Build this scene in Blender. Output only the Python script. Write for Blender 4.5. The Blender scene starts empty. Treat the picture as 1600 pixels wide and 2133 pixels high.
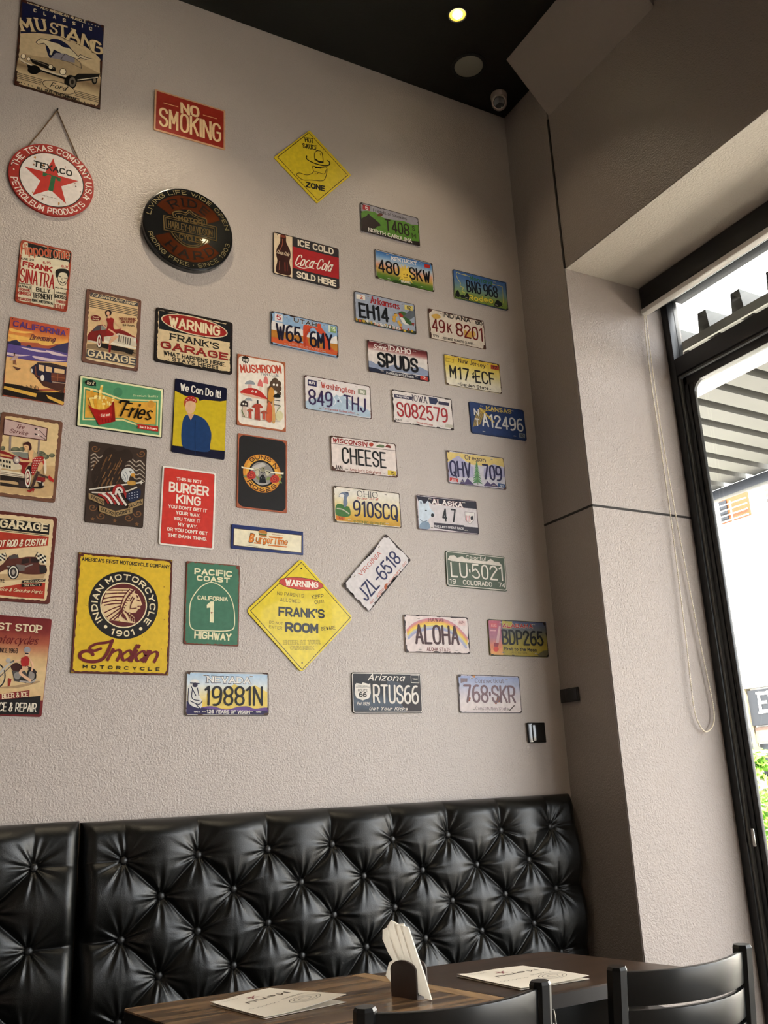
import bpy, bmesh, math, random
import numpy as np
from mathutils import Vector, Matrix, Euler

SC = bpy.context.scene
COL = SC.collection
R = math.radians

# ------------------------------------------------------------------ camera
F_PX = 1866.918
CAM_LOC = (-0.80791715, -3.08546804, 1.25)
CAM_ROT = (R(106.64652108), R(2.49069514), R(-27.79374868))
cam = bpy.data.cameras.new('camera')
cam_o = bpy.data.objects.new('camera', cam)
COL.objects.link(cam_o)
cam_o.location = CAM_LOC
cam_o.rotation_euler = CAM_ROT
cam.sensor_fit = 'AUTO'
cam.sensor_width = 36
cam.lens = F_PX / 2133 * 36
cam.clip_start = 0.05
SC.camera = cam_o

# ------------------------------------------------------------------ world, sun, daylight, exposure
SC.view_settings.view_transform = 'Standard'
SC.view_settings.look = 'None'
SC.view_settings.gamma = 1
SC.view_settings.use_curve_mapping = False
SC.view_settings.exposure = 1.32
world = bpy.data.worlds.new('sky')
SC.world = world
world.use_nodes = True
_bg = world.node_tree.nodes['Background']
_bg.inputs[0].default_value = (0.93, 0.97, 1.0, 1)
_bg.inputs[1].default_value = 3.6
sun = bpy.data.lights.new('sun', 'SUN')
sun.energy = 13.0
sun.angle = R(1.5)
sun.color = (1.0, 0.95, 0.88)
sun_o = bpy.data.objects.new('sun', sun)
COL.objects.link(sun_o)
sun_o.location = (0, 0, 12)
sun_o.rotation_euler = Vector((0.50, 0.30, -0.80)).to_track_quat('-Z', 'Y').to_euler()
LAMP_WARM = (1.0, 0.84, 0.60)
LAMP_W = 6.0

def portal(loc, direction, sx, sy):
    l = bpy.data.lights.new('window_portal', 'AREA')
    l.shape = 'RECTANGLE'; l.size = sx; l.size_y = sy
    l.cycles.is_portal = True
    o = bpy.data.objects.new('window_portal', l)
    COL.objects.link(o)
    o.location = loc
    o.rotation_euler = Vector(direction).to_track_quat('-Z', 'Y').to_euler()

# ------------------------------------------------------------------ room dimensions (metres, floor at 0)
XR = 1.69        # inner face of the window wall
XW = 2.28        # plane of the window
YP = -0.322      # near side of the corner pier, where the window opening starts
ZC = 4.53        # ceiling
ZH = 3.455       # head of the window opening
YF = -6.2        # front wall
XL = -4.2        # left wall

# ------------------------------------------------------------------ pixel -> point (800,1066.5 is the optical centre)
_R = Euler(CAM_ROT, 'XYZ').to_matrix()
def at(x, y, axis, val):
    d = _R @ Vector(((x - 800) / F_PX, -(y - 1066.5) / F_PX, -1))
    t = (val - CAM_LOC[axis]) / d[axis]
    return Vector(CAM_LOC) + d * t

# ------------------------------------------------------------------ colours and materials
def lin(h):
    if not isinstance(h, str): return tuple(h)
    h = h.lstrip('#')
    if len(h) == 3: h = ''.join(c * 2 for c in h)
    o = []
    for i in (0, 2, 4):
        c = int(h[i:i + 2], 16) / 255
        o.append(c / 12.92 if c <= 0.04045 else ((c + 0.055) / 1.055) ** 2.4)
    return tuple(o)

MATS = {}
def mat(name, col='#808080', rough=0.5, metal=0.0, spec=0.5, noise=None, bump=None, emit=None, coat=0.0):
    """noise=(scale, amount) varies the colour a little; bump=(scale, distance, detail)."""
    if name in MATS: return MATS[name]
    m = bpy.data.materials.new(name); MATS[name] = m
    m.use_nodes = True
    nt = m.node_tree; N = nt.nodes; L = nt.links
    b = N['Principled BSDF']
    c = lin(col) + (1,)
    b.inputs['Base Color'].default_value = c
    b.inputs['Roughness'].default_value = rough
    b.inputs['Metallic'].default_value = metal
    b.inputs['Specular IOR Level'].default_value = spec
    b.inputs['Coat Weight'].default_value = coat
    m.diffuse_color = c
    tc = N.new('ShaderNodeTexCoord')
    if noise:
        n = N.new('ShaderNodeTexNoise'); n.inputs['Scale'].default_value = noise[0]; n.inputs['Detail'].default_value = 4
        L.new(tc.outputs['Object'], n.inputs['Vector'])
        mx = N.new('ShaderNodeMix'); mx.data_type = 'RGBA'
        k = noise[1]
        mx.inputs['A'].default_value = tuple(v * (1 - k) for v in c[:3]) + (1,)
        mx.inputs['B'].default_value = tuple(min(1, v * (1 + k)) for v in c[:3]) + (1,)
        L.new(n.outputs['Fac'], mx.inputs['Factor']); L.new(mx.outputs['Result'], b.inputs['Base Color'])
    if bump:
        n = N.new('ShaderNodeTexNoise'); n.inputs['Scale'].default_value = bump[0]; n.inputs['Detail'].default_value = bump[2]
        n.inputs['Distortion'].default_value = 0.6
        L.new(tc.outputs['Object'], n.inputs['Vector'])
        bp = N.new('ShaderNodeBump'); bp.inputs['Distance'].default_value = bump[1]; bp.inputs['Strength'].default_value = 1.0
        L.new(n.outputs['Fac'], bp.inputs['Height']); L.new(bp.outputs['Normal'], b.inputs['Normal'])
    if emit:
        b.inputs['Emission Color'].default_value = lin(emit[0]) + (1,)
        b.inputs['Emission Strength'].default_value = emit[1]
    return m

def mat_print(name, rough, metal=0.0, coat=0.0):
    """Printed tin: the ink colour is a colour attribute, with fine scuffs in colour and gloss."""
    if name in MATS: return MATS[name]
    m = bpy.data.materials.new(name); MATS[name] = m
    m.use_nodes = True
    nt = m.node_tree; N = nt.nodes; L = nt.links
    b = N['Principled BSDF']
    a = N.new('ShaderNodeAttribute'); a.attribute_name = 'Ink'
    tc = N.new('ShaderNodeTexCoord')
    n = N.new('ShaderNodeTexNoise'); n.inputs['Scale'].default_value = 60; n.inputs['Detail'].default_value = 5
    L.new(tc.outputs['Object'], n.inputs['Vector'])
    mr = N.new('ShaderNodeMapRange'); mr.inputs['From Min'].default_value = 0.3; mr.inputs['From Max'].default_value = 0.75
    mr.inputs['To Min'].default_value = 0.86; mr.inputs['To Max'].default_value = 1.05
    L.new(n.outputs['Fac'], mr.inputs['Value'])
    mx = N.new('ShaderNodeMix'); mx.data_type = 'RGBA'; mx.blend_type = 'MULTIPLY'; mx.inputs['Factor'].default_value = 1
    L.new(a.outputs['Color'], mx.inputs['A']); L.new(mr.outputs['Result'], mx.inputs['B'])
    L.new(mx.outputs['Result'], b.inputs['Base Color'])
    b.inputs['Roughness'].default_value = rough; b.inputs['Metallic'].default_value = metal
    b.inputs['Coat Weight'].default_value = coat; b.inputs['Specular IOR Level'].default_value = 0.28
    return m

def plaster(name, col, scale, dist, rough=0.5, spec=0.4):
    """Orange-peel paint: two noises as relief, a slow one as faint unevenness of the paint."""
    m = bpy.data.materials.new(name); MATS[name] = m
    m.use_nodes = True
    nt = m.node_tree; N = nt.nodes; L = nt.links
    b = N['Principled BSDF']
    tc = N.new('ShaderNodeTexCoord')
    def nz(s, d, dis):
        n = N.new('ShaderNodeTexNoise'); n.inputs['Scale'].default_value = s; n.inputs['Detail'].default_value = d
        n.inputs['Distortion'].default_value = dis
        L.new(tc.outputs['Object'], n.inputs['Vector']); return n
    n1 = nz(scale, 2.0, 0.5); n2 = nz(scale * 0.33, 2.0, 0.4)
    cr = N.new('ShaderNodeValToRGB'); cr.color_ramp.elements[0].position = 0.28; cr.color_ramp.elements[1].position = 0.72
    L.new(n1.outputs['Fac'], cr.inputs['Fac'])
    ad = N.new('ShaderNodeMath'); ad.operation = 'MULTIPLY_ADD'; ad.inputs[1].default_value = 0.5
    L.new(n2.outputs['Fac'], ad.inputs[0]); L.new(cr.outputs['Color'], ad.inputs[2])
    bp = N.new('ShaderNodeBump'); bp.inputs['Distance'].default_value = dist; bp.inputs['Strength'].default_value = 1.0
    L.new(ad.outputs['Value'], bp.inputs['Height']); L.new(bp.outputs['Normal'], b.inputs['Normal'])
    n3 = nz(1.7, 4, 0)
    mx = N.new('ShaderNodeMix'); mx.data_type = 'RGBA'; c = lin(col)
    mx.inputs['A'].default_value = tuple(v * 0.94 for v in c) + (1,); mx.inputs['B'].default_value = tuple(v * 1.05 for v in c) + (1,)
    L.new(n3.outputs['Fac'], mx.inputs['Factor']); L.new(mx.outputs['Result'], b.inputs['Base Color'])
    b.inputs['Roughness'].default_value = rough; b.inputs['Specular IOR Level'].default_value = spec
    return m

def glass(name, tint=(1, 1, 1)):
    m = bpy.data.materials.new(name); MATS[name] = m
    m.use_nodes = True
    nt = m.node_tree; N = nt.nodes; L = nt.links
    N.remove(N['Principled BSDF'])
    t = N.new('ShaderNodeBsdfTransparent'); t.inputs[0].default_value = tuple(tint) + (1,)
    g = N.new('ShaderNodeBsdfGlossy'); g.inputs['Roughness'].default_value = 0.02
    f = N.new('ShaderNodeFresnel'); f.inputs['IOR'].default_value = 1.5
    mx = N.new('ShaderNodeMixShader')
    ge = N.new('ShaderNodeNewGeometry'); inv = N.new('ShaderNodeMath'); inv.operation = 'SUBTRACT'; inv.inputs[0].default_value = 1
    L.new(ge.outputs['Backfacing'], inv.inputs[1])
    ml = N.new('ShaderNodeMath'); ml.operation = 'MULTIPLY'
    L.new(f.outputs[0], ml.inputs[0]); L.new(inv.outputs[0], ml.inputs[1])
    L.new(ml.outputs[0], mx.inputs[0]); L.new(t.outputs[0], mx.inputs[1]); L.new(g.outputs[0], mx.inputs[2])
    L.new(mx.outputs[0], N['Material Output'].inputs['Surface'])
    return m

def paper_tissue(name, col):
    m = mat(name, col, 0.85, noise=(40, 0.04), bump=(120, 0.0005, 3))
    nt = m.node_tree; N = nt.nodes; L = nt.links
    t = N.new('ShaderNodeBsdfTranslucent'); t.inputs[0].default_value = lin(col) + (1,)
    mx = N.new('ShaderNodeMixShader'); mx.inputs[0].default_value = 0.5
    L.new(N['Principled BSDF'].outputs[0], mx.inputs[1]); L.new(t.outputs[0], mx.inputs[2]); L.new(mx.outputs[0], N['Material Output'].inputs['Surface'])
    return m

def wood(name, dark, light, rough=0.35, scale=1.0, axis='X'):
    m = bpy.data.materials.new(name); MATS[name] = m
    m.use_nodes = True
    nt = m.node_tree; N = nt.nodes; L = nt.links
    b = N['Principled BSDF']
    tc = N.new('ShaderNodeTexCoord')
    mp = N.new('ShaderNodeMapping')
    mp.inputs['Scale'].default_value = (1.2 * scale, 14 * scale, 14 * scale) if axis == 'X' else (14 * scale, 1.2 * scale, 14 * scale)
    L.new(tc.outputs['Object'], mp.inputs['Vector'])
    n = N.new('ShaderNodeTexNoise'); n.inputs['Scale'].default_value = 1.6; n.inputs['Detail'].default_value = 6; n.inputs['Distortion'].default_value = 0.8
    L.new(mp.outputs['Vector'], n.inputs['Vector'])
    cr = N.new('ShaderNodeValToRGB')
    cr.color_ramp.elements[0].position = 0.35; cr.color_ramp.elements[0].color = lin(dark) + (1,)
    cr.color_ramp.elements[1].position = 0.66; cr.color_ramp.elements[1].color = lin(light) + (1,)
    L.new(n.outputs['Fac'], cr.inputs['Fac'])
    # boards: each its own tone
    n2 = N.new('ShaderNodeTexNoise'); n2.noise_dimensions = '1D'; n2.inputs['Scale'].default_value = 1.0
    sp = N.new('ShaderNodeSeparateXYZ'); L.new(tc.outputs['Object'], sp.inputs[0])
    fl = N.new('ShaderNodeMath'); fl.operation = 'SNAP'; fl.inputs[1].default_value = 0.09
    L.new(sp.outputs['Y' if axis == 'X' else 'X'], fl.inputs[0])
    ml = N.new('ShaderNodeMath'); ml.operation = 'MULTIPLY'; ml.inputs[1].default_value = 37.0
    L.new(fl.outputs[0], ml.inputs[0]); L.new(ml.outputs[0], n2.inputs['W'])
    mr = N.new('ShaderNodeMapRange'); mr.inputs['To Min'].default_value = 0.75; mr.inputs['To Max'].default_value = 1.25
    L.new(n2.outputs['Fac'], mr.inputs['Value'])
    mx = N.new('ShaderNodeMix'); mx.data_type = 'RGBA'; mx.blend_type = 'MULTIPLY'; mx.inputs['Factor'].default_value = 1
    L.new(cr.outputs['Color'], mx.inputs['A']); L.new(mr.outputs['Result'], mx.inputs['B'])
    L.new(mx.outputs['Result'], b.inputs['Base Color'])
    b.inputs['Roughness'].default_value = rough
    return m

# ------------------------------------------------------------------ mesh helpers
def link_mesh(name, me, parent=None, material=None, loc=None, rot=None):
    o = bpy.data.objects.new(name, me); COL.objects.link(o)
    if material is not None: me.materials.append(material)
    if parent is not None: o.parent = parent
    if loc is not None: o.location = loc
    if rot is not None: o.rotation_euler = rot
    return o

def obj(name, bm, material, parent=None, smooth=None, loc=None, rot=None):
    me = bpy.data.meshes.new(name)
    bmesh.ops.recalc_face_normals(bm, faces=bm.faces[:])
    bm.to_mesh(me); bm.free()
    if smooth is not None:
        for p in me.polygons: p.use_smooth = True
        if smooth < 180: me.set_sharp_from_angle(angle=R(smooth))
    return link_mesh(name, me, parent, material, loc, rot)

def thing(name, label, cat, loc=(0, 0, 0), rot=(0, 0, 0), group=None):
    o = bpy.data.objects.new(name, None); COL.objects.link(o)
    o.empty_display_size = 0.05
    o.location = loc; o.rotation_euler = rot
    return tag(o, label, cat, group)

def tag(o, label, cat, group=None):
    o['label'] = label; o['category'] = cat
    if group: o['group'] = group
    return o

def struct(o):
    o['kind'] = 'structure'; return o

def bm_box(bm, lo, hi, bevel=0.0, seg=2):
    r = bmesh.ops.create_cube(bm, size=1)
    vs = r['verts']
    for v in vs:
        v.co = Vector([lo[i] + (v.co[i] + 0.5) * (hi[i] - lo[i]) for i in range(3)])
    if bevel:
        es = list({e for v in vs for e in v.link_edges})
        bmesh.ops.bevel(bm, geom=es, offset=bevel, segments=seg, affect='EDGES', profile=0.5)
    return bm

def box(name, lo, hi, material, parent=None, bevel=0.0, seg=2):
    bm = bmesh.new(); bm_box(bm, lo, hi, bevel, seg)
    return obj(name, bm, material, parent, smooth=40 if bevel else None)

def bm_prism(bm, pts, a, b, axis=2, bevel=0.0):
    """Polygon pts (2-D) extruded along an axis from a to b."""
    def P(p, h):
        q = [p[0], p[1]]; q.insert(axis, h); return q
    lo = [bm.verts.new(P(p, a)) for p in pts]
    hi = [bm.verts.new(P(p, b)) for p in pts]
    n = len(pts)
    fs = [bm.faces.new(lo[::-1]), bm.faces.new(hi)]
    for i in range(n): fs.append(bm.faces.new((lo[i], lo[(i + 1) % n], hi[(i + 1) % n], hi[i])))
    if bevel:
        es = list({e for f in fs[:2] for e in f.edges})
        bmesh.ops.bevel(bm, geom=es, offset=bevel, segments=2, affect='EDGES', profile=0.5)

def bm_tube(bm, pts, r, n=10, caps=True, closed=False):
    pts = [Vector(p) for p in pts]
    rings = []; N = len(pts); up = None
    for i, p in enumerate(pts):
        if closed: d = pts[(i + 1) % N] - pts[i - 1]
        else: d = pts[min(i + 1, N - 1)] - pts[max(i - 1, 0)]
        d.normalize()
        if up is None: up = d.orthogonal().normalized()
        up = (up - d * up.dot(d))
        up = up.normalized() if up.length > 1e-6 else d.orthogonal().normalized()
        s = d.cross(up)
        rr = r[i] if isinstance(r, (list, tuple)) else r
        rings.append([bm.verts.new(p + (up * math.cos(t) + s * math.sin(t)) * rr) for t in [2 * math.pi * k / n for k in range(n)]])
    M = N if closed else N - 1
    for i in range(M):
        a = rings[i]; b = rings[(i + 1) % N]
        for k in range(n): bm.faces.new((a[k], a[(k + 1) % n], b[(k + 1) % n], b[k]))
    if caps and not closed:
        bm.faces.new(rings[0][::-1]); bm.faces.new(rings[-1])

def bm_lathe(bm, prof, n=32, M=None):
    """prof: list of (r, h) revolved about local z."""
    rings = []
    for r, h in prof:
        if r < 1e-6: rings.append([bm.verts.new((0, 0, h))])
        else: rings.append([bm.verts.new((r * math.cos(2 * math.pi * k / n), r * math.sin(2 * math.pi * k / n), h)) for k in range(n)])
    vs = [v for g in rings for v in g]
    for a, b in zip(rings, rings[1:]):
        for k in range(n):
            k2 = (k + 1) % n
            if len(a) == 1 and len(b) == 1: continue
            if len(a) == 1: bm.faces.new((a[0], b[k2], b[k]))
            elif len(b) == 1: bm.faces.new((a[k], a[k2], b[0]))
            else: bm.faces.new((a[k], a[k2], b[k2], b[k]))
    if M is not None:
        for v in vs: v.co = M @ v.co

def lathe(name, prof, material, parent=None, n=32, M=None, smooth=40):
    bm = bmesh.new(); bm_lathe(bm, prof, n, M)
    return obj(name, bm, material, parent, smooth=smooth)

def tube(name, pts, r, material, parent=None, n=10, closed=False):
    bm = bmesh.new(); bm_tube(bm, pts, r, n, True, closed)
    return obj(name, bm, material, parent, smooth=50)

def catmull(pts, closed=False, sub=5):
    n = len(pts)
    if n < 3: return [tuple(p) for p in pts]
    out = []
    m = n if closed else n - 1
    for i in range(m):
        if closed: p = [pts[(i + k - 1) % n] for k in range(4)]
        else: p = [pts[min(max(i + k - 1, 0), n - 1)] for k in range(4)]
        for s in range(sub):
            t = s / sub
            out.append(tuple(0.5 * (2 * p[1][a] + (p[2][a] - p[0][a]) * t + (2 * p[0][a] - 5 * p[1][a] + 4 * p[2][a] - p[3][a]) * t * t
                             + (3 * p[1][a] - p[0][a] - 3 * p[2][a] + p[3][a]) * t ** 3) for a in range(len(p[1]))))
    if not closed: out.append(tuple(pts[-1]))
    return out

def dup(root, label=None, loc=None, rot=None, group=None):
    """A copy of a thing with copies of its parts and sub-parts."""
    r = root.copy(); COL.objects.link(r)
    if loc is not None: r.location = loc
    if rot is not None: r.rotation_euler = rot
    if label: r['label'] = label
    if group: r['group'] = group
    for ch in list(root.children):
        c = ch.copy(); COL.objects.link(c); c.parent = r
        for g in list(ch.children):
            d = g.copy(); COL.objects.link(d); d.parent = c
    return r
# ================================================================== THE ROOM
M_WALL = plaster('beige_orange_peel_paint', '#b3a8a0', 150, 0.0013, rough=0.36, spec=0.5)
M_WALL2 = plaster('shade_darkened_orange_peel_paint', '#8d837d', 150, 0.0011, rough=0.30, spec=0.5)  # window-wall paint darkened: some shade of pier and beam is in the colour
M_REVEAL = plaster('beige_rough_paint', '#a59a93', 125, 0.0017, rough=0.5, spec=0.4)
M_CEIL = mat('black_ceiling_paint', '#14140f', 0.45, spec=0.35, noise=(3, 0.15), bump=(60, 0.0006, 2))
M_FLOOR = mat('grey_floor_tile', '#6e655c', 0.35, noise=(5, 0.12))
M_GROOVE = mat('dark_joint', '#241f1c', 0.8)
M_BLACK_AL = mat('black_powder_coated_aluminium', '#0d0f12', 0.38, spec=0.5, noise=(40, 0.1))
M_GREY_AL = mat('worn_grey_aluminium_track', '#6b6a67', 0.4, metal=0.6, noise=(60, 0.2))
M_WHITE_AL = mat('white_painted_aluminium', '#d8d4ce', 0.35)
M_GLASS = glass('clear_window_glass')

struct(box('wall_back', (XL, 0, 0), (XW + 0.13, 0.2, ZC + 0.1), M_WALL))
struct(box('floor', (XL, YF, -0.1), (XW + 0.13, 0.0, 0.0), M_FLOOR))
struct(box('ceiling', (XL - 0.2, YF - 0.2, ZC), (XW + 0.13, 0.2, ZC + 0.25), M_CEIL))
struct(box('wall_left', (XL - 0.2, YF, 0), (XL, 0.2, ZC), M_WALL))
# window wall: corner pier, beam over the opening, far pier
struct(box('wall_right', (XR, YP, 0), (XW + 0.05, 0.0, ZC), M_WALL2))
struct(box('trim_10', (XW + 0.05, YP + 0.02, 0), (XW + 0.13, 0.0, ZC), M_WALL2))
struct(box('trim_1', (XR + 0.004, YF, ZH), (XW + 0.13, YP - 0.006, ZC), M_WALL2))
# painted lining of the opening, a rougher coat
struct(box('trim_2', (XR + 0.003, YP - 0.004, 0.0), (XW + 0.005, YP - 0.0005, ZH - 0.002), M_REVEAL))
struct(box('trim_3', (XR + 0.006, YF, ZH - 0.004), (XW + 0.10, YP - 0.005, ZH - 0.0005), plaster('light_lifted_soffit_paint', '#c6bdb0', 125, 0.0015, rough=0.5, spec=0.4)))  # soffit colour lightened beyond the reveal's so it reads as brightly lit
# expansion joints: upright one between pier and beam, level one across pier and reveal
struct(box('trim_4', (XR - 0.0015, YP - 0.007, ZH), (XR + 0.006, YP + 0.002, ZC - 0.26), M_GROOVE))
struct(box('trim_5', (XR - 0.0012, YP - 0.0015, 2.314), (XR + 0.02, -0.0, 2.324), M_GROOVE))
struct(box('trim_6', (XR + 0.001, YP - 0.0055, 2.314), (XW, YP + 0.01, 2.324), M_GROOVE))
# slanted boxing between ceiling and beam
bm = bmesh.new()
bm_prism(bm, [(XR + 0.006, ZC - 0.245), (XR + 0.006, ZC), (XR - 0.222, ZC)], -1.04, -0.333, axis=1)
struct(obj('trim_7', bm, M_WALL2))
struct(box('wall_front', (XL, YF - 0.2, 0), (XW + 0.13, YF, ZC), M_WALL))
portal((XW + 0.12, -3.2, 1.7), (-1, 0, 0), 5.7, 3.4)

# ---- window_1: black aluminium frame, transom, fixed light above and sliding sash below
W1 = thing('window_1', '', '')
del W1['label'], W1['category']; struct(W1)
YE = -5.6
def frame_bar(name, lo, hi, material=M_BLACK_AL, bev=0.003):
    return box(name, lo, hi, material, W1, bev)
ZT0, ZT1 = 2.955, 3.085          # transom
frame_bar('frame', (XW - 0.02, YP - 0.045, 0), (XW + 0.05, YP - 0.005, ZH - 0.005))
frame_bar('frame', (XW - 0.02, YE, ZH - 0.055), (XW + 0.09, YP - 0.045, ZH - 0.005))
frame_bar('transom', (XW - 0.02, YE, ZT0 + 0.045), (XW + 0.09, YP - 0.045, ZT1))
frame_bar('track', (XW - 0.004, YE, ZT0 + 0.036), (XW + 0.06, YP - 0.045, ZT0 + 0.045), M_GREY_AL, 0)
frame_bar('track', (XW - 0.010, YP - 0.056, 0), (XW + 0.05, YP - 0.045, ZT0 + 0.04), M_GREY_AL, 0)
frame_bar('sash', (XW + 0.0, YP - 0.085, 0.02), (XW + 0.045, YP - 0.060, ZT0 + 0.03))
frame_bar('track', (XW + 0.008, YP - 0.090, 0.02), (XW + 0.03, YP - 0.085, ZT0 + 0.005), M_GREY_AL, 0)
frame_bar('sash', (XW + 0.004, YP - 0.112, 0.02), (XW + 0.022, YP - 0.090, ZT0 - 0.005))
frame_bar('sash', (XW + 0.0, YE, ZT0 - 0.012), (XW + 0.045, YP - 0.060, ZT0 + 0.03))
frame_bar('sash', (XW + 0.0, YE, 0.0), (XW + 0.045, YP - 0.060, 0.09))
# curved gusset in the sash corner
bm = bmesh.new()
g = [(YP - 0.111, ZT0 - 0.011)]
for k in range(9):
    a = math.pi / 2 * k / 8
    g.append((YP - 0.111 - 0.055 + 0.055 * math.cos(a) - 0.0, ZT0 - 0.011 - 0.055 + 0.055 * math.sin(a)))
bm_prism(bm, [g[0]] + g[1:], XW + 0.006, XW + 0.022, axis=0)
obj('gusset', bm, M_BLACK_AL, W1)
for yy in (-2.05, -3.8):
    frame_bar('mullion', (XW - 0.02, yy - 0.03, 0), (XW + 0.09, yy + 0.03, ZH - 0.055))
for a, b in ((YE, -3.83), (-3.77, -2.08), (-2.02, YP - 0.12)):
    frame_bar('pane', (XW + 0.02, a, 0.09), (XW + 0.026, b, ZT0 - 0.012), M_GLASS, 0)
    frame_bar('pane', (XW + 0.02, a, ZT1), (XW + 0.026, min(b, YP - 0.045) if b < -1 else YP - 0.045, ZH - 0.055), M_GLASS, 0)
struct(box('trim_9', (XW, YF, 0), (XW + 0.13, YE, ZH), M_WALL2))
# latch on the sash stile
bm = bmesh.new(); bm_box(bm, (XW - 0.012, YP - 0.082, 0.93), (XW + 0.001, YP - 0.066, 1.0), 0.003)
obj('latch', bm, mat('bright_steel', '#b9b6b0', 0.25, metal=1.0), W1, smooth=40)

# ---- roller blind, rolled up under the head of the window
bl = thing('roller_blind', 'rolled up blind with black cassette and white bottom bar above the window', 'blind', (XW - 0.11, YP - 0.02, ZH - 0.09))
def bl_box(name, lo, hi, m, bev=0.003):
    o = bl.location
    return box(name, [lo[i] - o[i] for i in range(3)], [hi[i] - o[i] for i in range(3)], m, bl, bev)
bl_box('cassette', (XW - 0.155, -4.6, ZH - 0.125), (XW - 0.075, YP - 0.010, ZH - 0.006), M_BLACK_AL, 0.012)
bl_box('bottom_bar', (XW - 0.165, -4.6, ZH - 0.152), (XW - 0.125, YP - 0.016, ZH - 0.126), M_WHITE_AL, 0.006)
bl_box('mounting_rail', (XW - 0.075, -4.6, ZH - 0.03), (XW - 0.055, YP - 0.012, ZH - 0.005), M_WHITE_AL, 0.002)
# beaded pull chain: two strands, wide loop at the foot
cx = XW - 0.172
strand = [at(1342, 640, 1, YP - 0.02), at(1345, 700, 1, YP - 0.02), at(1356, 790, 1, YP - 0.02), at(1372, 900, 1, YP - 0.02), at(1397, 1074, 1, YP - 0.02), at(1413, 1200, 1, YP - 0.02),
          at(1429, 1330, 1, YP - 0.02), at(1440, 1430, 1, YP - 0.02), at(1448, 1485, 1, YP - 0.02), at(1460, 1515, 1, YP - 0.02), at(1473, 1524, 1, YP - 0.02),
          at(1486, 1508, 1, YP - 0.02), at(1487, 1478, 1, YP - 0.02), at(1478, 1430, 1, YP - 0.02), at(1462, 1355, 1, YP - 0.02), at(1447, 1280, 1, YP - 0.02),
          at(1428, 1180, 1, YP - 0.02), at(1408, 1074, 1, YP - 0.02), at(1378, 900, 1, YP - 0.02), at(1358, 760, 1, YP - 0.02), at(1345, 650, 1, YP - 0.02)]
strand = [Vector(p) for p in catmull([tuple(v) for v in strand], sub=10)]
dense = [strand[0]]; acc = 0
for a, b in zip(strand, strand[1:]):
    seg = (b - a).length; acc += seg
    if acc > 0.0085: dense.append(b); acc = 0
bm = bmesh.new()
for a, b in zip(strand, strand[1:]):
    k = max(1, int((b - a).length / 0.0075))
    for s in range(k):
        p = a.lerp(b, s / k)
        bmesh.ops.create_uvsphere(bm, u_segments=6, v_segments=4, radius=0.0034, matrix=Matrix.Translation(p - bl.location))
bm_tube(bm, [p - bl.location for p in strand], 0.0014, 4)
obj('pull_chain', bm, mat('ivory_plastic', '#efe4cf', 0.4), bl, smooth=180)

# ---- ceiling fittings
M_LAMP = mat('lamp_lens', '#fff1c8', 0.4, emit=('#fff0c4', 26.0))
M_CONE = mat('brass_coloured_reflector', '#c79a3e', 0.3, metal=0.7)
M_TRIM = mat('black_lamp_trim', '#0c0b09', 0.5)
def downlight(x, y, label, watts=LAMP_W):
    d = thing('downlight', label, 'ceiling light', (x, y, ZC), group='recessed ceiling lamps')
    lathe('trim_ring', [(0.046, 0.0), (0.046, -0.005), (0.040, -0.006), (0.036, -0.003), (0.036, 0.0)], M_TRIM, d)
    lathe('reflector', [(0.036, -0.002), (0.0345, -0.0035), (0.022, -0.0015), (0.0, -0.0015)], mat('glowing_reflector', '#d9a93c', 0.4, emit=('#e8b334', 1.1)), d)
    lathe('lamp_lens', [(0.0, -0.0105), (0.014, -0.0095), (0.020, -0.006), (0.022, -0.0018)], M_LAMP, d)
    l = bpy.data.lights.new('downlight_beam', 'SPOT'); l.energy = watts; l.color = LAMP_WARM
    l.spot_size = R(96); l.spot_blend = 0.7; l.shadow_soft_size = 0.03
    lo = bpy.data.objects.new('downlight_beam', l); COL.objects.link(lo); lo.parent = d; lo.location = (0, 0, -0.03)
    return d
downlight(1.112, -0.458, 'small lit recessed downlight in the black ceiling, near the round grille')
downlight(-0.09, -0.62, 'recessed downlight in the black ceiling above the row of posters', 20.0)
downlight(0.6, -1.75, 'recessed downlight in the black ceiling above the aisle, mirrored in the domed roundel', 10.0)
downlight(-0.6, -1.75, 'recessed downlight in the black ceiling above the aisle, to the left', 10.0)

sp = thing('ceiling_speaker', 'round grey speaker grille set flush in the black ceiling', 'speaker', (1.325, -0.222, ZC))
lathe('rim', [(0.083, 0.0), (0.083, -0.003), (0.070, -0.006), (0.069, 0.0)], mat('black_speaker_rim', '#0b0b0a', 0.6, bump=(90, 0.003, 3)), sp)
lathe('grille', [(0.0, -0.009), (0.04, -0.0085), (0.064, -0.006), (0.069, -0.002)], mat('grey_perforated_grille', '#8e8b7d', 0.6, bump=(700, 0.002, 0)), sp)

sc = thing('security_camera', 'small white turret security camera hanging in the ceiling corner', 'camera', (1.568, -0.125, ZC))
M_CAMW = mat('off_white_plastic', '#9a8b83', 0.4)
lathe('base', [(0.0, 0.0), (0.040, 0.0), (0.042, -0.012), (0.040, -0.03), (0.034, -0.034), (0.0, -0.034)], M_CAMW, sc)
ax = Vector((-0.55, -0.62, -0.56)).normalized().to_track_quat('Z', 'Y').to_matrix().to_4x4()
Mh = Matrix.Translation((0, 0, -0.048)) @ ax
hd = lathe('eyeball', [(0.0, -0.032), (0.022, -0.026), (0.036, -0.01), (0.039, 0.006), (0.036, 0.024), (0.034, 0.028), (0.030, 0.029), (0.028, 0.024)], M_CAMW, sc, M=Mh)
lathe('lens', [(0.028, 0.024), (0.026, 0.021), (0.014, 0.023), (0.0, 0.024)], mat('black_lens_glass', '#050505', 0.08, coat=1), hd, M=Mh)

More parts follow.
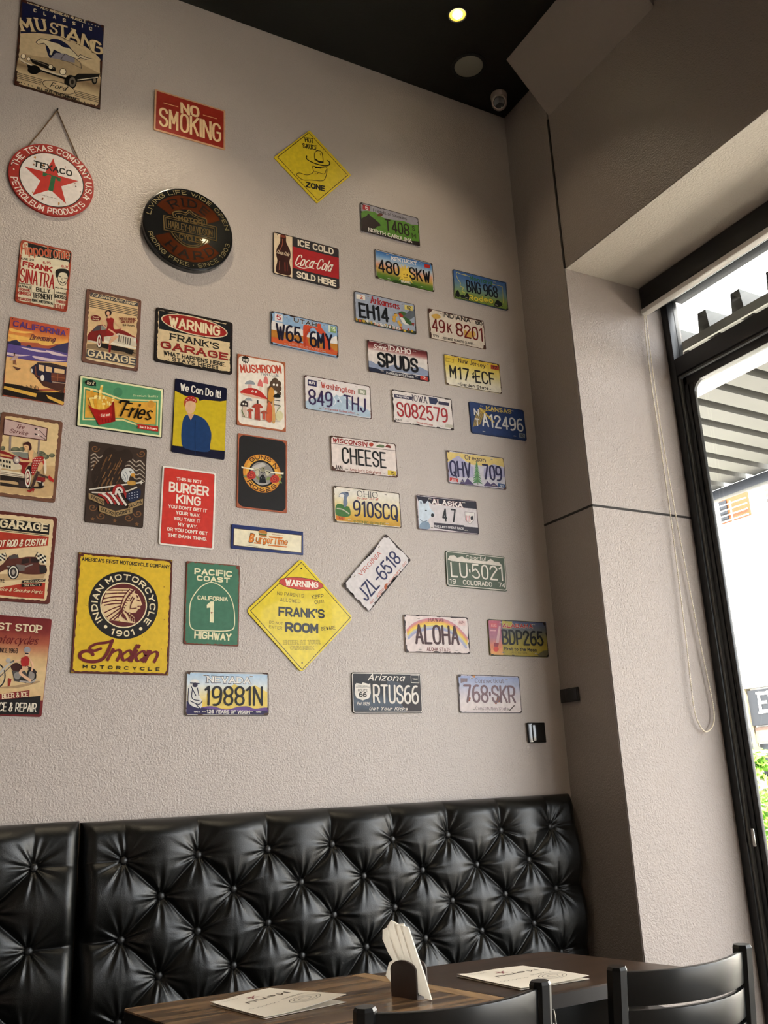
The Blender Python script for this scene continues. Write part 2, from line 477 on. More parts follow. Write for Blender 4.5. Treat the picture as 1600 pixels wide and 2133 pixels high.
# ---- fittings on the walls
sw = thing('wall_switch', 'square glossy black switch plate on the beige wall above the bench corner', 'switch', (1.537, -0.001, 1.41))
box('plate', (-0.046, -0.012, -0.041), (0.044, 0.0, 0.041), mat('glossy_black_plastic', '#07080a', 0.12, coat=0.6), sw, 0.004, 3)
box('rocker', (-0.026, -0.016, -0.034), (0.040, -0.011, 0.034), mat('glossy_black_plastic'), sw, 0.003, 3)
sk = thing('wall_socket', 'dark rectangular socket plate on the shaded side wall of the corner', 'socket', (XR - 0.001, -0.062, 1.558))
box('plate', (-0.008, -0.060, -0.029), (0.0, 0.058, 0.029), mat('matt_dark_plastic', '#1a1919', 0.35), sk, 0.003)
box('cover', (-0.013, -0.056, -0.024), (-0.007, 0.020, 0.024), mat('matt_dark_plastic'), sk, 0.003)

# ================================================================== OUTSIDE
M_PAVE = mat('sunlit_pavement', '#b9b2a6', 0.8, noise=(2, 0.1))
struct(box('ground', (XW + 0.13, -14, -0.12), (30, 26, -0.02), M_PAVE))
M_STEEL = mat('galvanised_roof_sheet', '#50504c', 0.5, metal=0.2, noise=(6, 0.12))
aw = thing('awning', 'corrugated metal awning roof with dark gutter outside the window', 'awning', (XW + 0.13, 0, 3.25))
prof = []
yy0, yy1 = -6.0, 4.4
y = yy0
while y < yy1:
    prof += [(y, -0.05), (y + 0.125, -0.05), (y + 0.135, 0.06), (y + 0.185, 0.06), (y + 0.195, -0.05)]
    y += 0.20
bm = bmesh.new()
rows = []
for x in (0.0, 1.0, 1.93):
    zz = 0.02 - 0.02 * x
    rows.append([(bm.verts.new((x, a, b + zz)), bm.verts.new((x, a, b + zz + 0.004))) for a, b in prof])
for r0, r1 in zip(rows, rows[1:]):
    for i in range(len(prof) - 1):
        bm.faces.new((r0[i][0], r0[i + 1][0], r1[i + 1][0], r1[i][0]))
        bm.faces.new((r0[i][1], r1[i][1], r1[i + 1][1], r0[i + 1][1]))
for rr in (rows[0], rows[-1]):
    for i in range(len(prof) - 1): bm.faces.new((rr[i][0], rr[i][1], rr[i + 1][1], rr[i + 1][0]))
obj('roof_sheet', bm, M_STEEL, aw)
M_DK = mat('dark_painted_steel', '#23262b', 0.5)
box('gutter', (1.90, yy0, -0.15), (1.97, yy1, -0.085), M_DK, aw, 0.006)
box('flashing', (-0.02, yy0, -0.07), (-0.006, yy1, -0.025), mat('grey_flashing', '#77776f', 0.5), aw)
box('gutter_lip', (1.93, yy0, -0.078), (1.96, yy1, -0.07), M_DK, aw)
box('white_panel', (0.13, yy0, -0.052), (0.52, yy1, -0.034), mat('white_painted_steel', '#e4e3dc', 0.5), aw, 0.004)

fc = thing('building', 'white sunlit building across the street with an orange shuttered window', 'building', (9.0, 5, 0))
M_FAC = mat('white_render', '#f2efe8', 0.8, noise=(3, 0.03))
box('wall', (0, -9, 0), (2.0, 12, 9.0), M_FAC, fc)
def fac(yy, zz): return (yy - 5, zz + 0.05)
def facbox(name, y0, y1, z0, z1, x0, x1, m, parent=fc):
    return box(name, (x0, y0 - 5, z0 + 0.05), (x1, y1 - 5, z1 + 0.05), m, parent)
wn = facbox('window', 4.70, 5.19, 4.37, 4.70, -0.02, 0.01, mat('orange_wood_shutter', '#6b3405', 0.6, noise=(9, 0.15)))
facbox('open_leaf', 5.05, 5.18, 4.39, 4.68, -0.035, -0.018, mat('dark_window_glass', '#0a0c12', 0.15), wn)
for i in range(4):
    facbox('railing', 4.66, 5.24, 4.36 + 0.075 * i, 4.369 + 0.075 * i, -0.12, -0.10, mat('white_render'), wn)
facbox('railing', 4.92, 4.928, 4.33, 4.62, -0.12, -0.10, mat('white_render'), wn)
wn2 = facbox('window', 3.9, 4.42, 4.42, 4.74, -0.02, 0.01, mat('pale_shutter', '#4a4440', 0.6))
for i in range(4):
    facbox('railing', 3.86, 4.46, 4.40 + 0.075 * i, 4.418 + 0.075 * i, -0.12, -0.10, mat('white_render'), wn2)
cn = facbox('cornice', 0, 8, 2.13, 2.2, -0.12, 0.0, M_FAC)
pl = facbox('pillar', 5.17, 5.36, 0, 2.17, -0.14, 0.0, mat('cream_stone_blocks', '#8d8470', 0.8, noise=(12, 0.15), bump=(14, 0.01, 2)))
shop_board = facbox('shop_sign', 3.2, 5.14, 1.66, 2.10, -0.10, 0.0, mat('dark_blue_grey_sign_board', '#0d1117', 0.5))
facbox('brick_band', 3.2, 5.14, 1.45, 1.64, -0.06, 0.0, mat('pale_brick', '#6e5a50', 0.8, noise=(30, 0.3)))
facbox('shopfront', 3.2, 5.14, 0.0, 1.43, -0.02, 0.0, mat('dark_shopfront', '#20262c', 0.4))
# ================================================================== FURNITURE
def leather():
    m = mat('black_leather', '#080807', 0.33, spec=0.42, bump=(420, 0.0004, 2))
    return m
M_LEA = leather()
DX, DZ = 0.237, 0.113
Z0 = 1.045
def bench(name, label, x0, x1, bx0, kmin, kmax, ztop=1.163):
    """Deep-buttoned bench: backrest is a relief sampled on a grid, buttons sit at the tuft points."""
    b = thing(name, label, 'bench', (x0, 0, 0), group='black tufted benches along the wall')
    step = 0.0036
    nx = int((x1 - x0) / step); zb = 0.40; nz = int((ztop - zb) / step)
    xs = np.linspace(x0, x1, nx); zs = np.linspace(zb, ztop, nz)
    X, Z = np.meshgrid(xs, zs)
    A = np.clip((X - bx0) / DX, kmin, kmax); B = np.clip((Z0 - Z) / (2 * DZ), 0, None)
    u = A + B; v = A - B
    h = 0.038 * ((np.sin(np.pi * u) ** 2 + 0.0012) * (np.sin(np.pi * v) ** 2 + 0.0012)) ** 0.17
    # the buttons
    pts = []
    for r in range(0, 6):
        z = Z0 - r * DZ
        for k in range(int(kmin) - 1, int(kmax) + 2):
            a = k + (0.5 if r % 2 else 0)
            if kmin - 1e-6 <= a <= kmax + 1e-6 and z > zb + 0.03: pts.append((bx0 + a * DX, z))
    rng = random.Random(len(name) + int(x0 * 100))
    for (px, pz) in pts:
        dx = X - px; dz = Z - pz; r = np.hypot(dx, dz); th = np.arctan2(dz, dx)
        ph = rng.uniform(0, 6)
        w = np.exp(-(r / 0.054) ** 1.6) * np.clip(r / 0.014, 0, 1)
        def rg(t): q_ = np.cos(t); return np.sign(q_) * np.abs(q_) ** 0.55
        wob = rg(11 * th + ph) + 0.6 * rg(6 * th + 2 * ph) + 0.5 * np.cos(19 * th - ph)
        h += 0.0050 * wob * w - 0.010 * np.exp(-(r / 0.017) ** 2)
    # slow unevenness of hand-stuffed padding
    h += 0.003 * np.sin(X * 9.1 + 1.3 * np.sin(Z * 8)) * np.sin(Z * 11 + X * 3)
    def roll(d, rad):
        t = np.clip(d / rad, 0, 1); return np.sqrt(np.clip(1 - (1 - t) ** 2, 0, 1))
    e = roll(X - x0, 0.045) * roll(x1 - X, 0.045)
    et = roll(ztop - Z + 0.0005, 0.055)
    Y = -(0.010 + (0.052 + h) * e * (0.12 + 0.88 * et))
    verts = [(float(a) - x0, float(c), float(bz)) for a, c, bz in zip(X.ravel(), Y.ravel(), Z.ravel())]
    faces = []
    for j in range(nz - 1):
        o = j * nx
        for i in range(nx - 1):
            faces.append((o + i, o + i + 1, o + nx + i + 1, o + nx + i))
    # back sheet closes the pad
    n0 = len(verts)
    verts += [(0, -0.002, zb), (x1 - x0, -0.002, zb), (x1 - x0, -0.002, ztop), (0, -0.002, ztop)]
    faces.append((n0 + 3, n0 + 2, n0 + 1, n0))
    top = [(nz - 1) * nx + i for i in range(nx)]
    faces.append(tuple(top) + (n0 + 2, n0 + 3))
    faces.append(tuple(range(nx - 1, -1, -1)) + (n0, n0 + 1))
    faces.append(tuple(j * nx for j in range(nz)) + (n0 + 3, n0))
    faces.append(tuple(j * nx + nx - 1 for j in range(nz - 1, -1, -1)) + (n0 + 1, n0 + 2))
    me = bpy.data.meshes.new('backrest'); me.from_pydata(verts, [], faces); me.update()
    for q in me.polygons: q.use_smooth = len(q.vertices) == 4
    link_mesh('backrest', me, b, M_LEA)
    # one button per tuft
    bmb = bmesh.new(); bm_lathe(bmb, [(0.0, 0.009), (0.007, 0.0082), (0.0115, 0.0055), (0.0135, 0.0), (0.012, -0.006)], 20)
    me_b = bpy.data.meshes.new('button'); bmesh.ops.recalc_face_normals(bmb, faces=bmb.faces[:]); bmb.to_mesh(me_b); bmb.free()
    for q in me_b.polygons: q.use_smooth = True
    me_b.materials.append(mat('black_button_leather', '#1b1a19', 0.4, bump=(500, 0.0003, 1)))
    for (px, pz) in pts:
        j = int(np.argmin(abs(zs - pz))); i = int(np.argmin(abs(xs - px)))
        link_mesh('button', me_b, b, None, (px - x0, float(Y[j, i]) - 0.006, pz), (R(90), 0, 0))
    box('seat', (0.003, -0.56, 0.30), (x1 - x0 - 0.003, -0.012, 0.455), M_LEA, b, 0.03, 4)
    box('plinth', (0.02, -0.50, 0.0), (x1 - x0 - 0.02, -0.05, 0.30), mat('black_board', '#111110', 0.5), b)
    return b
bench('bench', 'long black tufted leather bench along the beige wall, behind both tables', -0.268, 1.668, -0.142, 0, 7)
bench('bench', 'black tufted leather bench section cut by the left edge of the photo', -1.9, -0.272, -0.407, -6, 0, ztop=1.168)

# ---- tables
M_WAL = wood('walnut_table_top', '#4a392c', '#96785a', 0.25)
M_DRK = wood('dark_brown_table_top', '#33241b', '#4b382b', 0.30, scale=0.6)
M_EDGE = mat('black_edge_band', '#14110f', 0.45)
M_STRIP = wood('pale_oak_strip', '#8a6b4a', '#b8966c', 0.3, axis='Y')
M_IRON = mat('black_iron', '#0b0b0b', 0.45, spec=0.4)
def table(label, pts, ztop, m, edge, zt=0.034):
    cx = sum(p[0] for p in pts) / 4; cy = sum(p[1] for p in pts) / 4
    t = thing('cafe_table', label, 'table', (cx, cy, 0), group='tables in front of the bench')
    loc = [(p[0] - cx, p[1] - cy) for p in pts]
    # rounded corners
    out = []
    for i in range(4):
        p0 = Vector(loc[i - 1]); p1 = Vector(loc[i]); p2 = Vector(loc[(i + 1) % 4])
        a = p1 + (p0 - p1).normalized() * 0.02; c = p1 + (p2 - p1).normalized() * 0.02
        for s in range(5):
            q = s / 4; out.append(tuple(a * (1 - q) ** 2 + p1 * 2 * q * (1 - q) + c * q * q))
    bm = bmesh.new(); bm_prism(bm, out, ztop - 0.004, ztop, axis=2)
    obj('table_top', bm, m, t)
    bm = bmesh.new(); bm_prism(bm, [(x * 0.999, y * 0.999) for x, y in out], ztop - zt, ztop - 0.0042, axis=2)
    obj('edge_band', bm, edge, t)
    lathe('pedestal', [(0.0, 0.03), (0.035, 0.03), (0.035, ztop - zt - 0.02), (0.0, ztop - zt - 0.02)], M_IRON, t)
    box('top_plate', (-0.16, -0.16, ztop - zt - 0.02), (0.16, 0.16, ztop - zt - 0.0005), M_IRON, t)
    lathe('foot', [(0.0, 0.0), (0.165, 0.0), (0.165, 0.012), (0.05, 0.035), (0.0, 0.035)], M_IRON, t)
    return t
TZ = 0.75
tw = table('walnut cafe table holding the napkin holder and the left menu', [(-0.262, -0.648), (-0.125, -1.24), (0.532, -1.215), (0.385, -0.665)], TZ, M_WAL, M_EDGE)
_o = tw.location
bm = bmesh.new(); bm_prism(bm, [(x - _o.x, y - _o.y) for x, y in ((0.341, -0.672), (0.381, -0.671), (0.526, -1.195), (0.484, -1.196))], TZ - 0.003, TZ + 0.0004, axis=2)
obj('edge_strip', bm, M_STRIP, tw)
table('plain dark brown cafe table nearest the window, with the right menu on it', [(0.393, -0.672), (0.537, -1.158), (1.088, -1.168), (0.953, -0.730)], TZ - 0.004, M_DRK, mat('dark_edge_band', '#2a2421', 0.45))

# ---- chairs
M_CH = mat('satin_black_wood', '#0a0b0c', 0.32, spec=0.5, noise=(30, 0.1))
def chair(label, loc, rz):
    c = thing('dining_chair', label, 'chair', loc, (0, 0, rz), group='black slat-back chairs at the tables')
    W = 0.188; H = 0.853
    def post(sx, y0, y1, z1, rk):
        bm = bmesh.new()
        ring = []
        for z, yy, r in ((0.0, y1, 0.015), (0.44, y0, 0.020), (z1 - 0.006, y0 + rk, 0.0205), (z1, y0 + rk, 0.0175)):
            ring.append([bm.verts.new((sx * W + r * 1.08 * math.cos(math.pi / 8 + k * math.pi / 4), yy + r * 1.08 * math.sin(math.pi / 8 + k * math.pi / 4), z)) for k in range(8)])
        for a, b2 in zip(ring, ring[1:]):
            for k in range(8): bm.faces.new((a[k], a[(k + 1) % 8], b2[(k + 1) % 8], b2[k]))
        bm.faces.new(ring[0][::-1]); bm.faces.new(ring[-1])
        return bm
    for s in (-1, 1):
        obj('back_post', post(s, 0.045, 0.01, H, -0.045), M_CH, c)
        obj('front_leg', post(s, 0.315, 0.325, 0.43, 0), M_CH, c)
    # curved back slats bowed away from the sitter
    tops = ((0.842, 0.068), (0.767, 0.062), (0.697, 0.062), (0.627, 0.062))
    for zt, hh in tops:
        bm = bmesh.new(); n = 18; rings = []
        for i in range(n + 1):
            t = -1 + 2 * i / n
            bow = 0.058 * (1 - t * t)
            x = t * (W - 0.004)
            rings.append([])
            for zz, lean in ((zt, 0.0), (zt - hh, 0.008)):
                for th in (-0.008, 0.008):
                    yy = 0.045 - 0.045 * (zz - 0.44) / 0.413 - bow + th
                    rings[-1].append(bm.verts.new((x, yy, zz)))
        for a, b2 in zip(rings, rings[1:]):
            bm.faces.new((a[0], a[1], b2[1], b2[0])); bm.faces.new((a[3], a[2], b2[2], b2[3]))
            bm.faces.new((a[2], a[0], b2[0], b2[2])); bm.faces.new((a[1], a[3], b2[3], b2[1]))
        bm.faces.new((rings[0][0], rings[0][2], rings[0][3], rings[0][1])); bm.faces.new((rings[-1][1], rings[-1][3], rings[-1][2], rings[-1][0]))
        bmesh.ops.recalc_face_normals(bm, faces=bm.faces[:])
        es = [e for e in bm.edges if len(e.link_faces) == 2 and e.calc_face_angle(0) > 1.0]
        bmesh.ops.bevel(bm, geom=es, offset=0.003, segments=2, affect='EDGES', profile=0.5)
        obj('back_slat', bm, M_CH, c, smooth=35)
    box('seat', (-0.20, 0.03, 0.43), (0.20, 0.35, 0.468), mat('black_seat_vinyl', '#101010', 0.4), c, 0.012, 3)
    for s in (-1, 1): box('side_rail', (s * W - 0.01, 0.05, 0.37), (s * W + 0.01, 0.315, 0.42), M_CH, c)
    box('stretcher', (-W, 0.305, 0.18), (W, 0.325, 0.21), M_CH, c)
    return c
chair('black slat-back chair at the walnut table, cut off by the bottom edge', (0.190, -1.452, 0), R(-5))
chair('black slat-back chair at the dark brown table, beside the window pier', (0.771, -1.462, 0), R(0))

# ---- napkin holder and napkins
t_ = Vector((0.36, -0.93, 0)).normalized(); n_ = Vector((0.93, 0.36, 0)).normalized()
nh = thing('napkin_holder', 'small dark wood napkin holder with an arched side on the walnut table', 'napkin holder', (0.345, -0.985, TZ), (0, 0, math.atan2(t_.y, t_.x)))
M_NH = mat('dark_stained_wood', '#3a2b25', 0.35, noise=(25, 0.2))
arch = [(-0.040, 0.0), (0.040, 0.0), (0.040, 0.060)] + [(0.040 * math.cos(a), 0.060 + 0.022 * math.sin(a)) for a in [math.pi * k / 12 for k in range(1, 12)]] + [(-0.040, 0.060)]
for yy in (-0.022, 0.016):
    bm = bmesh.new(); bm_prism(bm, arch, yy, yy + 0.006, axis=1, bevel=0.001); obj('side', bm, M_NH, nh)
box('base', (-0.040, -0.016, 0.0), (0.040, 0.016, 0.008), M_NH, nh)
M_NAP = paper_tissue('white_paper_napkin', '#fbf8f2')
def napkin(label, pix, yshift):
    """A folded paper napkin: a soft double sheet standing in the holder; outline in the holder's own plane."""
    o = thing('paper_napkin', label, 'napkin', (0.345, -0.985, TZ), group='paper napkins in the holder')
    # outline in metres: s along the holder, h above the table, d towards the bench side
    bm = bmesh.new()
    n = len(pix)
    g = [[], []]
    for k, off in enumerate((-0.002, 0.002)):
        for (s, h, d) in pix:
            p = t_ * s + n_ * (d + off + yshift) + Vector((0, 0, h)); g[k].append(bm.verts.new(p))
    bm.faces.new(g[0]); bm.faces.new(g[1][::-1])
    for i in range(n): bm.faces.new((g[0][i], g[0][(i + 1) % n], g[1][(i + 1) % n], g[1][i]))
    bmesh.ops.triangulate(bm, faces=[f for f in bm.faces if len(f.verts) > 4])
    bmesh.ops.subdivide_edges(bm, edges=bm.edges[:], cuts=2, use_grid_fill=True)
    for v in bm.verts:
        w = math.sin(v.co.z * 55 + v.co.x * 60 + yshift * 900) * 0.0004 + math.sin(v.co.z * 23 + yshift * 300) * 0.0007 * (v.co.z / 0.15)
        v.co += n_ * w
    obj('sheet', bm, M_NAP, o, smooth=60)
    return o
# ---- stroke lettering: each letter is pen strokes on an 8 x 12 grid (A..C = 10..12, a..d = -1..-4)
# '~' smooth stroke, '@' smooth closed stroke, plain = straight strokes
GL = {
'A':'8|00 4C 80;14 74','B':'8|00 0C;~0C 4C 7B 79 67 46 06;~46 75 83 71 40 00','C':'8|~89 7B 4C 1B 08 04 11 40 71 83','D':'8|00 0C;~0C 4C 7A 86 72 40 00',
'E':'7|7C 0C 00 70;06 66','F':'7|7C 0C 00;06 66','G':'8|~89 7B 4C 1B 08 04 11 40 71 83;83 86 56','H':'8|00 0C;80 8C;06 86','I':'0|00 0C','J':'6|6C 63;~63 51 30 11 03',
'K':'8|00 0C;8C 05;37 80','L':'7|0C 00 70','M':'9|00 0C 44 8C 80','N':'8|00 0C 80 8C','O':'8|@40 11 04 08 1B 4C 7B 88 84 71','P':'8|00 0C;~0C 4C 7B 89 76 45 05',
'Q':'8|@40 11 04 08 1B 4C 7B 88 84 71;53 8a','R':'8|00 0C;~0C 4C 7B 89 76 45 05;45 80','S':'8|~89 7B 4C 1B 09 17 46 75 83 71 40 11 03','T':'8|0C 8C;4C 40',
'U':'8|0C 04;~04 11 40 71 84;84 8C','V':'8|0C 40 8C','W':'A|0C 30 5A 70 AC','X':'8|0C 80;8C 00','Y':'8|0C 46 8C;46 40','Z':'8|0C 8C 00 80',
'0':'7|@40 11 04 08 1B 4C 6B 78 74 61','1':'4|0A 3C 30','2':'8|~09 1B 4C 7B 89 67 34 00;00 80','3':'8|~0A 2C 5C 7A 78 66 36;~36 66 84 82 60 20 02','4':'8|6C 03 83;6C 60',
'5':'8|7C 1C 06;~06 48 75 83 71 40 11 02','6':'8|~7C 4C 1A 06 03 11 40 71 83 85 67 47 16 04','7':'8|0C 8C 30','8':'8|@46 17 09 1B 4C 7B 89 77;@46 75 83 71 40 11 03 15',
'9':'8|~10 40 72 86 89 7B 4C 1B 09 07 15 45 76 88','&':'9|~80 39 2B 4C 6B 69 37 14 02 20 50 73 86','-':'4|06 46','.':'0|00 01','·':'0|05 07',',':'1|11 0b',"'":'0|0C 09','!':'0|0C 04;01 00',':':'0|00 01;07 08',
'a':'7|@74 57 38 16 04 12 30 51;78 70','b':'7|0C 00;@04 27 48 67 74 61 40 21','c':'6|~67 48 27 04 21 40 61','d':'7|7C 70;@74 57 38 16 04 12 30 51','e':'7|04 74;~74 67 38 17 04 11 40 62',
'f':'4|~5C 3C 29 20;08 48','g':'7|78 7a;~7a 5c 2c 0b;@74 57 38 16 04 12 30 51','h':'7|0C 00;~05 27 48 67 75;75 70','i':'0|00 08;0B 0C','j':'3|38 3a;~3a 1c 0c;3A 3B','k':'6|0C 00;68 03;25 60',
'l':'0|0C 00','m':'A|00 08;~05 17 38 57 55;55 50;~55 67 88 A7 A5;A5 A0','n':'7|00 08;~05 27 48 67 75;75 70','o':'7|@30 11 04 17 38 67 74 61','p':'7|0c 08;@04 27 48 67 74 61 40 21',
'q':'7|7c 78;@74 57 38 16 04 12 30 51','r':'4|00 08;~05 27 48','s':'6|~67 38 17 06 34 62 61 30 01','t':'5|2B 22;~22 30 51;08 58','u':'7|08 03;~03 11 40 61 73;78 70','v':'6|08 30 68',
'w':'8|08 20 47 60 88','x':'6|08 60;68 00','y':'7|08 40;78 1c','z':'6|08 68 00 60',
}
_V = {**{str(i): i for i in range(10)}, 'A': 10, 'B': 11, 'C': 12, 'a': -1, 'b': -2, 'c': -3, 'd': -4}
def glyph_strokes(s, gap):
    out = []; x = 0.0
    for ch in s:
        if ch == ' ': x += 5.5; continue
        w, body = GL[ch].split('|')
        for st in body.split(';'):
            kind = st[0] if st[0] in '~@' else ''
            pts = [(x + _V[p[0]], _V[p[1]] / 12) for p in st.lstrip('~@').split(' ')]
            if kind: out.append((catmull(pts, kind == '@', 3), kind == '@', False))
            else: out.append((pts, False, True))
        x += _V[w] + gap
    xs = [p[0] for st in out for p in st[0]]
    return out, min(xs), max(xs)

def ribbon(pts, w, closed=False, nib=0.0, roundcap=False):
    """Quads of a stroke of width w; nib>0 thins strokes that run along the pen."""
    P = [Vector((p[0], p[1])) for p in pts]
    n = len(P)
    if n < 2: return []
    Lf = []; Rt = []
    for i in range(n):
        a = P[i - 1] if (closed or i > 0) else None
        b = P[(i + 1) % n] if (closed or i < n - 1) else None
        d1 = (P[i] - a) if a is not None else None
        d2 = (b - P[i]) if b is not None else None
        if d1 is not None and d1.length < 1e-9: d1 = None
        if d2 is not None and d2.length < 1e-9: d2 = None
        if d1 is None and d2 is None: d1 = Vector((1, 0))
        u1 = (d1 or d2).normalized(); u2 = (d2 or d1).normalized()
        t = u1 + u2
        t = t.normalized() if t.length > 0.15 else u1
        nn = Vector((-t.y, t.x))
        k = 1 / max(0.42, abs(nn.dot(Vector((-u1.y, u1.x)))))
        ww = w
        if nib:
            ang = math.atan2(t.y, t.x)
            ww = w * ((1 - nib) + nib * abs(math.sin(ang - R(18))))
        Lf.append(P[i] + nn * ww / 2 * k); Rt.append(P[i] - nn * ww / 2 * k)
    q = []
    m = n if closed else n - 1
    for i in range(m):
        j = (i + 1) % n
        q.append([Rt[i], Rt[j], Lf[j], Lf[i]])
    if roundcap and not closed:
        for c, d in ((P[0], P[0] - P[1]), (P[-1], P[-1] - P[-2])):
            a0 = math.atan2(d.y, d.x) - math.pi / 2
            q.append([c + Vector((math.cos(a0 + k * math.pi / 6), math.sin(a0 + k * math.pi / 6))) * w / 2 for k in range(7)])
    return q

def letter_polys(s, L, H, w=0.14, nib=0.0, serif=0.0, shear=0.0, rc=False, gap=3.4):
    """Lettering fitted into length L and cap height H (same units); returns 2-D polygons."""
    st, x0, x1 = glyph_strokes(s, gap)
    wt = min(w * H, 0.27 * L / max(1.0, len(s.replace(' ', ''))))
    Lx = L - shear * H
    sx = (Lx - wt) / max(1e-6, x1 - x0)
    hy = H - wt
    out = []
    parts = []
    for pts, closed, straight in st:
        if straight and len(pts) > 2:
            cur = [pts[0]]
            for i in range(1, len(pts)):
                cur.append(pts[i])
                if i < len(pts) - 1:
                    u1 = Vector(((pts[i][0] - pts[i - 1][0]) * sx, (pts[i][1] - pts[i - 1][1]) * hy)); u2 = Vector(((pts[i + 1][0] - pts[i][0]) * sx, (pts[i + 1][1] - pts[i][1]) * hy))
                    if u1.normalized().dot(u2.normalized()) < -0.1: parts.append((cur, False, True)); cur = [pts[i]]
            parts.append((cur, False, True))
        else: parts.append((pts, closed, straight))
    for pts, closed, straight in parts:
        q = []
        for (x, y) in pts:
            yy = wt / 2 + y * hy
            q.append((wt / 2 + (x - x0) * sx + shear * yy, yy))
        out += ribbon(q, wt, closed, nib, rc)
        if not closed and not rc:
            # square the ends off at the cap line
            for e, o in ((0, 1), (-1, -2)):
                d = Vector(q[e]) - Vector(q[o])
                if d.length > 1e-9:
                    d.normalize(); nn = Vector((-d.y, d.x)) * wt / 2
                    if nib: nn *= (1 - nib) + nib * abs(math.sin(math.atan2(d.y, d.x) - R(18)))
                    c = Vector(q[e])
                    if straight: out.append([c - nn, c - nn + d * wt / 2 * 0.9, c + nn + d * wt / 2 * 0.9, c + nn][::1])
        if serif and straight:
            for i, (x, y) in enumerate(pts):
                top = abs(y - 1) < 0.01 or abs(y - 8 / 12) < 0.01; bot = abs(y) < 0.01
                if not (top or bot): continue
                for j in (i - 1, i + 1):
                    if 0 <= j < len(pts):
                        dx = abs(pts[j][0] - x) * sx; dy = abs(pts[j][1] - y) * hy
                        if dy > 0.3 * H and dx < 0.9 * dy:
                            cx, cy = q[i]
                            cy += wt / 2 * (1 if top else -1) * 0.0
                            sw = wt * (0.5 + serif); shh = H * 0.045
                            base = cy + (wt / 2 - shh if top else -wt / 2 + shh)
                            out.append([Vector((cx - sw + shear * 0, base - shh)), Vector((cx + sw, base - shh)), Vector((cx + sw, base + shh)), Vector((cx - sw, base + shh))])
                            break
    return out

def q(s):
    v = [float(t) for t in s.replace(',', ' ').split()]
    return list(zip(v[::2], v[1::2]))

INK = mat_print('printed_tin', 0.45)
INK_GLOSS = mat_print('printed_gloss_tin', 0.32, coat=0.15)
INK_MATT = mat_print('printed_matt_paint', 0.55)
CROPS = {1: (0, 0, 4.4444), 2: (280, 160, 3.2), 3: (0, 480, 4.7059), 4: (300, 600, 4.7059), 5: (0, 760, 4.5714), 6: (0, 1050, 4.4444), 7: (300, 880, 4.4444),
         8: (370, 1100, 4.0), 9: (680, 400, 4.0), 10: (620, 690, 3.2), 11: (660, 890, 3.8095), 12: (700, 1220, 2.8571),
         'U': (550, 635, 9.4118), 'H': (285, 390, 7.619), 'G': (485, 895, 11.852), 'T': (0, 855, 10.667), 'L': (830, 1270, 5.0)}
STEP = 4e-5

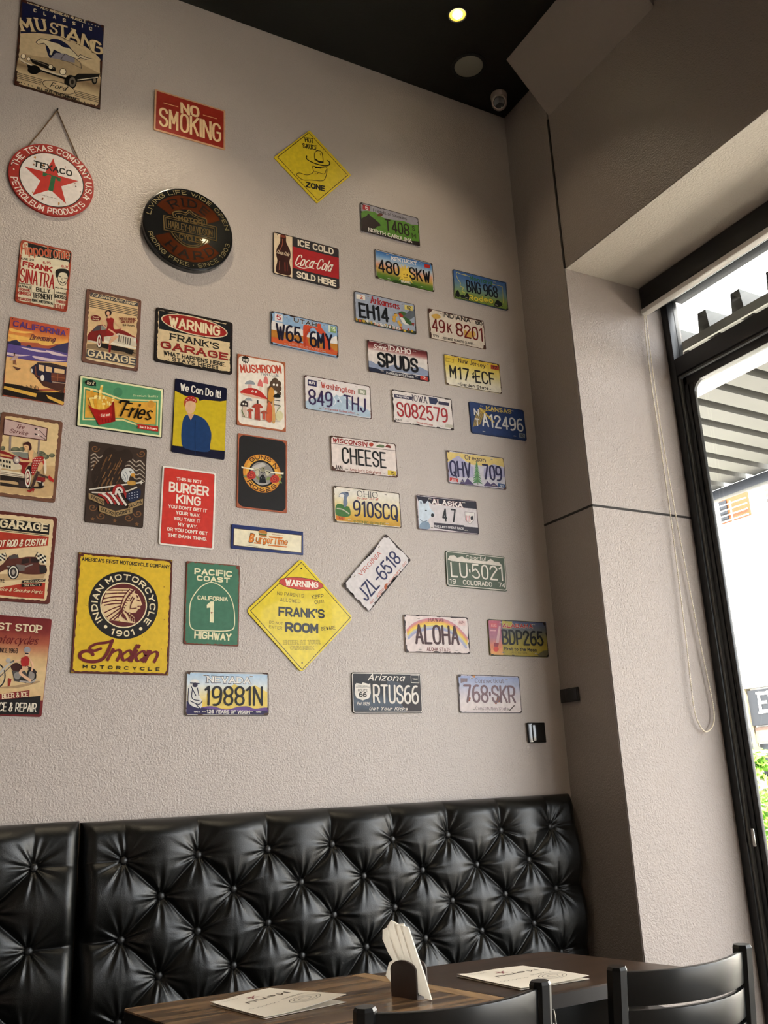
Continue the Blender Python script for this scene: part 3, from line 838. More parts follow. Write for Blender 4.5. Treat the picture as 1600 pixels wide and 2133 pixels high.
class Sign:
    """One sign on the wall. Drawing coordinates are read off an enlarged view of the wall and turned into
    centimetres on the sign's own face, so the print is a flat design that lies on the tin wherever it is seen from."""
    def __init__(s, name, label, cat, corners, size, crop, group=None, thick=0.35, ink=None, ang=None, center=None):
        s.crop = CROPS[crop]; s.ink = ink or INK; s.size = size; s.thick = thick
        if center is None:
            c = [s._wall(p) for p in corners]
            m = sum(c, Vector((0, 0))) / 4
            if ang is None:
                e = (c[1] - c[0]).normalized() + (c[2] - c[3]).normalized() + Vector(((c[0] - c[3]).y, -(c[0] - c[3]).x)).normalized() + Vector(((c[1] - c[2]).y, -(c[1] - c[2]).x)).normalized()
                ang = math.atan2(e.y, e.x)
        else:
            m = Vector(center); ang = ang or 0.0
        s.m = m; s.ang = ang
        s.root = thing(name, label, cat, (m.x, -0.0012, m.y), (0, -ang, 0), group)
        s.parts = {}; s.layer = 0; s.clip = center is None; s.runs = 0; s.rad = 0.3; s.rng = random.Random(sum(ord(ch) for ch in label))
    def _wall(s, p):
        ox, oy, k = s.crop
        w = at(ox + p[0] / k, oy + p[1] / k, 1, 0.0)
        return Vector((w.x, w.z))
    def use(s, crop): s.crop = CROPS[crop]
    def loc(s, p):
        d = s._wall(p) - s.m
        c, sn = math.cos(s.ang), math.sin(s.ang)
        return Vector((d.x * c + d.y * sn, -d.x * sn + d.y * c)) * 100
    # -- raw polygons in cm
    def add(s, part, polys, col, raise_cm=0.0, cols=None):
        v, f, k = s.parts.setdefault(part, ([], [], []))
        y = -(s.thick / 100 + (s.layer + 1) * STEP + raise_cm / 100); s.layer += 1
        if s.clip and not cols: polys = [c for c in (s._clipped(P) for P in polys) if len(c) > 2]
        for i, P in enumerate(polys):
            A = sum(P[j][0] * P[(j + 1) % len(P)][1] - P[(j + 1) % len(P)][0] * P[j][1] for j in range(len(P)))
            idx = list(range(len(P)))
            if A < 0: idx.reverse()
            if abs(A) < 1e-7: continue
            n = len(v)
            yi = y - (i % 8) * 3e-6
            for j in idx: v.append((P[j][0] / 100, yi, P[j][1] / 100))
            f.append(tuple(range(n, n + len(P))))
            k.append([lin(cols[i][j]) if cols else lin(col) for j in idx])
            if raise_cm:
                n2 = len(v); m = len(P)
                for j in idx: v.append((P[j][0] / 100, -s.thick / 100, P[j][1] / 100))
                for j in range(m):
                    f.append((n + j, n2 + j, n2 + (j + 1) % m, n + (j + 1) % m)); k.append([lin(col)] * 4)
    def _clipped(s, P):
        w, h = s.size[0] / 2 - 0.06, s.size[1] / 2 - 0.06
        k = w + h - 0.6 * s.rad
        if all(abs(p[0]) <= w and abs(p[1]) <= h and abs(p[0]) + abs(p[1]) <= k for p in P): return P
        planes = [(1, 0, w), (-1, 0, w), (0, 1, h), (0, -1, h)] + [(a, b, k) for a in (-1, 1) for b in (-1, 1)]
        for nx, ny, lim in planes:
            out = []
            for i in range(len(P)):
                a, b = P[i - 1], P[i]; da, db = lim - nx * a[0] - ny * a[1], lim - nx * b[0] - ny * b[1]
                if (da >= 0) != (db >= 0): out.append(Vector(a).lerp(Vector(b), da / (da - db)))
                if db >= 0: out.append(b)
            P = out
            if len(P) < 3: return []
        return P
    def P(s, part, pts, col, smooth=False, local=False):
        pts = q(pts) if isinstance(pts, str) else pts
        L = [Vector(p) for p in pts] if local else [s.loc(p) for p in pts]
        if smooth: L = [Vector(p) for p in catmull([tuple(p) for p in L], True, 4)]
        s.add(part, [L], col)
    def S(s, part, pts, col, local=False): s.P(part, pts, col, True, local)
    def L(s, part, pts, w, col, smooth=False, closed=False, local=False, rc=False):
        pts = q(pts) if isinstance(pts, str) else pts
        Q = [tuple(p) for p in pts] if local else [tuple(s.loc(p)) for p in pts]
        if smooth: Q = catmull(Q, closed, 5)
        s.add(part, ribbon(Q, w, closed, 0, rc), col)
    def E(s, part, c, rx, ry, col, rot=0, n=28, ring=0):
        a = R(rot)
        px = [(c[0] + rx * math.cos(t) * math.cos(a) - ry * math.sin(t) * math.sin(a), c[1] + rx * math.cos(t) * math.sin(a) + ry * math.sin(t) * math.cos(a)) for t in [2 * math.pi * i / n for i in range(n)]]
        if ring: s.L(part, px, ring, col, closed=True)
        else: s.P(part, px, col)
    def disc(s, part, c, r, col, n=48, r0=0, a0=0, a1=360):
        """Disc, ring or ring sector round local centre c (cm)."""
        N = n + 1; full = a1 - a0 >= 360
        o = [Vector((c[0] + r * math.cos(R(a0 + (a1 - a0) * i / n)), c[1] + r * math.sin(R(a0 + (a1 - a0) * i / n)))) for i in range(N)]
        if not r0: s.add(part, [o[:-1] if full else o + [Vector(c)]], col); return
        i_ = [Vector((c[0] + r0 * math.cos(R(a0 + (a1 - a0) * i / n)), c[1] + r0 * math.sin(R(a0 + (a1 - a0) * i / n)))) for i in range(N)]
        s.add(part, [[o[i], o[i + 1], i_[i + 1], i_[i]] for i in range(n)], col)
    def T(s, part, txt, bl, br, h, col, w=0.16, nib=0.0, serif=0.0, shear=0.0, rc=False, gap=3.4, out=None, up=None, raise_cm=0.0, sh=None):
        if part == 'lettering': s.runs += 1; part = 'lettering#%d' % s.runs
        if part == 'number': w *= 0.88
        bl_, br_ = s.loc(bl), s.loc(br)
        ux = (br_ - bl_); L = ux.length; ux.normalize(); uy = Vector((-ux.y, ux.x))
        top = up if up else (bl[0], bl[1] - h)
        H = abs((s.loc(top) - bl_).dot(uy))
        def go(ww, dx=0, dy=0):
            ex = (ww - w) * H
            return [[bl_ + ux * (v[0] - ex / 2 + dx) + uy * (v[1] - ex / 2 + dy) for v in P] for P in letter_polys(txt, L + ex, H + ex, ww * H / (H + ex), nib, serif, shear, rc, gap)]
        if sh: s.add(part, go(w, sh[1] * H, -sh[1] * H), sh[0])
        if out: s.add(part, go(w + out[1]), out[0])
        s.add(part, go(w), col, raise_cm)
    def A(s, part, txt, c, r, a0, a1, H, col, w=0.16, nib=0.0, serif=0.0, top=True, gap=3.4, raise_cm=0.0, out=None):
        """Lettering round an arc: r is the baseline radius in cm, angles counter-clockwise from +x."""
        rm = r + (H / 2 if top else -H / 2)
        L = abs(R(a1 - a0)) * rm
        def go(ww):
            o = []
            for P in letter_polys(txt, L, H, ww, nib, serif, 0, False, gap):
                Q = []
                for v in P:
                    t = R(a0 + (a1 - a0) * v[0] / L)
                    rr = r + v[1] if top else r - v[1]
                    Q.append(Vector((c[0] + rr * math.cos(t), c[1] + rr * math.sin(t))))
                o.append(Q)
            return o
        if out: s.add(part, go(w + out[1]), out[0])
        s.add(part, go(w), col, raise_cm)
    def star(s, part, c, r, col, n=5, k=0.42):
        C = s.loc(c); r_ = (s.loc((c[0] + r, c[1])) - C).length
        s.add(part, [[C + Vector((math.cos(R(90 + 180 / n * i)), math.sin(R(90 + 180 / n * i)))) * (r_ if i % 2 == 0 else r_ * k) for i in range(2 * n)]], col)
    def grad(s, part, corners, cols, n=8):
        """Four corners TL TR BR BL filled from top to bottom through cols (a printed colour run)."""
        c = [s.loc(p) for p in (q(corners) if isinstance(corners, str) else corners)]
        s.gradl(part, c, cols, n)
    def gradl(s, part, c, cols, n=8):
        cl = [lin(x) for x in cols]
        def cc(t):
            t *= len(cl) - 1; i = min(int(t), len(cl) - 2); f = t - i
            return tuple(cl[i][k] * (1 - f) + cl[i + 1][k] * f for k in range(3))
        c = [Vector(x) for x in c]
        polys = []; pc = []
        for i in range(n):
            a, b = i / n, (i + 1) / n
            polys.append([c[0].lerp(c[3], a), c[1].lerp(c[2], a), c[1].lerp(c[2], b), c[0].lerp(c[3], b)])
            pc.append([cc(a), cc(a), cc(b), cc(b)])
        s.add(part, polys, '#fff', 0, pc)
    # -- outline of the plate itself
    def rect(s, inset=0.0, r=0.6, n=4):
        w, h = s.size[0] / 2 - inset, s.size[1] / 2 - inset
        r = max(r, 0.02)
        o = []
        for cx, cy, a in ((w - r, h - r, 0), (-w + r, h - r, 90), (-w + r, -h + r, 180), (w - r, -h + r, 270)):
            for i in range(n + 1): o.append(Vector((cx + r * math.cos(R(a + 90 * i / n)), cy + r * math.sin(R(a + 90 * i / n)))))
        return o
    def ragged(s, inset, amp, n=26, r=0.5):
        """A torn-edged rectangle (worn print inside a painted rim)."""
        w, h = s.size[0] / 2 - inset, s.size[1] / 2 - inset
        o = []; g = s.rng
        m = max(4, int(n * h / (w + h)))
        for (x0, y0, x1, y1, kk) in ((w, -h, w, h, m), (w, h, -w, h, n - m), (-w, h, -w, -h, m), (-w, -h, w, -h, n - m)):
            L = math.hypot(x1 - x0, y1 - y0); nx, ny = (y1 - y0) / L, -(x1 - x0) / L
            for i in range(1, kk * 2):
                t = i / (kk * 2); e = g.uniform(-amp, amp * 0.2)
                o.append(Vector((x0 + (x1 - x0) * t + nx * e, y0 + (y1 - y0) * t + ny * e)))
        return o
    def outline(s, part, pts, col, bevel=0.12):
        """The tin itself: solid plate with a softened front edge."""
        v, f, k = s.parts.setdefault(part, ([], [], []))
        c = Vector((sum(p[0] for p in pts) / len(pts), sum(p[1] for p in pts) / len(pts)))
        T = s.thick / 100; n = len(pts); n0 = len(v)
        for d, y in ((0.0, 0.0), (0.0, -T + bevel / 150), (bevel * 0.35, -T + bevel / 500), (bevel, -T)):
            for i in range(n):
                a, b, e = Vector(pts[i - 1]), Vector(pts[i]), Vector(pts[(i + 1) % n])
                t = (e - a)
                t = t.normalized() if t.length > 1e-9 else Vector((1, 0))
                nn = Vector((-t.y, t.x))
                p = b + nn * d
                v.append((p.x / 100, y, p.y / 100))
        for r_ in range(3):
            for i in range(n):
                j = (i + 1) % n
                f.append((n0 + r_ * n + i, n0 + r_ * n + j, n0 + (r_ + 1) * n + j, n0 + (r_ + 1) * n + i)); k.append([lin(col)] * 4)
        f.append(tuple(n0 + 3 * n + i for i in range(n))); k.append([lin(col)] * n)
        f.append(tuple(n0 + n - 1 - i for i in range(n))); k.append([lin(col)] * n)
    def panel(s, col, r=0.6, bevel=0.12): s.rad = r; s.outline('panel', s.rect(0, r), col, bevel)
    def rust(s, n, size, col='#2a1711', edge=True, part='panel', corners=True):
        w, h = s.size[0] / 2 - 0.1, s.size[1] / 2 - 0.1; g = s.rng
        polys = []
        def blob(cx, cy, rad, sq=1.0):
            m = 9
            P = []
            for i in range(m):
                t = 2 * math.pi * i / m; rr = rad * g.uniform(0.45, 1.25)
                P.append(Vector((max(-w, min(w, cx + rr * math.cos(t) * (1 / sq))), max(-h, min(h, cy + rr * math.sin(t) * sq)))))
            return P
        if corners:
            for sx in (-1, 1):
                for sy in (-1, 1):
                    if g.random() < 0.75: polys.append(blob(sx * (w - 0.2), sy * (h - 0.2), size * g.uniform(1.5, 3.2)))
        for i in range(n):
            t = g.random() * 2 * (w + h)
            if edge:
                if g.random() < w / (w + h): cx, cy = g.uniform(-w, w), g.choice((-h, h)); sq = 0.6
                else: cx, cy = g.choice((-w, w)), g.uniform(-h, h); sq = 1.6
            else: cx, cy = g.uniform(-w, w), g.uniform(-h, h); sq = 1
            polys.append(blob(cx, cy, size * (g.uniform(0.7, 2.1) if edge else g.uniform(0.3, 0.9)), sq))
        s.add(part, polys, col)
    def holes(s, pts, r=0.22, col='#1a1412'):
        for p in pts: s.disc('panel', p, r, col, 10)
    def rimline(s, inset, w, col, r=0.5, part='border'):
        s.add(part, ribbon([tuple(p) for p in s.rect(inset, r)], w, True), col)
    def build(s, mats=None):
        for part, (v, f, k) in s.parts.items():
            part = part.split('#')[0]; me = bpy.data.meshes.new(part)
            me.from_pydata(v, [], f); me.update()
            a = me.color_attributes.new('Ink', 'FLOAT_COLOR', 'CORNER')
            buf = []
            for c in k:
                for e in c: buf += [e[0], e[1], e[2], 1.0]
            a.data.foreach_set('color', buf)
            link_mesh(part, me, s.root, (mats or {}).get(part, s.ink))
        return s.root
# ================================================================== THE SIGNS
GP = 'tin posters on the beige wall'
GL_ = 'license plates on the beige wall'
def px(ph, crop):
    ox, oy, k = CROPS[crop]
    return [((x - ox) * k, (y - oy) * k) for x, y in ph]
def poster(label, cat, ph, size, crop, **kw):
    return Sign('tin_sign', label, cat, px(ph, crop), size, crop, GP, **kw)
CREAM = '#e2cfa8'; NAVY = '#191d3f'; INKB = '#15130f'

# ---- muscle car poster
s = poster('large cream and navy muscle car poster, highest on the wall', 'poster', q('42.5 -1 217 54 209 232 29 177'), (31.8, 41), 1)
s.panel('#3b2218', 0.15)
s.P('panel', s.ragged(0.7, 0.25, 30), '#cdb58e', local=True)
s.P('picture', q('205 25 957 252 945 575') + q('880 505 790 440 690 390 580 350 460 325 340 313 260 312 188 318'), NAVY)
s.grad('picture', '165 545 930 720 915 900 150 660', ['#c4a981', '#8d7455', '#cdb58e'], 6)
s.E('picture', (560, 450), 125, 62, NAVY, 32)
s.S('picture', '420 430 470 560 560 520 470 450', NAVY)
s.P('picture', '330 400 350 380 375 366 410 370 432 385 470 392 540 410 580 440 640 452 690 495 722 533 742 513 800 543 848 550 846 565 790 560 745 543 705 560 640 540 560 500 500 470 478 520 452 515 462 480 440 440 405 408 352 418', '#d8c8a4')
s.L('picture', '330 400 350 380 375 366 410 370 470 392 540 410 580 440 640 452 690 495 722 533 742 513 800 543 848 552 790 560 745 543 705 560 640 540 560 500 500 470 478 520 452 515 462 480 440 440 405 408 352 418', 0.28, '#14152a', closed=True)
s.P('picture', '245 600 300 590 560 690 640 740 715 690 925 690 905 735 850 752 700 765 600 745 380 670 330 695 270 680', '#120f0d')
s.P('picture', '185 540 205 505 330 528 470 545 520 500 600 508 700 545 750 600 925 690 720 690 655 740 600 725 400 660 215 590', '#b09874')
s.P('picture', '720 692 925 692 905 735 850 745 715 742', '#17120f')
s.P('picture', '470 545 515 497 600 505 690 545 690 590 640 580 560 562', '#8b8690')
s.L('picture', '560 560 600 505 690 548 745 590 752 640 640 585 560 562', 0.2, '#3a2f2a')
s.P('picture', '270 548 420 590 512 635 515 668 470 662 300 595', '#1d1815')
s.L('picture', '300 560 450 620 500 645', 0.35, '#77695a')
s.L('picture', '178 550 230 590 400 655 520 695 640 720', 0.75, '#d9cbb0'); s.L('picture', '190 575 400 672 600 738', 0.18, '#14100e')
for c, r_ in (((580, 672), 27), ((467, 628), 18), ((215, 530), 20), ((264, 556), 14)): s.E('picture', c, r_ + 5, r_ + 5, '#2a221c'); s.E('picture', c, r_, r_, '#f1e3c4')
for c, rx, ry in (((650, 770), 58, 66), ((872, 750), 26, 40), ((312, 655), 58, 42)): s.E('picture', c, rx, ry, '#100e0d')
s.E('picture', (668, 768), 30, 46, '#6f6557'); s.E('picture', (668, 768), 14, 24, '#26201c'); s.E('picture', (874, 752), 13, 22, '#7d725f')
s.L('picture', '715 750 905 725', 0.35, '#d8cdb2')
for i in range(4):
    s.L('picture', [(150, 680 + 16 * i), (392 - 6 * i, 748 + 15 * i)], 0.22, INKB); s.L('picture', [(695 - 2 * i, 848 + 15 * i), (920 - 4 * i, 912 + 15 * i)], 0.22, INKB)
s.E('picture', (541, 818), 156, 50, '#cdb58e', 17); s.E('picture', (541, 818), 154, 48, INKB, 17, ring=0.22)
s.T('lettering', 'Ford', (455, 815), (632, 862), 52, INKB, 0.13, 0.3, 0, 0.45)
for x, y in q('255 35 285 45 320 56 350 66 820 232 850 240 880 250 908 259'): s.star('lettering', (x, y), 9, CREAM)
for x, y in q('165 768 195 776 228 786 262 796 296 806 780 957 810 966 840 974 872 984'): s.star('lettering', (x, y), 10, INKB)
s.T('lettering', 'ALL AMERICAN MUSCLE', (372, 92), (793, 229), 26, CREAM, 0.2)
s.T('lettering', 'CLASSIC', (306, 121), (850, 299), 34, CREAM, 0.2, gap=26)
for ch, bl, br, h in (('M', (198, 300), (322, 306), 125), ('U', (340, 298), (437, 312), 118), ('S', (450, 314), (527, 342), 112), ('T', (528, 345), (622, 372), 118), ('A', (606, 378), (732, 424), 124), ('N', (738, 432), (836, 487), 126), ('G', (842, 500), (936, 524), 128)):
    s.T('title_lettering', ch, bl, br, h, '#d6be92', 0.19, 0.35, 0.3 if ch not in 'SGN' else 0, {'A': -0.1, 'N': -0.2, 'G': -0.15, 'T': -0.05}.get(ch, 0), out=('#4a3320', 0.06))
s.T('lettering', 'ALL OUT PERFORMANCE', (335, 838), (736, 953), 28, INKB, 0.2)
s.rust(16, 0.7, '#4a2415'); s.build()

# ---- round star sign on a cord
s = Sign('round_sign', 'round red and white star sign hanging from a cord', 'sign', None, (30.6, 30.6), 1, None, thick=0.8, ang=R(-1), center=(-0.490, 3.463))
s.outline('panel', [Vector((15.3 * math.cos(t), 15.3 * math.sin(t))) for t in [2 * math.pi * i / 64 for i in range(64)]], '#9c2a22', 0.2)
C0 = (0.0, 0.0)
s.disc('picture', C0, 11.6, '#1b1513'); s.disc('picture', C0, 11.25, '#d9cfc8')
s.star('picture', (470, 1688), 252, '#b32a20', k=0.385)
s.P('picture', '395 1607 560 1662 556 1693 530 1688 516 1665 512 1660 487 1787 443 1775 472 1640 440 1630 412 1648 392 1640', '#1d5a34')
s.T('lettering', 'TEXACO', (303, 1553), (662, 1650), 58, INKB, 0.2)
s.T('lettering', 'REG.T.M. PAT. OFF.'.replace('.', '.'), (383, 1822), (530, 1862), 9, '#4a3a34', 0.16)
s.A('lettering', 'THE TEXAS COMPANY U.S.A', C0, 12.15, 172, -20, 2.5, '#e6d8cc', 0.15)
s.A('lettering', 'PETROLEUM PRODUCTS', C0, 14.65, 193, 331, 2.5, '#e6d8cc', 0.15, top=False)
s.disc('lettering', (-13.4, 0.2), 0.3, '#e6d8cc', 10); s.disc('lettering', (12.9, -4.6), 0.3, '#e6d8cc', 10)
for x, y, r_ in ((320, 1470, .5), (310, 1540, .35), (400, 1545, .4), (700, 1740, .35), (740, 1790, .3), (540, 1900, .5), (390, 1850, .5), (300, 1795, .3), (690, 1712, .3), (600, 1560, .25)):
    l = s.loc((x, y)); s.add('panel', [[l + Vector((math.cos(t) * r_ * s.rng.uniform(.4, 1), math.sin(t) * r_ * s.rng.uniform(.5, 2))) for t in [i * 0.9 for i in range(7)]]], s.rng.choice(['#b07a3a', '#3a2620', '#8a4a2a']))
for i in range(10):
    t = s.rng.uniform(0, 6.28); s.add('panel', [[Vector((14.6 * math.cos(t + k * .05) * s.rng.uniform(.95, 1.03), 14.6 * math.sin(t + k * .05) * s.rng.uniform(.94, 1.03))) for k in (0, 1, 2, 1.5, .5)]], '#4a1712')
root = s.build()
apex = Vector((-0.004, 0.004, 0.318)); cord = mat('brown_jute_cord', '#6b5238', 0.9, bump=(300, 0.001, 2))
bm = bmesh.new()
bm_tube(bm, [(-0.105, -0.004, 0.098), (-0.052, -0.004, 0.210), apex - Vector((0, 0.008, 0))], 0.0024, 8); bm_tube(bm, [apex - Vector((0, 0.008, 0)), (0.045, -0.004, 0.215), (0.098, -0.004, 0.105)], 0.0024, 8)
obj('cord', bm, cord, root, smooth=60)
bm = bmesh.new(); bm_tube(bm, [(-0.004, 0.001, 0.318), (-0.004, -0.012, 0.321)], 0.003, 8); obj('nail', bm, M_IRON, root)

# ---- NO SMOKING
s = poster('red NO SMOKING tin sign, cream capitals and pale rim', 'sign', q('321.6 185.6 469 232.5 468.4 314 320 271.6'), (30.2, 20.1), 2)
s.panel('#c99a74', 0.5); s.P('panel', s.rect(0.75, 0.3), '#97281b', local=True)
s.T('lettering', 'NO', (306, 247), (433, 280), 74, '#f0cd9b', 0.25); s.T('lettering', 'SMOKING', (160, 330), (577, 446), 128, '#f0cd9b', 0.21)
s.L('lettering', '192 179 290 206', 0.35, '#e0a878'); s.L('lettering', '455 259 546 284', 0.35, '#e0a878'); s.build()

# ---- hot sauce diamond
def diamond(side, r):
    o = []
    h = side / 2
    for cx, cy, a in ((h - r, h - r, 0), (-h + r, h - r, 90), (-h + r, -h + r, 180), (h - r, -h + r, 270)):
        for i in range(6):
            x, y = cx + r * math.cos(R(a + 18 * i)), cy + r * math.sin(R(a + 18 * i)); o.append(Vector(((x - y) * 0.70711, (x + y) * 0.70711)))
    return o
s = Sign('tin_sign', 'yellow HOT SAUCE ZONE diamond with a hatted chilli drawing', 'sign', px(q('642.5 271.6 730 366 661 425.6 571 329'), 2), (26.6, 26.6), 2, GP, ang=R(4.2)); s.clip = False
s.outline('panel', diamond(26.6, 0.5), '#dcc02c'); s.L('border', '1160 377 1419 660 1220 829 952 540', 0.28, INKB, closed=True)
s.T('lettering', 'HOT', (1136, 439), (1196, 449), 33, INKB, 0.24); s.T('lettering', 'SAUCE', (1121, 478), (1221, 497), 33, INKB, 0.24); s.T('lettering', 'ZONE', (1138, 739), (1272, 770), 38, INKB, 0.28, shear=0.1)
s.L('picture', '1080 652 1100 646 1150 658 1190 640 1186 600 1230 612 1275 606 1280 640 1266 686 1240 698 1180 692 1120 690 1084 664', 0.3, INKB, True, True)
s.L('picture', '1200 562 1198 520 1212 499 1238 500 1250 520 1256 576', 0.32, INKB, True); s.L('picture', '1200 552 1228 572 1256 574', 0.9, INKB)
s.L('picture', '1146 530 1144 548 1165 566 1210 585 1262 597 1294 592 1298 574 1282 562', 0.55, INKB, True)
s.P('picture', '1195 600 1222 604 1250 608 1240 618 1220 612 1204 616', INKB); s.L('picture', '1196 636 1220 640 1216 652 1200 650', 0.25, INKB, True); s.L('picture', '1220 640 1262 652 1276 622', 0.25, INKB, True)
s.L('picture', '1235 512 1237 530', 0.2, INKB); s.build()

# ---- soda sign
s = poster('ICE COLD soda sign with a bottle and red script band', 'sign', q('567.5 482.5 705.6 519.4 705.6 603.8 569 570'), (30.5, 20.2), 2)
s.panel('#2c2729', 1.0); s.P('panel', '926 1043 1050 1072 1050 1342 930 1310', '#d8c2a2')
s.P('panel', '1052 1134 1360 1211 1360 1352 1052 1277', '#a31d22')
s.S('picture', '972 1056 1006 1064 1010 1108 1034 1160 1038 1205 1030 1240 1042 1295 1034 1326 990 1322 944 1306 940 1275 950 1228 942 1190 946 1150 968 1105', '#34130f')
s.L('picture', '985 1085 984 1120 966 1160', 0.35, '#93503a', True); s.L('picture', '1000 1240 1002 1300', 0.4, '#7a2f20'); s.L('picture', '965 1230 962 1290', 0.3, '#8a5340'); s.L('picture', '1016 1240 1020 1300', 0.3, '#5c1f17')
s.P('picture', '970 1056 1006 1064 1006 1080 970 1072', '#7e3a26'); s.T('picture', 'Coca-Cola', (943, 1180), (1036, 1204), 26, '#d9c3a6', 0.14, 0.3, 0, 0.4)
s.T('title_lettering', 'Coca-Cola', (1060, 1258), (1340, 1312), 78, '#e8dccb', 0.16, 0.45, 0, 0.45, out=('#7c1217', 0.05)); s.L('title_lettering', '1072 1262 1120 1280 1160 1276 1195 1282', 0.45, '#e8dccb', True)
s.T('lettering', 'ICE COLD', (1086, 1130), (1326, 1191), 43, '#e4d6c0', 0.24); s.T('lettering', 'SOLD HERE', (1078, 1340), (1343, 1404), 43, '#e4d6c0', 0.24)
s.holes([s.loc(p) for p in q('950 1058 1345 1400')]); s.rust(14, 0.35, '#5a3a2c'); s.build()

# ---- domed black and copper roundel
M_COP = mat('embossed_copper', '#7c3d22', 0.24, metal=0.9, noise=(14, 0.25))
M_BRASS = mat('embossed_old_brass', '#8c7348', 0.3, metal=0.85, noise=(30, 0.2))
M_ENAM = mat('black_enamel', '#08080a', 0.22, coat=0.5)
s = Sign('round_sign', 'domed black round sign with copper bands and a shield badge', 'sign', None, (37, 37), 'H', None, thick=2.6, ang=R(-1), center=(0.030, 3.385))
s.outline('panel', [Vector((18.3 * math.cos(t), 18.3 * math.sin(t))) for t in [2 * math.pi * i / 72 for i in range(72)]], '#09090b', 0.7)
for a0, a1 in ((31, 152), (208, 329)):
    s.disc('copper_band#%d' % a0, C0, 14.6, '#8a4a2c', 40, 8.6, a0, a1)
    s.disc('copper_band#%d' % a0, C0, 14.75, '#8a4a2c', 40, 14.35, a0, a1)
s.A('band_lettering', 'RIDE', C0, 9.8, 134, 50, 3.9, '#0a0808', 0.2, 0.4, 0.5, gap=6); s.A('band_lettering', 'HARD', C0, 13.8, 226, 327, 3.9, '#0a0808', 0.2, 0.4, 0.5, top=False, gap=6)
s.S('panel', '520 790 545 460 650 440 745 465 800 425 865 480 960 530 1065 565 1085 900 960 1000 850 1020 720 985 600 890', '#0a0908')
def emb(part, pts, w, closed=False, smooth=False):
    pts = q(pts); Q = [tuple(s.loc(p)) for p in pts]
    if smooth: Q = catmull(Q, closed, 5)
    s.add(part, ribbon(Q, w, closed), '#94794a', 0.12)
emb('shield', '565 545 545 462 650 440 745 465 800 425 865 480 960 530 1065 568 1078 655', 0.4, False, True)
emb('shield', '610 545 580 490 660 475 745 500 800 462 860 510 950 560 1030 590 1040 640', 0.25, False, True)
emb('shield', '522 775 600 880 720 978 850 1012 960 992 1050 930 1075 895', 0.45, False, True); emb('shield', '570 790 640 880 740 955 850 982 950 965 1020 915', 0.25, False, True)
s.P('panel', '395 510 1225 690 1230 908 405 735', '#0a0908')
emb('name_bar', '395 510 1225 690 1230 908 405 735', 0.35, True); emb('name_bar', '428 545 1192 712 1196 868 436 704', 0.25, True)
def embt(t, bl, br, h, w=.2):
    s.T('name_bar' if 'HAR' in t else 'shield', t, bl, br, h, '#94794a', w, raise_cm=0.14)
embt('HARLEY-DAVIDSON', (468, 694), (1168, 842), 106); embt('MOTOR', (628, 592), (1015, 668), 80); embt('CYCLES', (640, 885), (1012, 962), 92)
s.A('rim_lettering', 'LIVING LIFE WIDE OPEN', C0, 15.35, 173, 14, 1.8, '#94794a', 0.15); s.A('rim_lettering', 'RIDING FREE · SINCE 1903', C0, 17.15, 201, 352, 1.8, '#94794a', 0.15, top=False)
s.build({'panel': M_ENAM, 'copper_band': M_COP, 'band_lettering': M_ENAM, 'shield': M_BRASS, 'name_bar': M_BRASS, 'rim_lettering': mat('gold_paint', '#85764f', 0.4, metal=0.4)})

# ---- concert bill
s = poster('small red and black theatre concert bill with a portrait', 'poster', q('43.6 500.6 148.7 523.6 140 652.5 30 628.7'), (17.8, 25.5), 3)
s.panel('#9c4028', 1.2); s.P('panel', s.ragged(0.75, 0.2, 26), '#ddd0b2', local=True)
RD = '#a3201c'
s.P('picture', '272 128 692 232 684 330 500 285 365 262 270 250', '#191413'); s.L('picture', '515 285 670 320', 0.5, '#d9ccb0')
s.T('title_lettering', 'Hippodrome', (203, 238), (682, 292), 108, '#bd5334', 0.13, out=('#e0cfae', 0.07))
s.T('lettering', 'JUNE 29', (195, 290), (330, 306), 20, INKB, 0.2); s.T('lettering', '6.15', (420, 334), (498, 342), 28, RD, 0.2); s.T('lettering', '8.30', (600, 368), (676, 382), 24, RD, 0.2)
s.T('title_lettering', 'FRANK', (217, 360), (511, 421), 58, RD, 0.24); s.T('title_lettering', 'SINATRA', (187, 512), (528, 582), 142, RD, 0.17)
s.S('picture', '543 405 572 384 640 384 676 412 676 452 662 462 650 430 612 418 580 428 562 474 545 452', INKB)
s.L('picture', '562 474 575 520 610 546 648 524 670 452', 0.2, INKB, True); s.L('picture', '572 458 598 462', 0.28, INKB); s.L('picture', '624 472 652 476', 0.28, INKB); s.L('picture', '606 470 604 492 614 496', 0.16, INKB); s.L('picture', '586 506 612 522 640 508', 0.3, INKB, True)
for t, a, b, h, c in (('DANCING', (185, 530), (298, 548), 13, INKB), ('DUVALS', (174, 560), (306, 579), 22, INKB), ('BOBBIE', (188, 592), (294, 609), 24, RD), ('KIMBER', (172, 632), (302, 650), 34, RD), ('PEABODY', (164, 684), (301, 706), 28, RD),
                      ('BILLY', (352, 606), (493, 624), 42, INKB), ('TERNENT', (317, 668), (517, 692), 55, INKB), ('ORCHESTRA', (310, 703), (516, 737), 28, INKB), ('BILL MILLER', (540, 570), (661, 592), 12, INKB), ('JACKIE', (540, 620), (651, 640), 18, INKB), ('ROSS', (535, 668), (656, 688), 38, INKB), ('THREE', (545, 712), (641, 730), 28, RD), ('RETHLEMS', (524, 764), (656, 788), 40, RD)):
    s.T('lettering', t, a, b, h, c, 0.21)
s.L('picture', '305 545 300 720', 0.12, INKB); s.L('picture', '532 575 526 770', 0.12, INKB); s.rust(18, 0.35, '#8a3a22'); s.build()

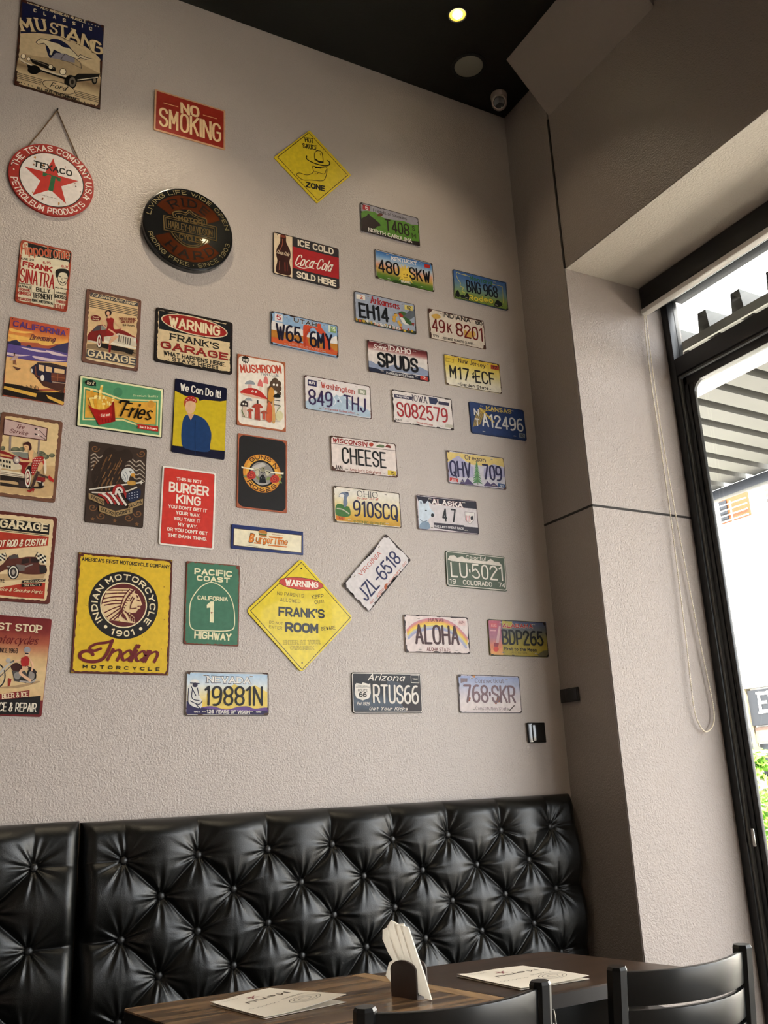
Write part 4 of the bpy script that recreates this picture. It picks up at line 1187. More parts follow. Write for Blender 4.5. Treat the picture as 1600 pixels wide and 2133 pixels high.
# ---- beach poster
s = poster('orange sunset beach poster with a wooden-sided car, CALIFORNIA on top', 'poster', q('20.8 660.6 144.5 684.4 133.5 846 5.3 824'), (20.1, 30.3), 3)
s.panel('#a8553c', 0.3)
s.grad('picture', '104 858 676 968 664 1125 72 1090', ['#bb5138', '#c85a36', '#dc8a44', '#eab45c'], 9)
for p in ('95 960 200 990 330 1000 250 1015 130 1000 90 985', '90 1020 300 1060 420 1075 300 1090 120 1060', '380 1085 560 1105 480 1135 390 1120'): s.S('picture', p, '#eeb95e')
s.P('picture', '74 1088 200 1130 330 1152 480 1165 668 1205 660 1310 400 1290 58 1250', '#5a4a88')
for p in ('66 1200 180 1222 300 1228 180 1240 66 1225', '200 1150 420 1185 520 1200 360 1196', '330 1235 560 1275 655 1280 500 1290 350 1262', '450 1180 600 1215 655 1240 520 1225'): s.S('picture', p, '#d9c0c4')
s.P('picture', '78 1100 112 1086 160 1078 205 1112 200 1138 78 1116', '#2b2a48'); s.P('picture', '250 1142 285 1126 320 1156', '#2b2a48'); s.P('picture', '478 1166 560 1130 670 1103 662 1214', '#37365a')
s.P('picture', '60 1238 300 1285 660 1300 640 1560 340 1560 44 1505', '#e2b273')
s.P('picture', '300 1350 340 1430 420 1530 620 1600 640 1500', '#4a2a22')
s.P('picture', '38 1500 150 1515 260 1540 380 1570 640 1600 628 1716 25 1616', '#1d1310')
s.P('picture', '40 1530 360 1606 350 1640 34 1556', '#d8a848'); s.P('picture', '452 1618 632 1690 612 1718 470 1652', '#d8a848'); s.P('picture', '330 1590 600 1575 540 1592', '#d8a848')
for i in range(14): s.L('picture', [(200 + i * 13, 1556 + i * 2), (206 + i * 13, 1520 + (i * 7) % 24)], 0.16, '#1d1310')
s.P('picture', '296 1352 372 1300 500 1316 650 1352 640 1502 520 1505 400 1472 310 1402', '#232036')
s.P('picture', '360 1300 500 1306 655 1345 652 1362 480 1332 365 1312', '#3a2a28')
for p in ('378 1322 432 1332 430 1392 380 1376', '445 1336 508 1350 504 1400 446 1386', '530 1356 630 1372 628 1412 530 1400'): s.P('picture', p, '#e0b98a')
s.P('picture', '500 1402 640 1420 634 1492 500 1482', '#6d3a28'); s.L('picture', '345 1340 350 1425 395 1450', 0.4, '#7a4430'); s.L('picture', '500 1440 638 1456', 0.25, '#9a5c3c'); s.L('picture', '565 1408 562 1488', 0.25, '#9a5c3c')
s.E('picture', (413, 1452), 18, 30, '#e8ddd0'); s.E('picture', (308, 1382), 10, 20, '#d8ccc0'); s.L('picture', '510 1492 640 1508', 0.3, '#b9a08c')
s.L('picture', '140 1225 140 1265 136 1320', 0.5, '#8a5a44'); s.L('picture', '146 1270 156 1325', 0.35, '#8a5a44'); s.S('picture', '97 1275 140 1240 185 1238 150 1275 110 1284', '#b89a94'); s.P('picture', '118 1336 204 1362 170 1380', '#5a3a30'); s.E('picture', (140, 1216), 8, 9, '#3a2620')
s.T('title_lettering', 'CALIFORNIA', (124, 948), (642, 1048), 62, '#56397a', 0.17); s.T('lettering', 'Dreaming', (286, 1080), (560, 1104), 58, '#5a2440', 0.11, 0.4, 0, 0.4)
s.holes([s.loc(p) for p in q('120 872 655 980')]); s.build()

# ---- garage pin-up poster
s = poster('brown bordered GARAGE poster with a woman in red on a red car', 'poster', q('178.5 600.5 293 626.6 288.4 775.8 171.7 754'), (20.2, 29.9), 3)
s.panel('#6b483b', 0.8); s.P('panel', s.ragged(1.15, 0.3, 30), '#d6b586', local=True)
GY = '#474548'
s.P('picture', '886 612 1350 716 1348 752 880 652', GY)
for i in range(5): s.L('picture', [(876, 678 + 18 * i), (1346, 782 + 16 * i)], 0.28, '#3a3330')
s.P('picture', '850 1120 1000 1120 1335 1180 1330 1245 845 1160', '#8d7455'); s.P('picture', '940 1140 1100 1180 1330 1215 1250 1160 1000 1110', '#1d1512')
s.S('picture', '860 1030 900 985 960 935 1030 935 1050 985 1200 985 1300 1040 1338 1065 1330 1120 1150 1130 1000 1090 870 1100', '#7e1f1a')
s.P('picture', '900 995 945 940 985 938 975 985', '#4a4a4e'); s.P('picture', '990 938 1030 940 1040 975 985 985', '#8a8a80')
s.P('picture', '1015 1050 1160 1015 1330 1060 1336 1140 1150 1135 1015 1095', '#cfc2ab')
for i in range(6): s.L('picture', [(1165 + i * 22, 1032 + i * 6), (1160 + i * 22, 1095 + i * 7)], 0.3, '#2c2420')
s.L('picture', '1015 1092 1170 1130 1330 1160', 0.9, '#e3d9c4'); s.L('picture', '862 1088 950 1105', 0.7, '#c8bca4')
s.E('picture', (972, 1092), 26, 70, '#1c1512'); s.E('picture', (970, 1092), 20, 62, '#e6dcc8'); s.E('picture', (970, 1092), 12, 44, '#7e1f1a'); s.E('picture', (970, 1092), 7, 22, '#d0c4ac'); s.E('picture', (1318, 1075), 14, 20, '#d8d2c4'); s.P('picture', '1210 1160 1310 1180 1290 1225 1230 1210', '#17110f')
SK = '#d9a884'
s.L('picture', '1050 880 1000 900 1010 935 1048 972', 0.45, SK, True); s.L('picture', '1108 880 1150 935 1205 972', 0.42, SK, True)
s.S('picture', '1040 875 1070 860 1112 875 1108 930 1120 975 1190 972 1125 1008 1100 1040 1035 1035 1042 970 1052 920', '#8e1c1a')
s.L('picture', '1060 975 1115 1010 1130 1050 1080 1090 1066 1180', 0.62, SK, True); s.L('picture', '1080 1060 1150 1045 1075 1110', 0.5, SK, True); s.P('picture', '1060 1120 1088 1140 1080 1206 1062 1200', '#7a1815')
s.E('picture', (1062, 815), 30, 26, '#2a1814'); s.S('picture', '1030 800 1036 840 1050 850 1080 842 1090 810 1070 790', '#2a1814'); s.E('picture', (1056, 820), 16, 22, SK); s.L('picture', '1050 834 1060 835', 0.2, RD); s.P('picture', '1052 842 1072 842 1078 868 1050 868', SK)
s.E('picture', (937, 868), 49, 29, '#6e1a17', 8); s.T('lettering', 'Repair', (905, 862), (970, 868), 14, CREAM, 0.16, shear=.3); s.T('lettering', 'Service', (903, 884), (970, 890), 14, CREAM, 0.16, shear=.3)
s.T('lettering', 'MECHANIC', (1168, 884), (1336, 892), 25, '#7a2a22', 0.2, 0, 0.5); s.T('lettering', 'ON DUTY', (1184, 913), (1318, 918), 24, '#7a2a22', 0.2, 0, 0.5); s.T('lettering', '24 Hours', (1200, 944), (1316, 950), 20, INKB, 0.16)
s.T('lettering', 'Full Service Auto Repair', (896, 652), (1338, 746), 34, CREAM, 0.13, 0.3, 0, 0.4)
s.P('picture', '850 1168 1332 1252 1326 1335 842 1246', GY); s.T('title_lettering', 'GARAGE', (850, 1238), (1322, 1326), 74, '#dcc79e', 0.2, 0.4, 0.4); s.L('picture', '865 1268 1310 1352', 0.4, CREAM)
s.holes([s.loc(p) for p in q('880 597 1362 705 840 1275 1335 1365')], 0.2); s.build()

# ---- rusty WARNING garage sign
s = poster('rusty cream and black WARNING garage sign with red oval', 'sign', q('323 639.7 484.4 673.3 483.2 783.2 320.6 752'), (30.7, 22.9), 4)
s.panel('#1d1311', 1.2); s.P('panel', s.ragged(0.95, 0.35, 40), '#d4bc94', local=True)
s.P('picture', '145 222 852 372 836 540 145 405', '#14141a'); s.E('picture', (491, 376), 334, 88, '#d9c6a4', 13.5, 40); s.E('picture', (491, 376), 323, 79, '#97211b', 13.5, 40)
s.T('title_lettering', 'WARNING', (240, 382), (742, 480), 104, '#e2d0aa', 0.21); s.T('lettering', "FRANK'S", (248, 510), (732, 610), 66, INKB, 0.2, 0.35, 0.4, sh=('#8a7a60', 0.04))
s.T('lettering', 'GARAGE', (156, 590), (818, 716), 74, '#8f1f1a', 0.24, 0.35, 0.4, sh=('#2a1a14', 0.05)); s.T('lettering', 'WHAT HAPPENS HERE.', (186, 660), (795, 778), 44, INKB, 0.19); s.T('lettering', 'STAYS HERE!!', (270, 722), (722, 810), 42, INKB, 0.19)
s.rust(40, 0.9, '#1d1311'); s.rust(14, 0.35, '#4a2a1c', False); s.build()

# ---- fries sign
s = poster('green and orange fries sign with a red carton of fries', 'sign', q('165.2 780.8 339.7 811.4 337.6 914.7 159.3 886.9'), (30.3, 19.8), 5, ink=INK_GLOSS)
s.panel('#15140f', 0.4); s.P('panel', s.rect(0.3, 0.2), '#e6e2b2', local=True); s.P('panel', s.rect(1.0, 0.2), '#56946a', local=True)
s.P('picture', '796 215 905 235 1160 328 1508 340 1500 600 1310 586 1165 534 782 530', '#e0d493'); s.P('picture', '808 232 900 252 1158 342 1494 354 1488 586 1310 572 1168 520 794 518', '#56946a'); s.P('picture', '818 244 900 264 1158 352 1484 364 1478 576 1310 562 1168 510 806 508', '#dca33f')
for x, y, r_ in ((1435, 380, 35), (1120, 265, 45)): s.E('picture', (x, y), r_, r_, '#c89038' if x > 1200 else '#47805c', 0, 20)
g = random.Random(4)
for i in range(34):
    x0 = g.uniform(868, 1065); y0 = 430; x1 = 860 + (x0 - 868) * 1.15 + g.uniform(-35, 20); y1 = 395 - g.uniform(20, 150) * (1 - abs(x0 - 960) / 190)
    if i == 0: x0, x1, y1 = 930, 968, 200
    if i == 1: x0, x1, y1 = 900, 870, 235
    s.P('picture', [(x0 - 12, y0), (x1 - 13, y1), (x1 + 12, y1 - 6), (x0 + 12, y0 - 6)], g.choice(['#e3b243', '#d89a30', '#eec35a'])); s.P('picture', [(x1 - 13, y1), (x1 + 12, y1 - 6), (x1 + 13, y1 + 12), (x1 - 12, y1 + 16)], '#f3dd90')
s.P('picture', '833 384 880 420 940 438 1000 436 1050 398 1082 350 1096 545 940 580', '#a61f1c'); s.P('picture', '1064 370 1082 350 1096 545 1060 550', '#861613'); s.E('picture', (1000, 487), 60, 22, '#c03a30', -3)
for i in range(4): s.L('picture', [(970 + i * 28, 520 - i * 2), (974 + i * 28, 556 - i * 2)], 0.25, '#7c1412')
s.T('lettering', 'Eat me!', (958, 503), (1046, 492), 26, '#f1e4d0', 0.15, 0.2, 0, 0.2); s.E('picture', (858, 180), 54, 30, '#17201a', 8); s.P('picture', '895 190 915 210 880 205', '#17201a'); s.T('lettering', 'Try it', (815, 192), (902, 200), 32, CREAM, 0.13, 0, 0, 0.3)
s.T('title_lettering', 'Fries', (1133, 498), (1480, 548), 148, '#17120c', 0.2, 0.35, 0, 0.35); s.L('title_lettering', '1132 372 1160 352 1230 360', 0.9, '#17120c', True)
s.T('lettering', 'Premium Quality', (1268, 310), (1502, 318), 20, '#e6e2b2', 0.12); s.P('picture', '1296 570 1502 594 1502 644 1300 612 1312 592', '#b3261f'); s.T('lettering', 'Best in town', (1325, 608), (1486, 628), 22, '#f0dccb', 0.18); s.build()

# ---- yellow and navy poster
s = poster('yellow and navy poster reading We Can Do It! over a plain figure in blue', 'poster', q('363.3 788 471 809.3 467.9 960.2 357.8 941'), (20.3, 29.8), 4, ink=INK_GLOSS)
s.panel('#14152c', 0.6); s.P('picture', '300 1010 400 1062 522 1078 542 1112 582 1100 740 1116 803 1108 791 1602 276 1546', '#c6ad24')
s.S('picture', '372 1330 395 1262 440 1240 500 1245 600 1300 655 1420 645 1540 620 1610 400 1575 362 1480', '#1d3a66'); s.L('picture', '500 1300 495 1450 500 1640', 0.3, '#142a4c'); s.P('picture', '420 1235 490 1240 455 1300', '#c79a74')
s.E('picture', (452, 1165), 52, 72, '#d3ab86', 4); s.S('picture', '396 1170 392 1110 420 1072 470 1062 508 1092 512 1130 460 1112 412 1122', '#a32a22')
for x, y in q('410 1110 430 1090 460 1080 485 1095 420 1140 500 1112'): s.E('picture', (x, y), 4, 4, '#e8d8c8', n=8)
s.T('title_lettering', 'We Can Do It!', (350, 1010), (748, 1086), 76, '#e9e2d4', 0.17); s.build()

# ---- mushroom poster
s = poster('cream MUSHROOM FAN CLUB poster with drawn mushrooms', 'poster', q('492.3 737 593.2 756.8 595.4 901.3 493.8 884.7'), (20.3, 30.2), 4)
s.panel('#a85e3c', 0.3); s.P('panel', [Vector(p) + Vector((s.rng.uniform(-.08, .08), s.rng.uniform(-.08, .08))) for p in s.rect(0.6, 1.8, 9)], '#e3d9cb', local=True)
s.star('picture', (992, 706), 42, INKB, 12, 0.75); s.T('lettering', 'THE', (962, 720), (1022, 728), 24, '#e3d9cb', 0.2)
s.T('title_lettering', 'MUSHROOM', (945, 835), (1347, 842), 82, '#b8442c', 0.2); s.T('lettering', 'FAN CLUB', (1142, 860), (1316, 876), 30, '#8a8a88', 0.2)
def shroom(c, rx, ry, cap, st, sw, bot, stc='#d9c9b4'):
    s.P('picture', [(c[0] - sw, c[1]), (c[0] + sw, c[1]), (c[0] + sw * 1.2, bot), (c[0] - sw * 1.2, bot - 8)], stc)
    s.S('picture', [(c[0] - rx, c[1] + ry * .4), (c[0] - rx * .7, c[1] - ry * .5), (c[0], c[1] - ry), (c[0] + rx * .7, c[1] - ry * .5), (c[0] + rx, c[1] + ry * .6), (c[0], c[1] + ry * .5)], cap)
for a in (((1035, 935), 50, 26, '#8a8f94', 0, 16, 1000, '#d9a8a0'), ((1135, 945), 26, 45, '#cf6a66', 0, 12, 1080), ((1190, 915), 24, 48, '#d0706a', 0, 10, 1210), ((1020, 1098), 36, 20, '#8c9296', 0, 10, 1180, '#c8b8b0')): shroom(*a)
for x, y, r_ in ((1265, 945, 38), (1305, 945, 36), (1250, 985, 34), (1310, 990, 34), (1320, 1040, 22), (1280, 915, 30)): s.E('picture', (x, y), r_, r_, '#54402f', n=16)
s.P('picture', '1205 980 1262 985 1250 1140 1200 1135', '#7a5236')
for p in ((1268, 952), (1300, 956)): s.E('picture', p, 10, 12, '#efe6da', n=12)
s.S('picture', '938 1028 985 992 1060 985 1130 1012 1180 1060 1205 1096 1100 1066 1000 1046', '#b52a24'); s.S('picture', '945 1034 1060 1052 1195 1096 1120 1090 1000 1062', '#d9a890')
for p in ((1060, 1018), (1092, 1024)): s.E('picture', p, 11, 11, '#efe0d4', n=12); s.E('picture', p, 4, 4, INKB, n=8)
s.S('picture', '1210 1090 1222 1000 1245 978 1268 1010 1276 1090 1240 1118', '#c98a3a'); s.S('picture', '1195 1300 1205 1150 1225 1120 1250 1180 1250 1310', '#c45a34'); s.S('picture', '1250 1310 1256 1120 1270 1120 1282 1310', '#d0a060')
for i in range(6): s.L('picture', [(1266, 1060 + i * 22), (1330, 1068 + i * 22)], 0.3, INKB if i % 2 == 0 else '#d8d0c4')
s.S('picture', '1265 1060 1290 1042 1325 1052 1330 1080 1268 1078', INKB); s.S('picture', '945 1160 952 1120 980 1108 1012 1130 1010 1170', '#3a2e2a'); s.P('picture', '965 1165 1000 1168 1002 1270 960 1262', '#d0b8a8')
for p in ((968, 1140), (992, 1144)): s.E('picture', p, 9, 9, '#efe6da', n=10)
shroom((1108, 1165), 50, 28, '#a8402e', 0, 22, 1305, '#a8402e'); shroom((1036, 1205), 32, 18, '#a34a34', 0, 12, 1285, '#b84a3a'); shroom((1172, 1225), 34, 18, '#9c4a36', 0, 12, 1300, '#b8503c')
s.E('picture', (1320, 1258), 38, 48, '#cfc79e', n=20); s.L('picture', '1300 1210 1335 1160', 0.3, '#8a9a70'); s.L('picture', '950 1200 985 1275', 0.3, '#5a7a4a')
s.L('picture', '1110 1105 1110 1140', 0.5, INKB); s.L('picture', '955 1262 1060 1290 1180 1305 1330 1318', 0.15, '#8a7a6a'); s.rust(14, 0.4, '#a85e3c'); s.build()

# ---- tyre service poster
s = poster('brown bordered Tire Service poster with a woman leaning on a red car', 'poster', q('1.5 857.5 127.5 881 114.8 1048.6 -13 1030'), (20, 30), 'T')
s.panel('#6d4836', 0.9); s.P('panel', s.ragged(1.1, 0.3, 36), '#d8bb8a', local=True)
s.P('picture', '0 1180 400 1200 1220 1240 1170 1900 1000 1930 0 1830', '#c4a274')
for x, y, rx, ry in ((340, 880, 110, 55), (480, 880, 60, 60), (60, 850, 55, 50), (930, 980, 80, 60), (1000, 1040, 90, 60), (1150, 1010, 70, 45), (880, 950, 70, 40)): s.E('picture', (x, y), rx, ry, '#5a5c48', n=14); s.E('picture', (x - 12, y - 15), rx * .6, ry * .5, '#777457', n=12)
s.P('picture', '205 570 252 580 240 930 190 920', '#8d7c72'); s.P('picture', '845 660 885 670 862 1040 830 1030', '#8d7c72')
s.P('picture', '95 195 1045 410 1025 678 68 545', '#c0a39c'); s.L('picture', '95 195 1045 410 1025 678 68 545', 0.32, '#4a1a18', closed=True)
s.T('title_lettering', 'Tire', (335, 405), (562, 438), 105, '#5a1c1a', 0.13, 0.3, 0, 0.4); s.T('title_lettering', 'Service', (192, 500), (642, 578), 98, '#5a1c1a', 0.13, 0.3, 0, 0.4)
for y in (400, 520): s.L('picture', [(760, y), (860, y + 40), (1010, y + 200 - (y - 400) * .5)], 0.22, '#3a2a28'); s.E('picture', (785, y + 20), 26, 20, '#3a2f30', 30); s.E('picture', (850, y + 35), 24, 16, '#e0d6cc', 40)
s.P('picture', '0 1600 560 1700 1010 1700 900 1750 560 1745 0 1680', '#2a1d18'); s.P('picture', '0 1440 560 1520 560 1700 420 1690 400 1610 290 1580 0 1560', '#231813')
s.P('picture', '0 900 130 930 330 1020 620 1040 720 1160 640 1190 560 1300 545 1480 470 1420 470 1250 300 1130 0 1050', '#8a1d1a'); s.P('picture', '0 965 200 1010 280 1060 0 1020', '#c49a64')
s.P('picture', '230 925 420 920 625 955 620 1090 480 1060 330 1000', '#7d7f74'); s.L('picture', '225 930 420 922 630 955', 0.22, '#d8c9ae')
s.P('picture', '0 1045 290 1105 480 1240 475 1310 300 1335 0 1290', '#d3c4a6')
for r_ in range(2):
    for i in range(4): x, y = -10 + i * 68, 1092 + r_ * 105 + i * 14; s.P('picture', [(x, y), (x + 42, y + 9), (x + 42, y + 62), (x, y + 52)], '#1a1310')
s.P('picture', '0 1320 480 1400 590 1470 575 1515 0 1440', '#d9cbb0'); s.L('picture', '0 1375 500 1450', 0.2, '#5a463a'); s.L('picture', '0 1415 520 1490', 0.2, '#5a463a'); s.P('picture', '0 1185 40 1290 0 1330', '#e2d6c0')
s.E('picture', (360, 1118), 78, 92, '#6a5a58', n=20); s.E('picture', (370, 1112), 58, 72, '#b8aaa0', n=20); s.E('picture', (375, 1120), 26, 30, '#e2d6c4', n=14)
s.S('picture', '560 1480 590 1320 640 1240 700 1280 700 1420', '#2a1512'); s.P('picture', '410 1560 560 1590 570 1730 420 1700', '#3a2c28')
s.E('picture', (612, 1520), 74, 215, '#1a1210', n=30); s.E('picture', (612, 1520), 64, 203, '#e2d8c6', n=30); s.E('picture', (612, 1515), 46, 158, '#7e1d1a', n=24); s.E('picture', (606, 1510), 30, 110, '#d8ccb4', n=20); s.L('picture', '580 1540 640 1510', 0.35, '#3a2018')
s.P('picture', '800 1480 1000 1510 1000 1590 900 1610 800 1570', '#84201c'); s.P('picture', '790 1570 960 1600 970 1720 870 1730 860 1630', '#1d1412'); s.L('picture', '790 1580 905 1605', 0.3, '#e0d4c0'); s.E('picture', (950, 1650), 14, 40, '#cfc4b0', n=12)
SK = '#dcae7c'
s.P('picture', '740 900 830 1000 790 1060 720 1090 640 1010 640 950 690 895', '#b7a077'); s.S('picture', '625 940 700 895 745 930 715 1010 715 1160 600 1165 470 1160 430 1120 440 1085 500 1110 640 1120 635 1020', SK)
s.S('picture', '505 765 560 725 640 715 690 790 695 880 650 900 630 880 600 800 540 790', '#3c1614'); s.S('picture', '525 790 600 780 640 830 620 890 575 905 545 870', SK); s.L('picture', '548 868 568 870', 0.25, RD); s.L('picture', '560 820 590 826', 0.2, '#2a1512')
s.S('picture', '720 1090 800 1050 930 1040 970 1080 900 1160 840 1260 760 1420 715 1460 690 1300 710 1180', '#a8241e')
g = random.Random(3)
for i in range(7):
    for j in range(5): x, y = 745 + j * 38 - i * 8 + (i % 2) * 18, 1085 + i * 52; s.E('picture', (x, y), 10, 10, '#e8d8c4', n=8)
s.S('picture', '970 1075 1010 1150 1025 1300 1010 1420 985 1420 960 1250 965 1150', '#e0d0b8'); s.S('picture', '900 1170 960 1130 975 1190 930 1250', '#b02a22'); s.S('picture', '850 1220 930 1170 950 1260 890 1340 830 1360', SK)
s.L('picture', '850 1370 790 1500 740 1640 680 1760', 0.85, '#3d2a25', True); s.L('picture', '830 1430 950 1470 1060 1510', 0.7, '#4a342c', True); s.P('picture', '1050 1490 1090 1460 1190 1560 1180 1620 1090 1560', '#b3231d'); s.P('picture', '590 1780 640 1790 740 1740 760 1770 725 1850 712 1800 650 1840 600 1810', '#8e1c18')
s.holes([s.loc(p) for p in q('1300 300 1170 2000')], 0.2); s.build()

# ---- eagle
s = poster('dark brown embossed poster of a bald eagle with a flag', 'poster', q('186 919.3 305.6 936 298 1101.3 176 1087'), (20.1, 29.8), 5)
s.panel('#37281f', 0.7)
for i in range(5):
    s.L('picture', [(862, 870 + 34 * i), (900, 850 + 36 * i), (940, 890 + 34 * i), (985, 860 + 36 * i)], 0.38, '#a99a8a', True)
    s.L('picture', [(1170, 905 + 36 * i), (1230, 880 + 40 * i), (1290, 930 + 40 * i), (1330, 915 + 42 * i), (1375, 965 + 38 * i)], 0.38, '#a99a8a', True)
BR = '#7b532f'
for cx, cy, sg in ((905, 800, 1), (1345, 850, -1), (880, 1360, 1), (1310, 1420, -1), (960, 1440, -1), (1220, 1460, 1)):
    s.L('picture', [(cx + sg * (42 - 3.2 * i) * math.cos(i * 0.75), cy + (36 - 2.8 * i) * math.sin(i * 0.75)) for i in range(12)], 0.32, BR, True)
for p in ((1090, 1488), (1300, 1520), (880, 1470)): s.star('picture', p, 24, BR)
s.S('picture', '1000 815 1060 790 1130 830 1200 800 1250 840 1260 900 1190 940 1190 1010 1150 1100 1080 1150 1010 1215 960 1190 905 1190 868 1080 890 980 960 900', '#2b1c13')
g = random.Random(8)
for i in range(46):
    t = g.random(); x = 900 + 260 * g.random(); y = 850 + 300 * g.random()
    if (x - 1040) ** 2 / 150 ** 2 + (y - 1010) ** 2 / 180 ** 2 > 1: continue
    s.L('picture', [(x, y), (x - 12, y + 30), (x - 30, y + 62)], 0.3, g.choice(['#6e4a28', '#4a3320', '#8a6238', '#2f2018']), True)
for x in range(890, 1020, 22): s.L('picture', [(x + 40, 1090), (x + 10, 1150), (x + 6, 1205)], 0.5, g.choice(['#4a3320', '#6b4a2a', '#2a1c14']), True)
s.S('picture', '1150 1045 1165 1006 1200 986 1246 994 1274 1024 1270 1046 1242 1052 1228 1078 1216 1114 1186 1122 1160 1092', '#c4c4c0')
for p in ('1165 1040 1190 1080 1185 1110', '1185 1020 1208 1060 1205 1100', '1160 1070 1175 1100'): s.L('picture', p, 0.2, '#5a646c', True)
s.P('picture', '1240 1046 1268 1034 1282 1052 1282 1090 1270 1070 1242 1068', '#c48a34'); s.E('picture', (1236, 1028), 6, 5, INKB, n=8); s.L('picture', '1222 1018 1250 1020', 0.2, '#4a4038')
s.L('picture', '843 1194 1000 1170 1340 1126', 0.5, '#cfc8bc'); s.star('picture', (1340, 1124), 24, '#d8d0c0', 4)
s.L('picture', '870 1220 1010 1225 1180 1215 1300 1170', 0.5, '#c8bfb0', True)
for i in range(6): s.L('picture', [(930 + 38 * i, 1235 - 6 * i), (990 + 32 * i, 1265 + 2 * i), (1030 + 34 * i, 1325 + 4 * i)], 0.75, '#d9cfc4' if i % 2 else '#98241f', True)
s.L('picture', '1075 1240 1090 1175 1135 1155 1170 1190 1200 1270', 0.9, '#98241f', True); s.L('picture', '1095 1245 1110 1190 1138 1178 1160 1210', 0.7, '#d9cfc4', True)
s.S('picture', '1200 1240 1270 1200 1330 1190 1330 1260 1270 1310 1210 1290', '#1c2440')
for i in range(12): s.E('picture', (1225 + (i % 4) * 26, 1232 + (i // 4) * 24 - (i % 4) * 5), 5, 5, '#ccd0d8', n=6)
s.S('picture', '1205 1120 1240 1110 1285 1120 1280 1150 1220 1150', '#b98a3c')
for t, a, b in (('THESE', (846, 1268), (985, 1330)), ('COLORS', (945, 1388), (1088, 1440)), ("DON'T", (1102, 1440), (1252, 1405)), ('RUN', (1222, 1372), (1352, 1322))):
    s.P('ribbon', [(a[0] - 6, a[1] - 42), (b[0] + 4, b[1] - 42), (b[0] + 2, b[1] + 14), (a[0] - 6, a[1] + 14)], '#9a7f56'); s.T('ribbon', t, (a[0] + 6, a[1] + 2), (b[0] - 6, b[1] + 2), 32, '#1a120c', 0.22, 0.2)
s.build()

# ---- red fast food joke sign
s = poster('red poster of white capitals with a white rim, THIS IS NOT at its top', 'poster', q('337 970 449 985.8 445 1148 330.8 1134'), (20.2, 29.9), 7, ink=INK_GLOSS)
s.panel('#e4ddd4', 0.9); s.P('panel', s.rect(0.62, 0.5), '#5c1712', local=True); s.P('panel', s.rect(0.7, 0.45), '#c8382e', local=True)
for t, a, b, h, w in (('THIS IS NOT', (296, 538), (534, 572), 31, .2), ('BURGER', (226, 644), (596, 688), 94, .27), ('KING', (293, 750), (522, 780), 86, .27), ("YOU DON'T GET IT", (220, 794), (580, 838), 33, .2), ('YOUR WAY.', (290, 852), (517, 882), 33, .2), ('YOU TAKE IT', (270, 906), (518, 935), 33, .2), ('MY WAY.', (310, 962), (490, 986), 33, .2), ("OR YOU DON'T GET", (208, 1004), (585, 1048), 33, .2), ('THE DAMN THING.', (216, 1060), (575, 1100), 33, .2)):
    s.T('lettering', t, a, b, h, '#eadfd0', w)
s.build()

# ---- black poster with golden ring
s = poster('black poster with a golden ring emblem of pistols and red roses', 'poster', q('494 902.5 597 918.7 597.5 1070.8 493 1056.6'), (20.3, 30), 'G')
s.panel('#a3593c', 0.5); s.P('panel', [Vector(p) + Vector((s.rng.uniform(-.08, .05), s.rng.uniform(-.05, .05))) for p in s.rect(0.55, 2.2, 8)], '#1b1818', local=True)
cc = s.loc((715, 1092)); rr = (s.loc((1182, 1150)) - cc).length; k_ = rr / 7.8
s.disc('picture', cc, 7.9 * k_, '#5a3010'); s.disc('picture', cc, 7.7 * k_, '#cf8a2e', r0=6.6 * k_); s.disc('picture', cc, 6.6 * k_, '#dca23f', r0=5.4 * k_); s.disc('picture', cc, 5.3 * k_, '#0f0d0d'); s.disc('picture', cc, 4.7 * k_, '#8d8884'); s.S('picture', '480 930 620 860 720 830 800 900 650 960 560 970', '#b9b2ac'); s.S('picture', '540 1290 680 1330 850 1330 760 1380 640 1370', '#a9a4a0')
s.A('lettering', 'GUNS N', cc, 5.75 * k_, 138, 26, 1.75 * k_, '#3a1608', 0.2); s.A('lettering', 'ROSES', cc, 7.5 * k_, 213, 325, 1.75 * k_, '#3a1608', 0.2, top=False)
s.P('picture', '640 1320 650 1180 730 1100 790 1190 815 1330', '#141518')
s.P('picture', '202 905 260 935 500 965 520 990 480 998 240 960 205 955', '#e6dfc8'); s.P('picture', '1244 1068 1180 1070 950 1050 920 1070 960 1085 1180 1112 1240 1115', '#e6dfc8')
for p in ('510 980 600 960 670 1010 640 1060 560 1050', '800 1010 900 1030 930 1080 850 1110 790 1060', '560 1060 640 1080 600 1160 540 1110', '800 1090 860 1110 900 1130 830 1150'): s.S('picture', p, '#bdb69c')
for p in ('540 1010 620 1000 650 1040', '820 1040 900 1060 860 1090', '700 980 740 940 770 990', '690 1060 735 1090 780 1060'): s.L('picture', p, 0.3, '#16130f', True)
s.S('picture', '680 960 735 930 790 980 740 1060 690 1020', '#8f8a72'); s.L('picture', '715 950 740 975 765 960', 0.25, '#2a2a20', True); s.E('picture', (690, 1200), 10, 12, '#8a8a8a', n=8); s.E('picture', (762, 1208), 10, 12, '#8a8a8a', n=8)
for p in ('245 1165 300 1140 350 1160 320 1200', '560 1150 620 1180 650 1250 590 1230', '860 1170 910 1190 880 1260 810 1240', '1120 1150 1190 1150 1200 1200 1140 1190', '1130 1260 1195 1310 1190 1340 1120 1310'): s.S('picture', p, '#7d8a52')
for cx, cy in ((442, 1135), (1020, 1230)):
    s.S('picture', [(cx + (112 + 10 * math.sin(i * 2.1)) * math.cos(i * 0.7), cy + (106 + 10 * math.cos(i * 1.7)) * math.sin(i * 0.7)) for i in range(9)], '#b03428'); s.E('picture', (cx - 4, cy - 6), 66, 62, '#c24434', n=14)
    s.L('picture', [(cx + (8 + 6.5 * i) * math.cos(i * 0.9), cy + (8 + 6 * i) * math.sin(i * 0.9)) for i in range(13)], 0.22, '#6a1712', True)
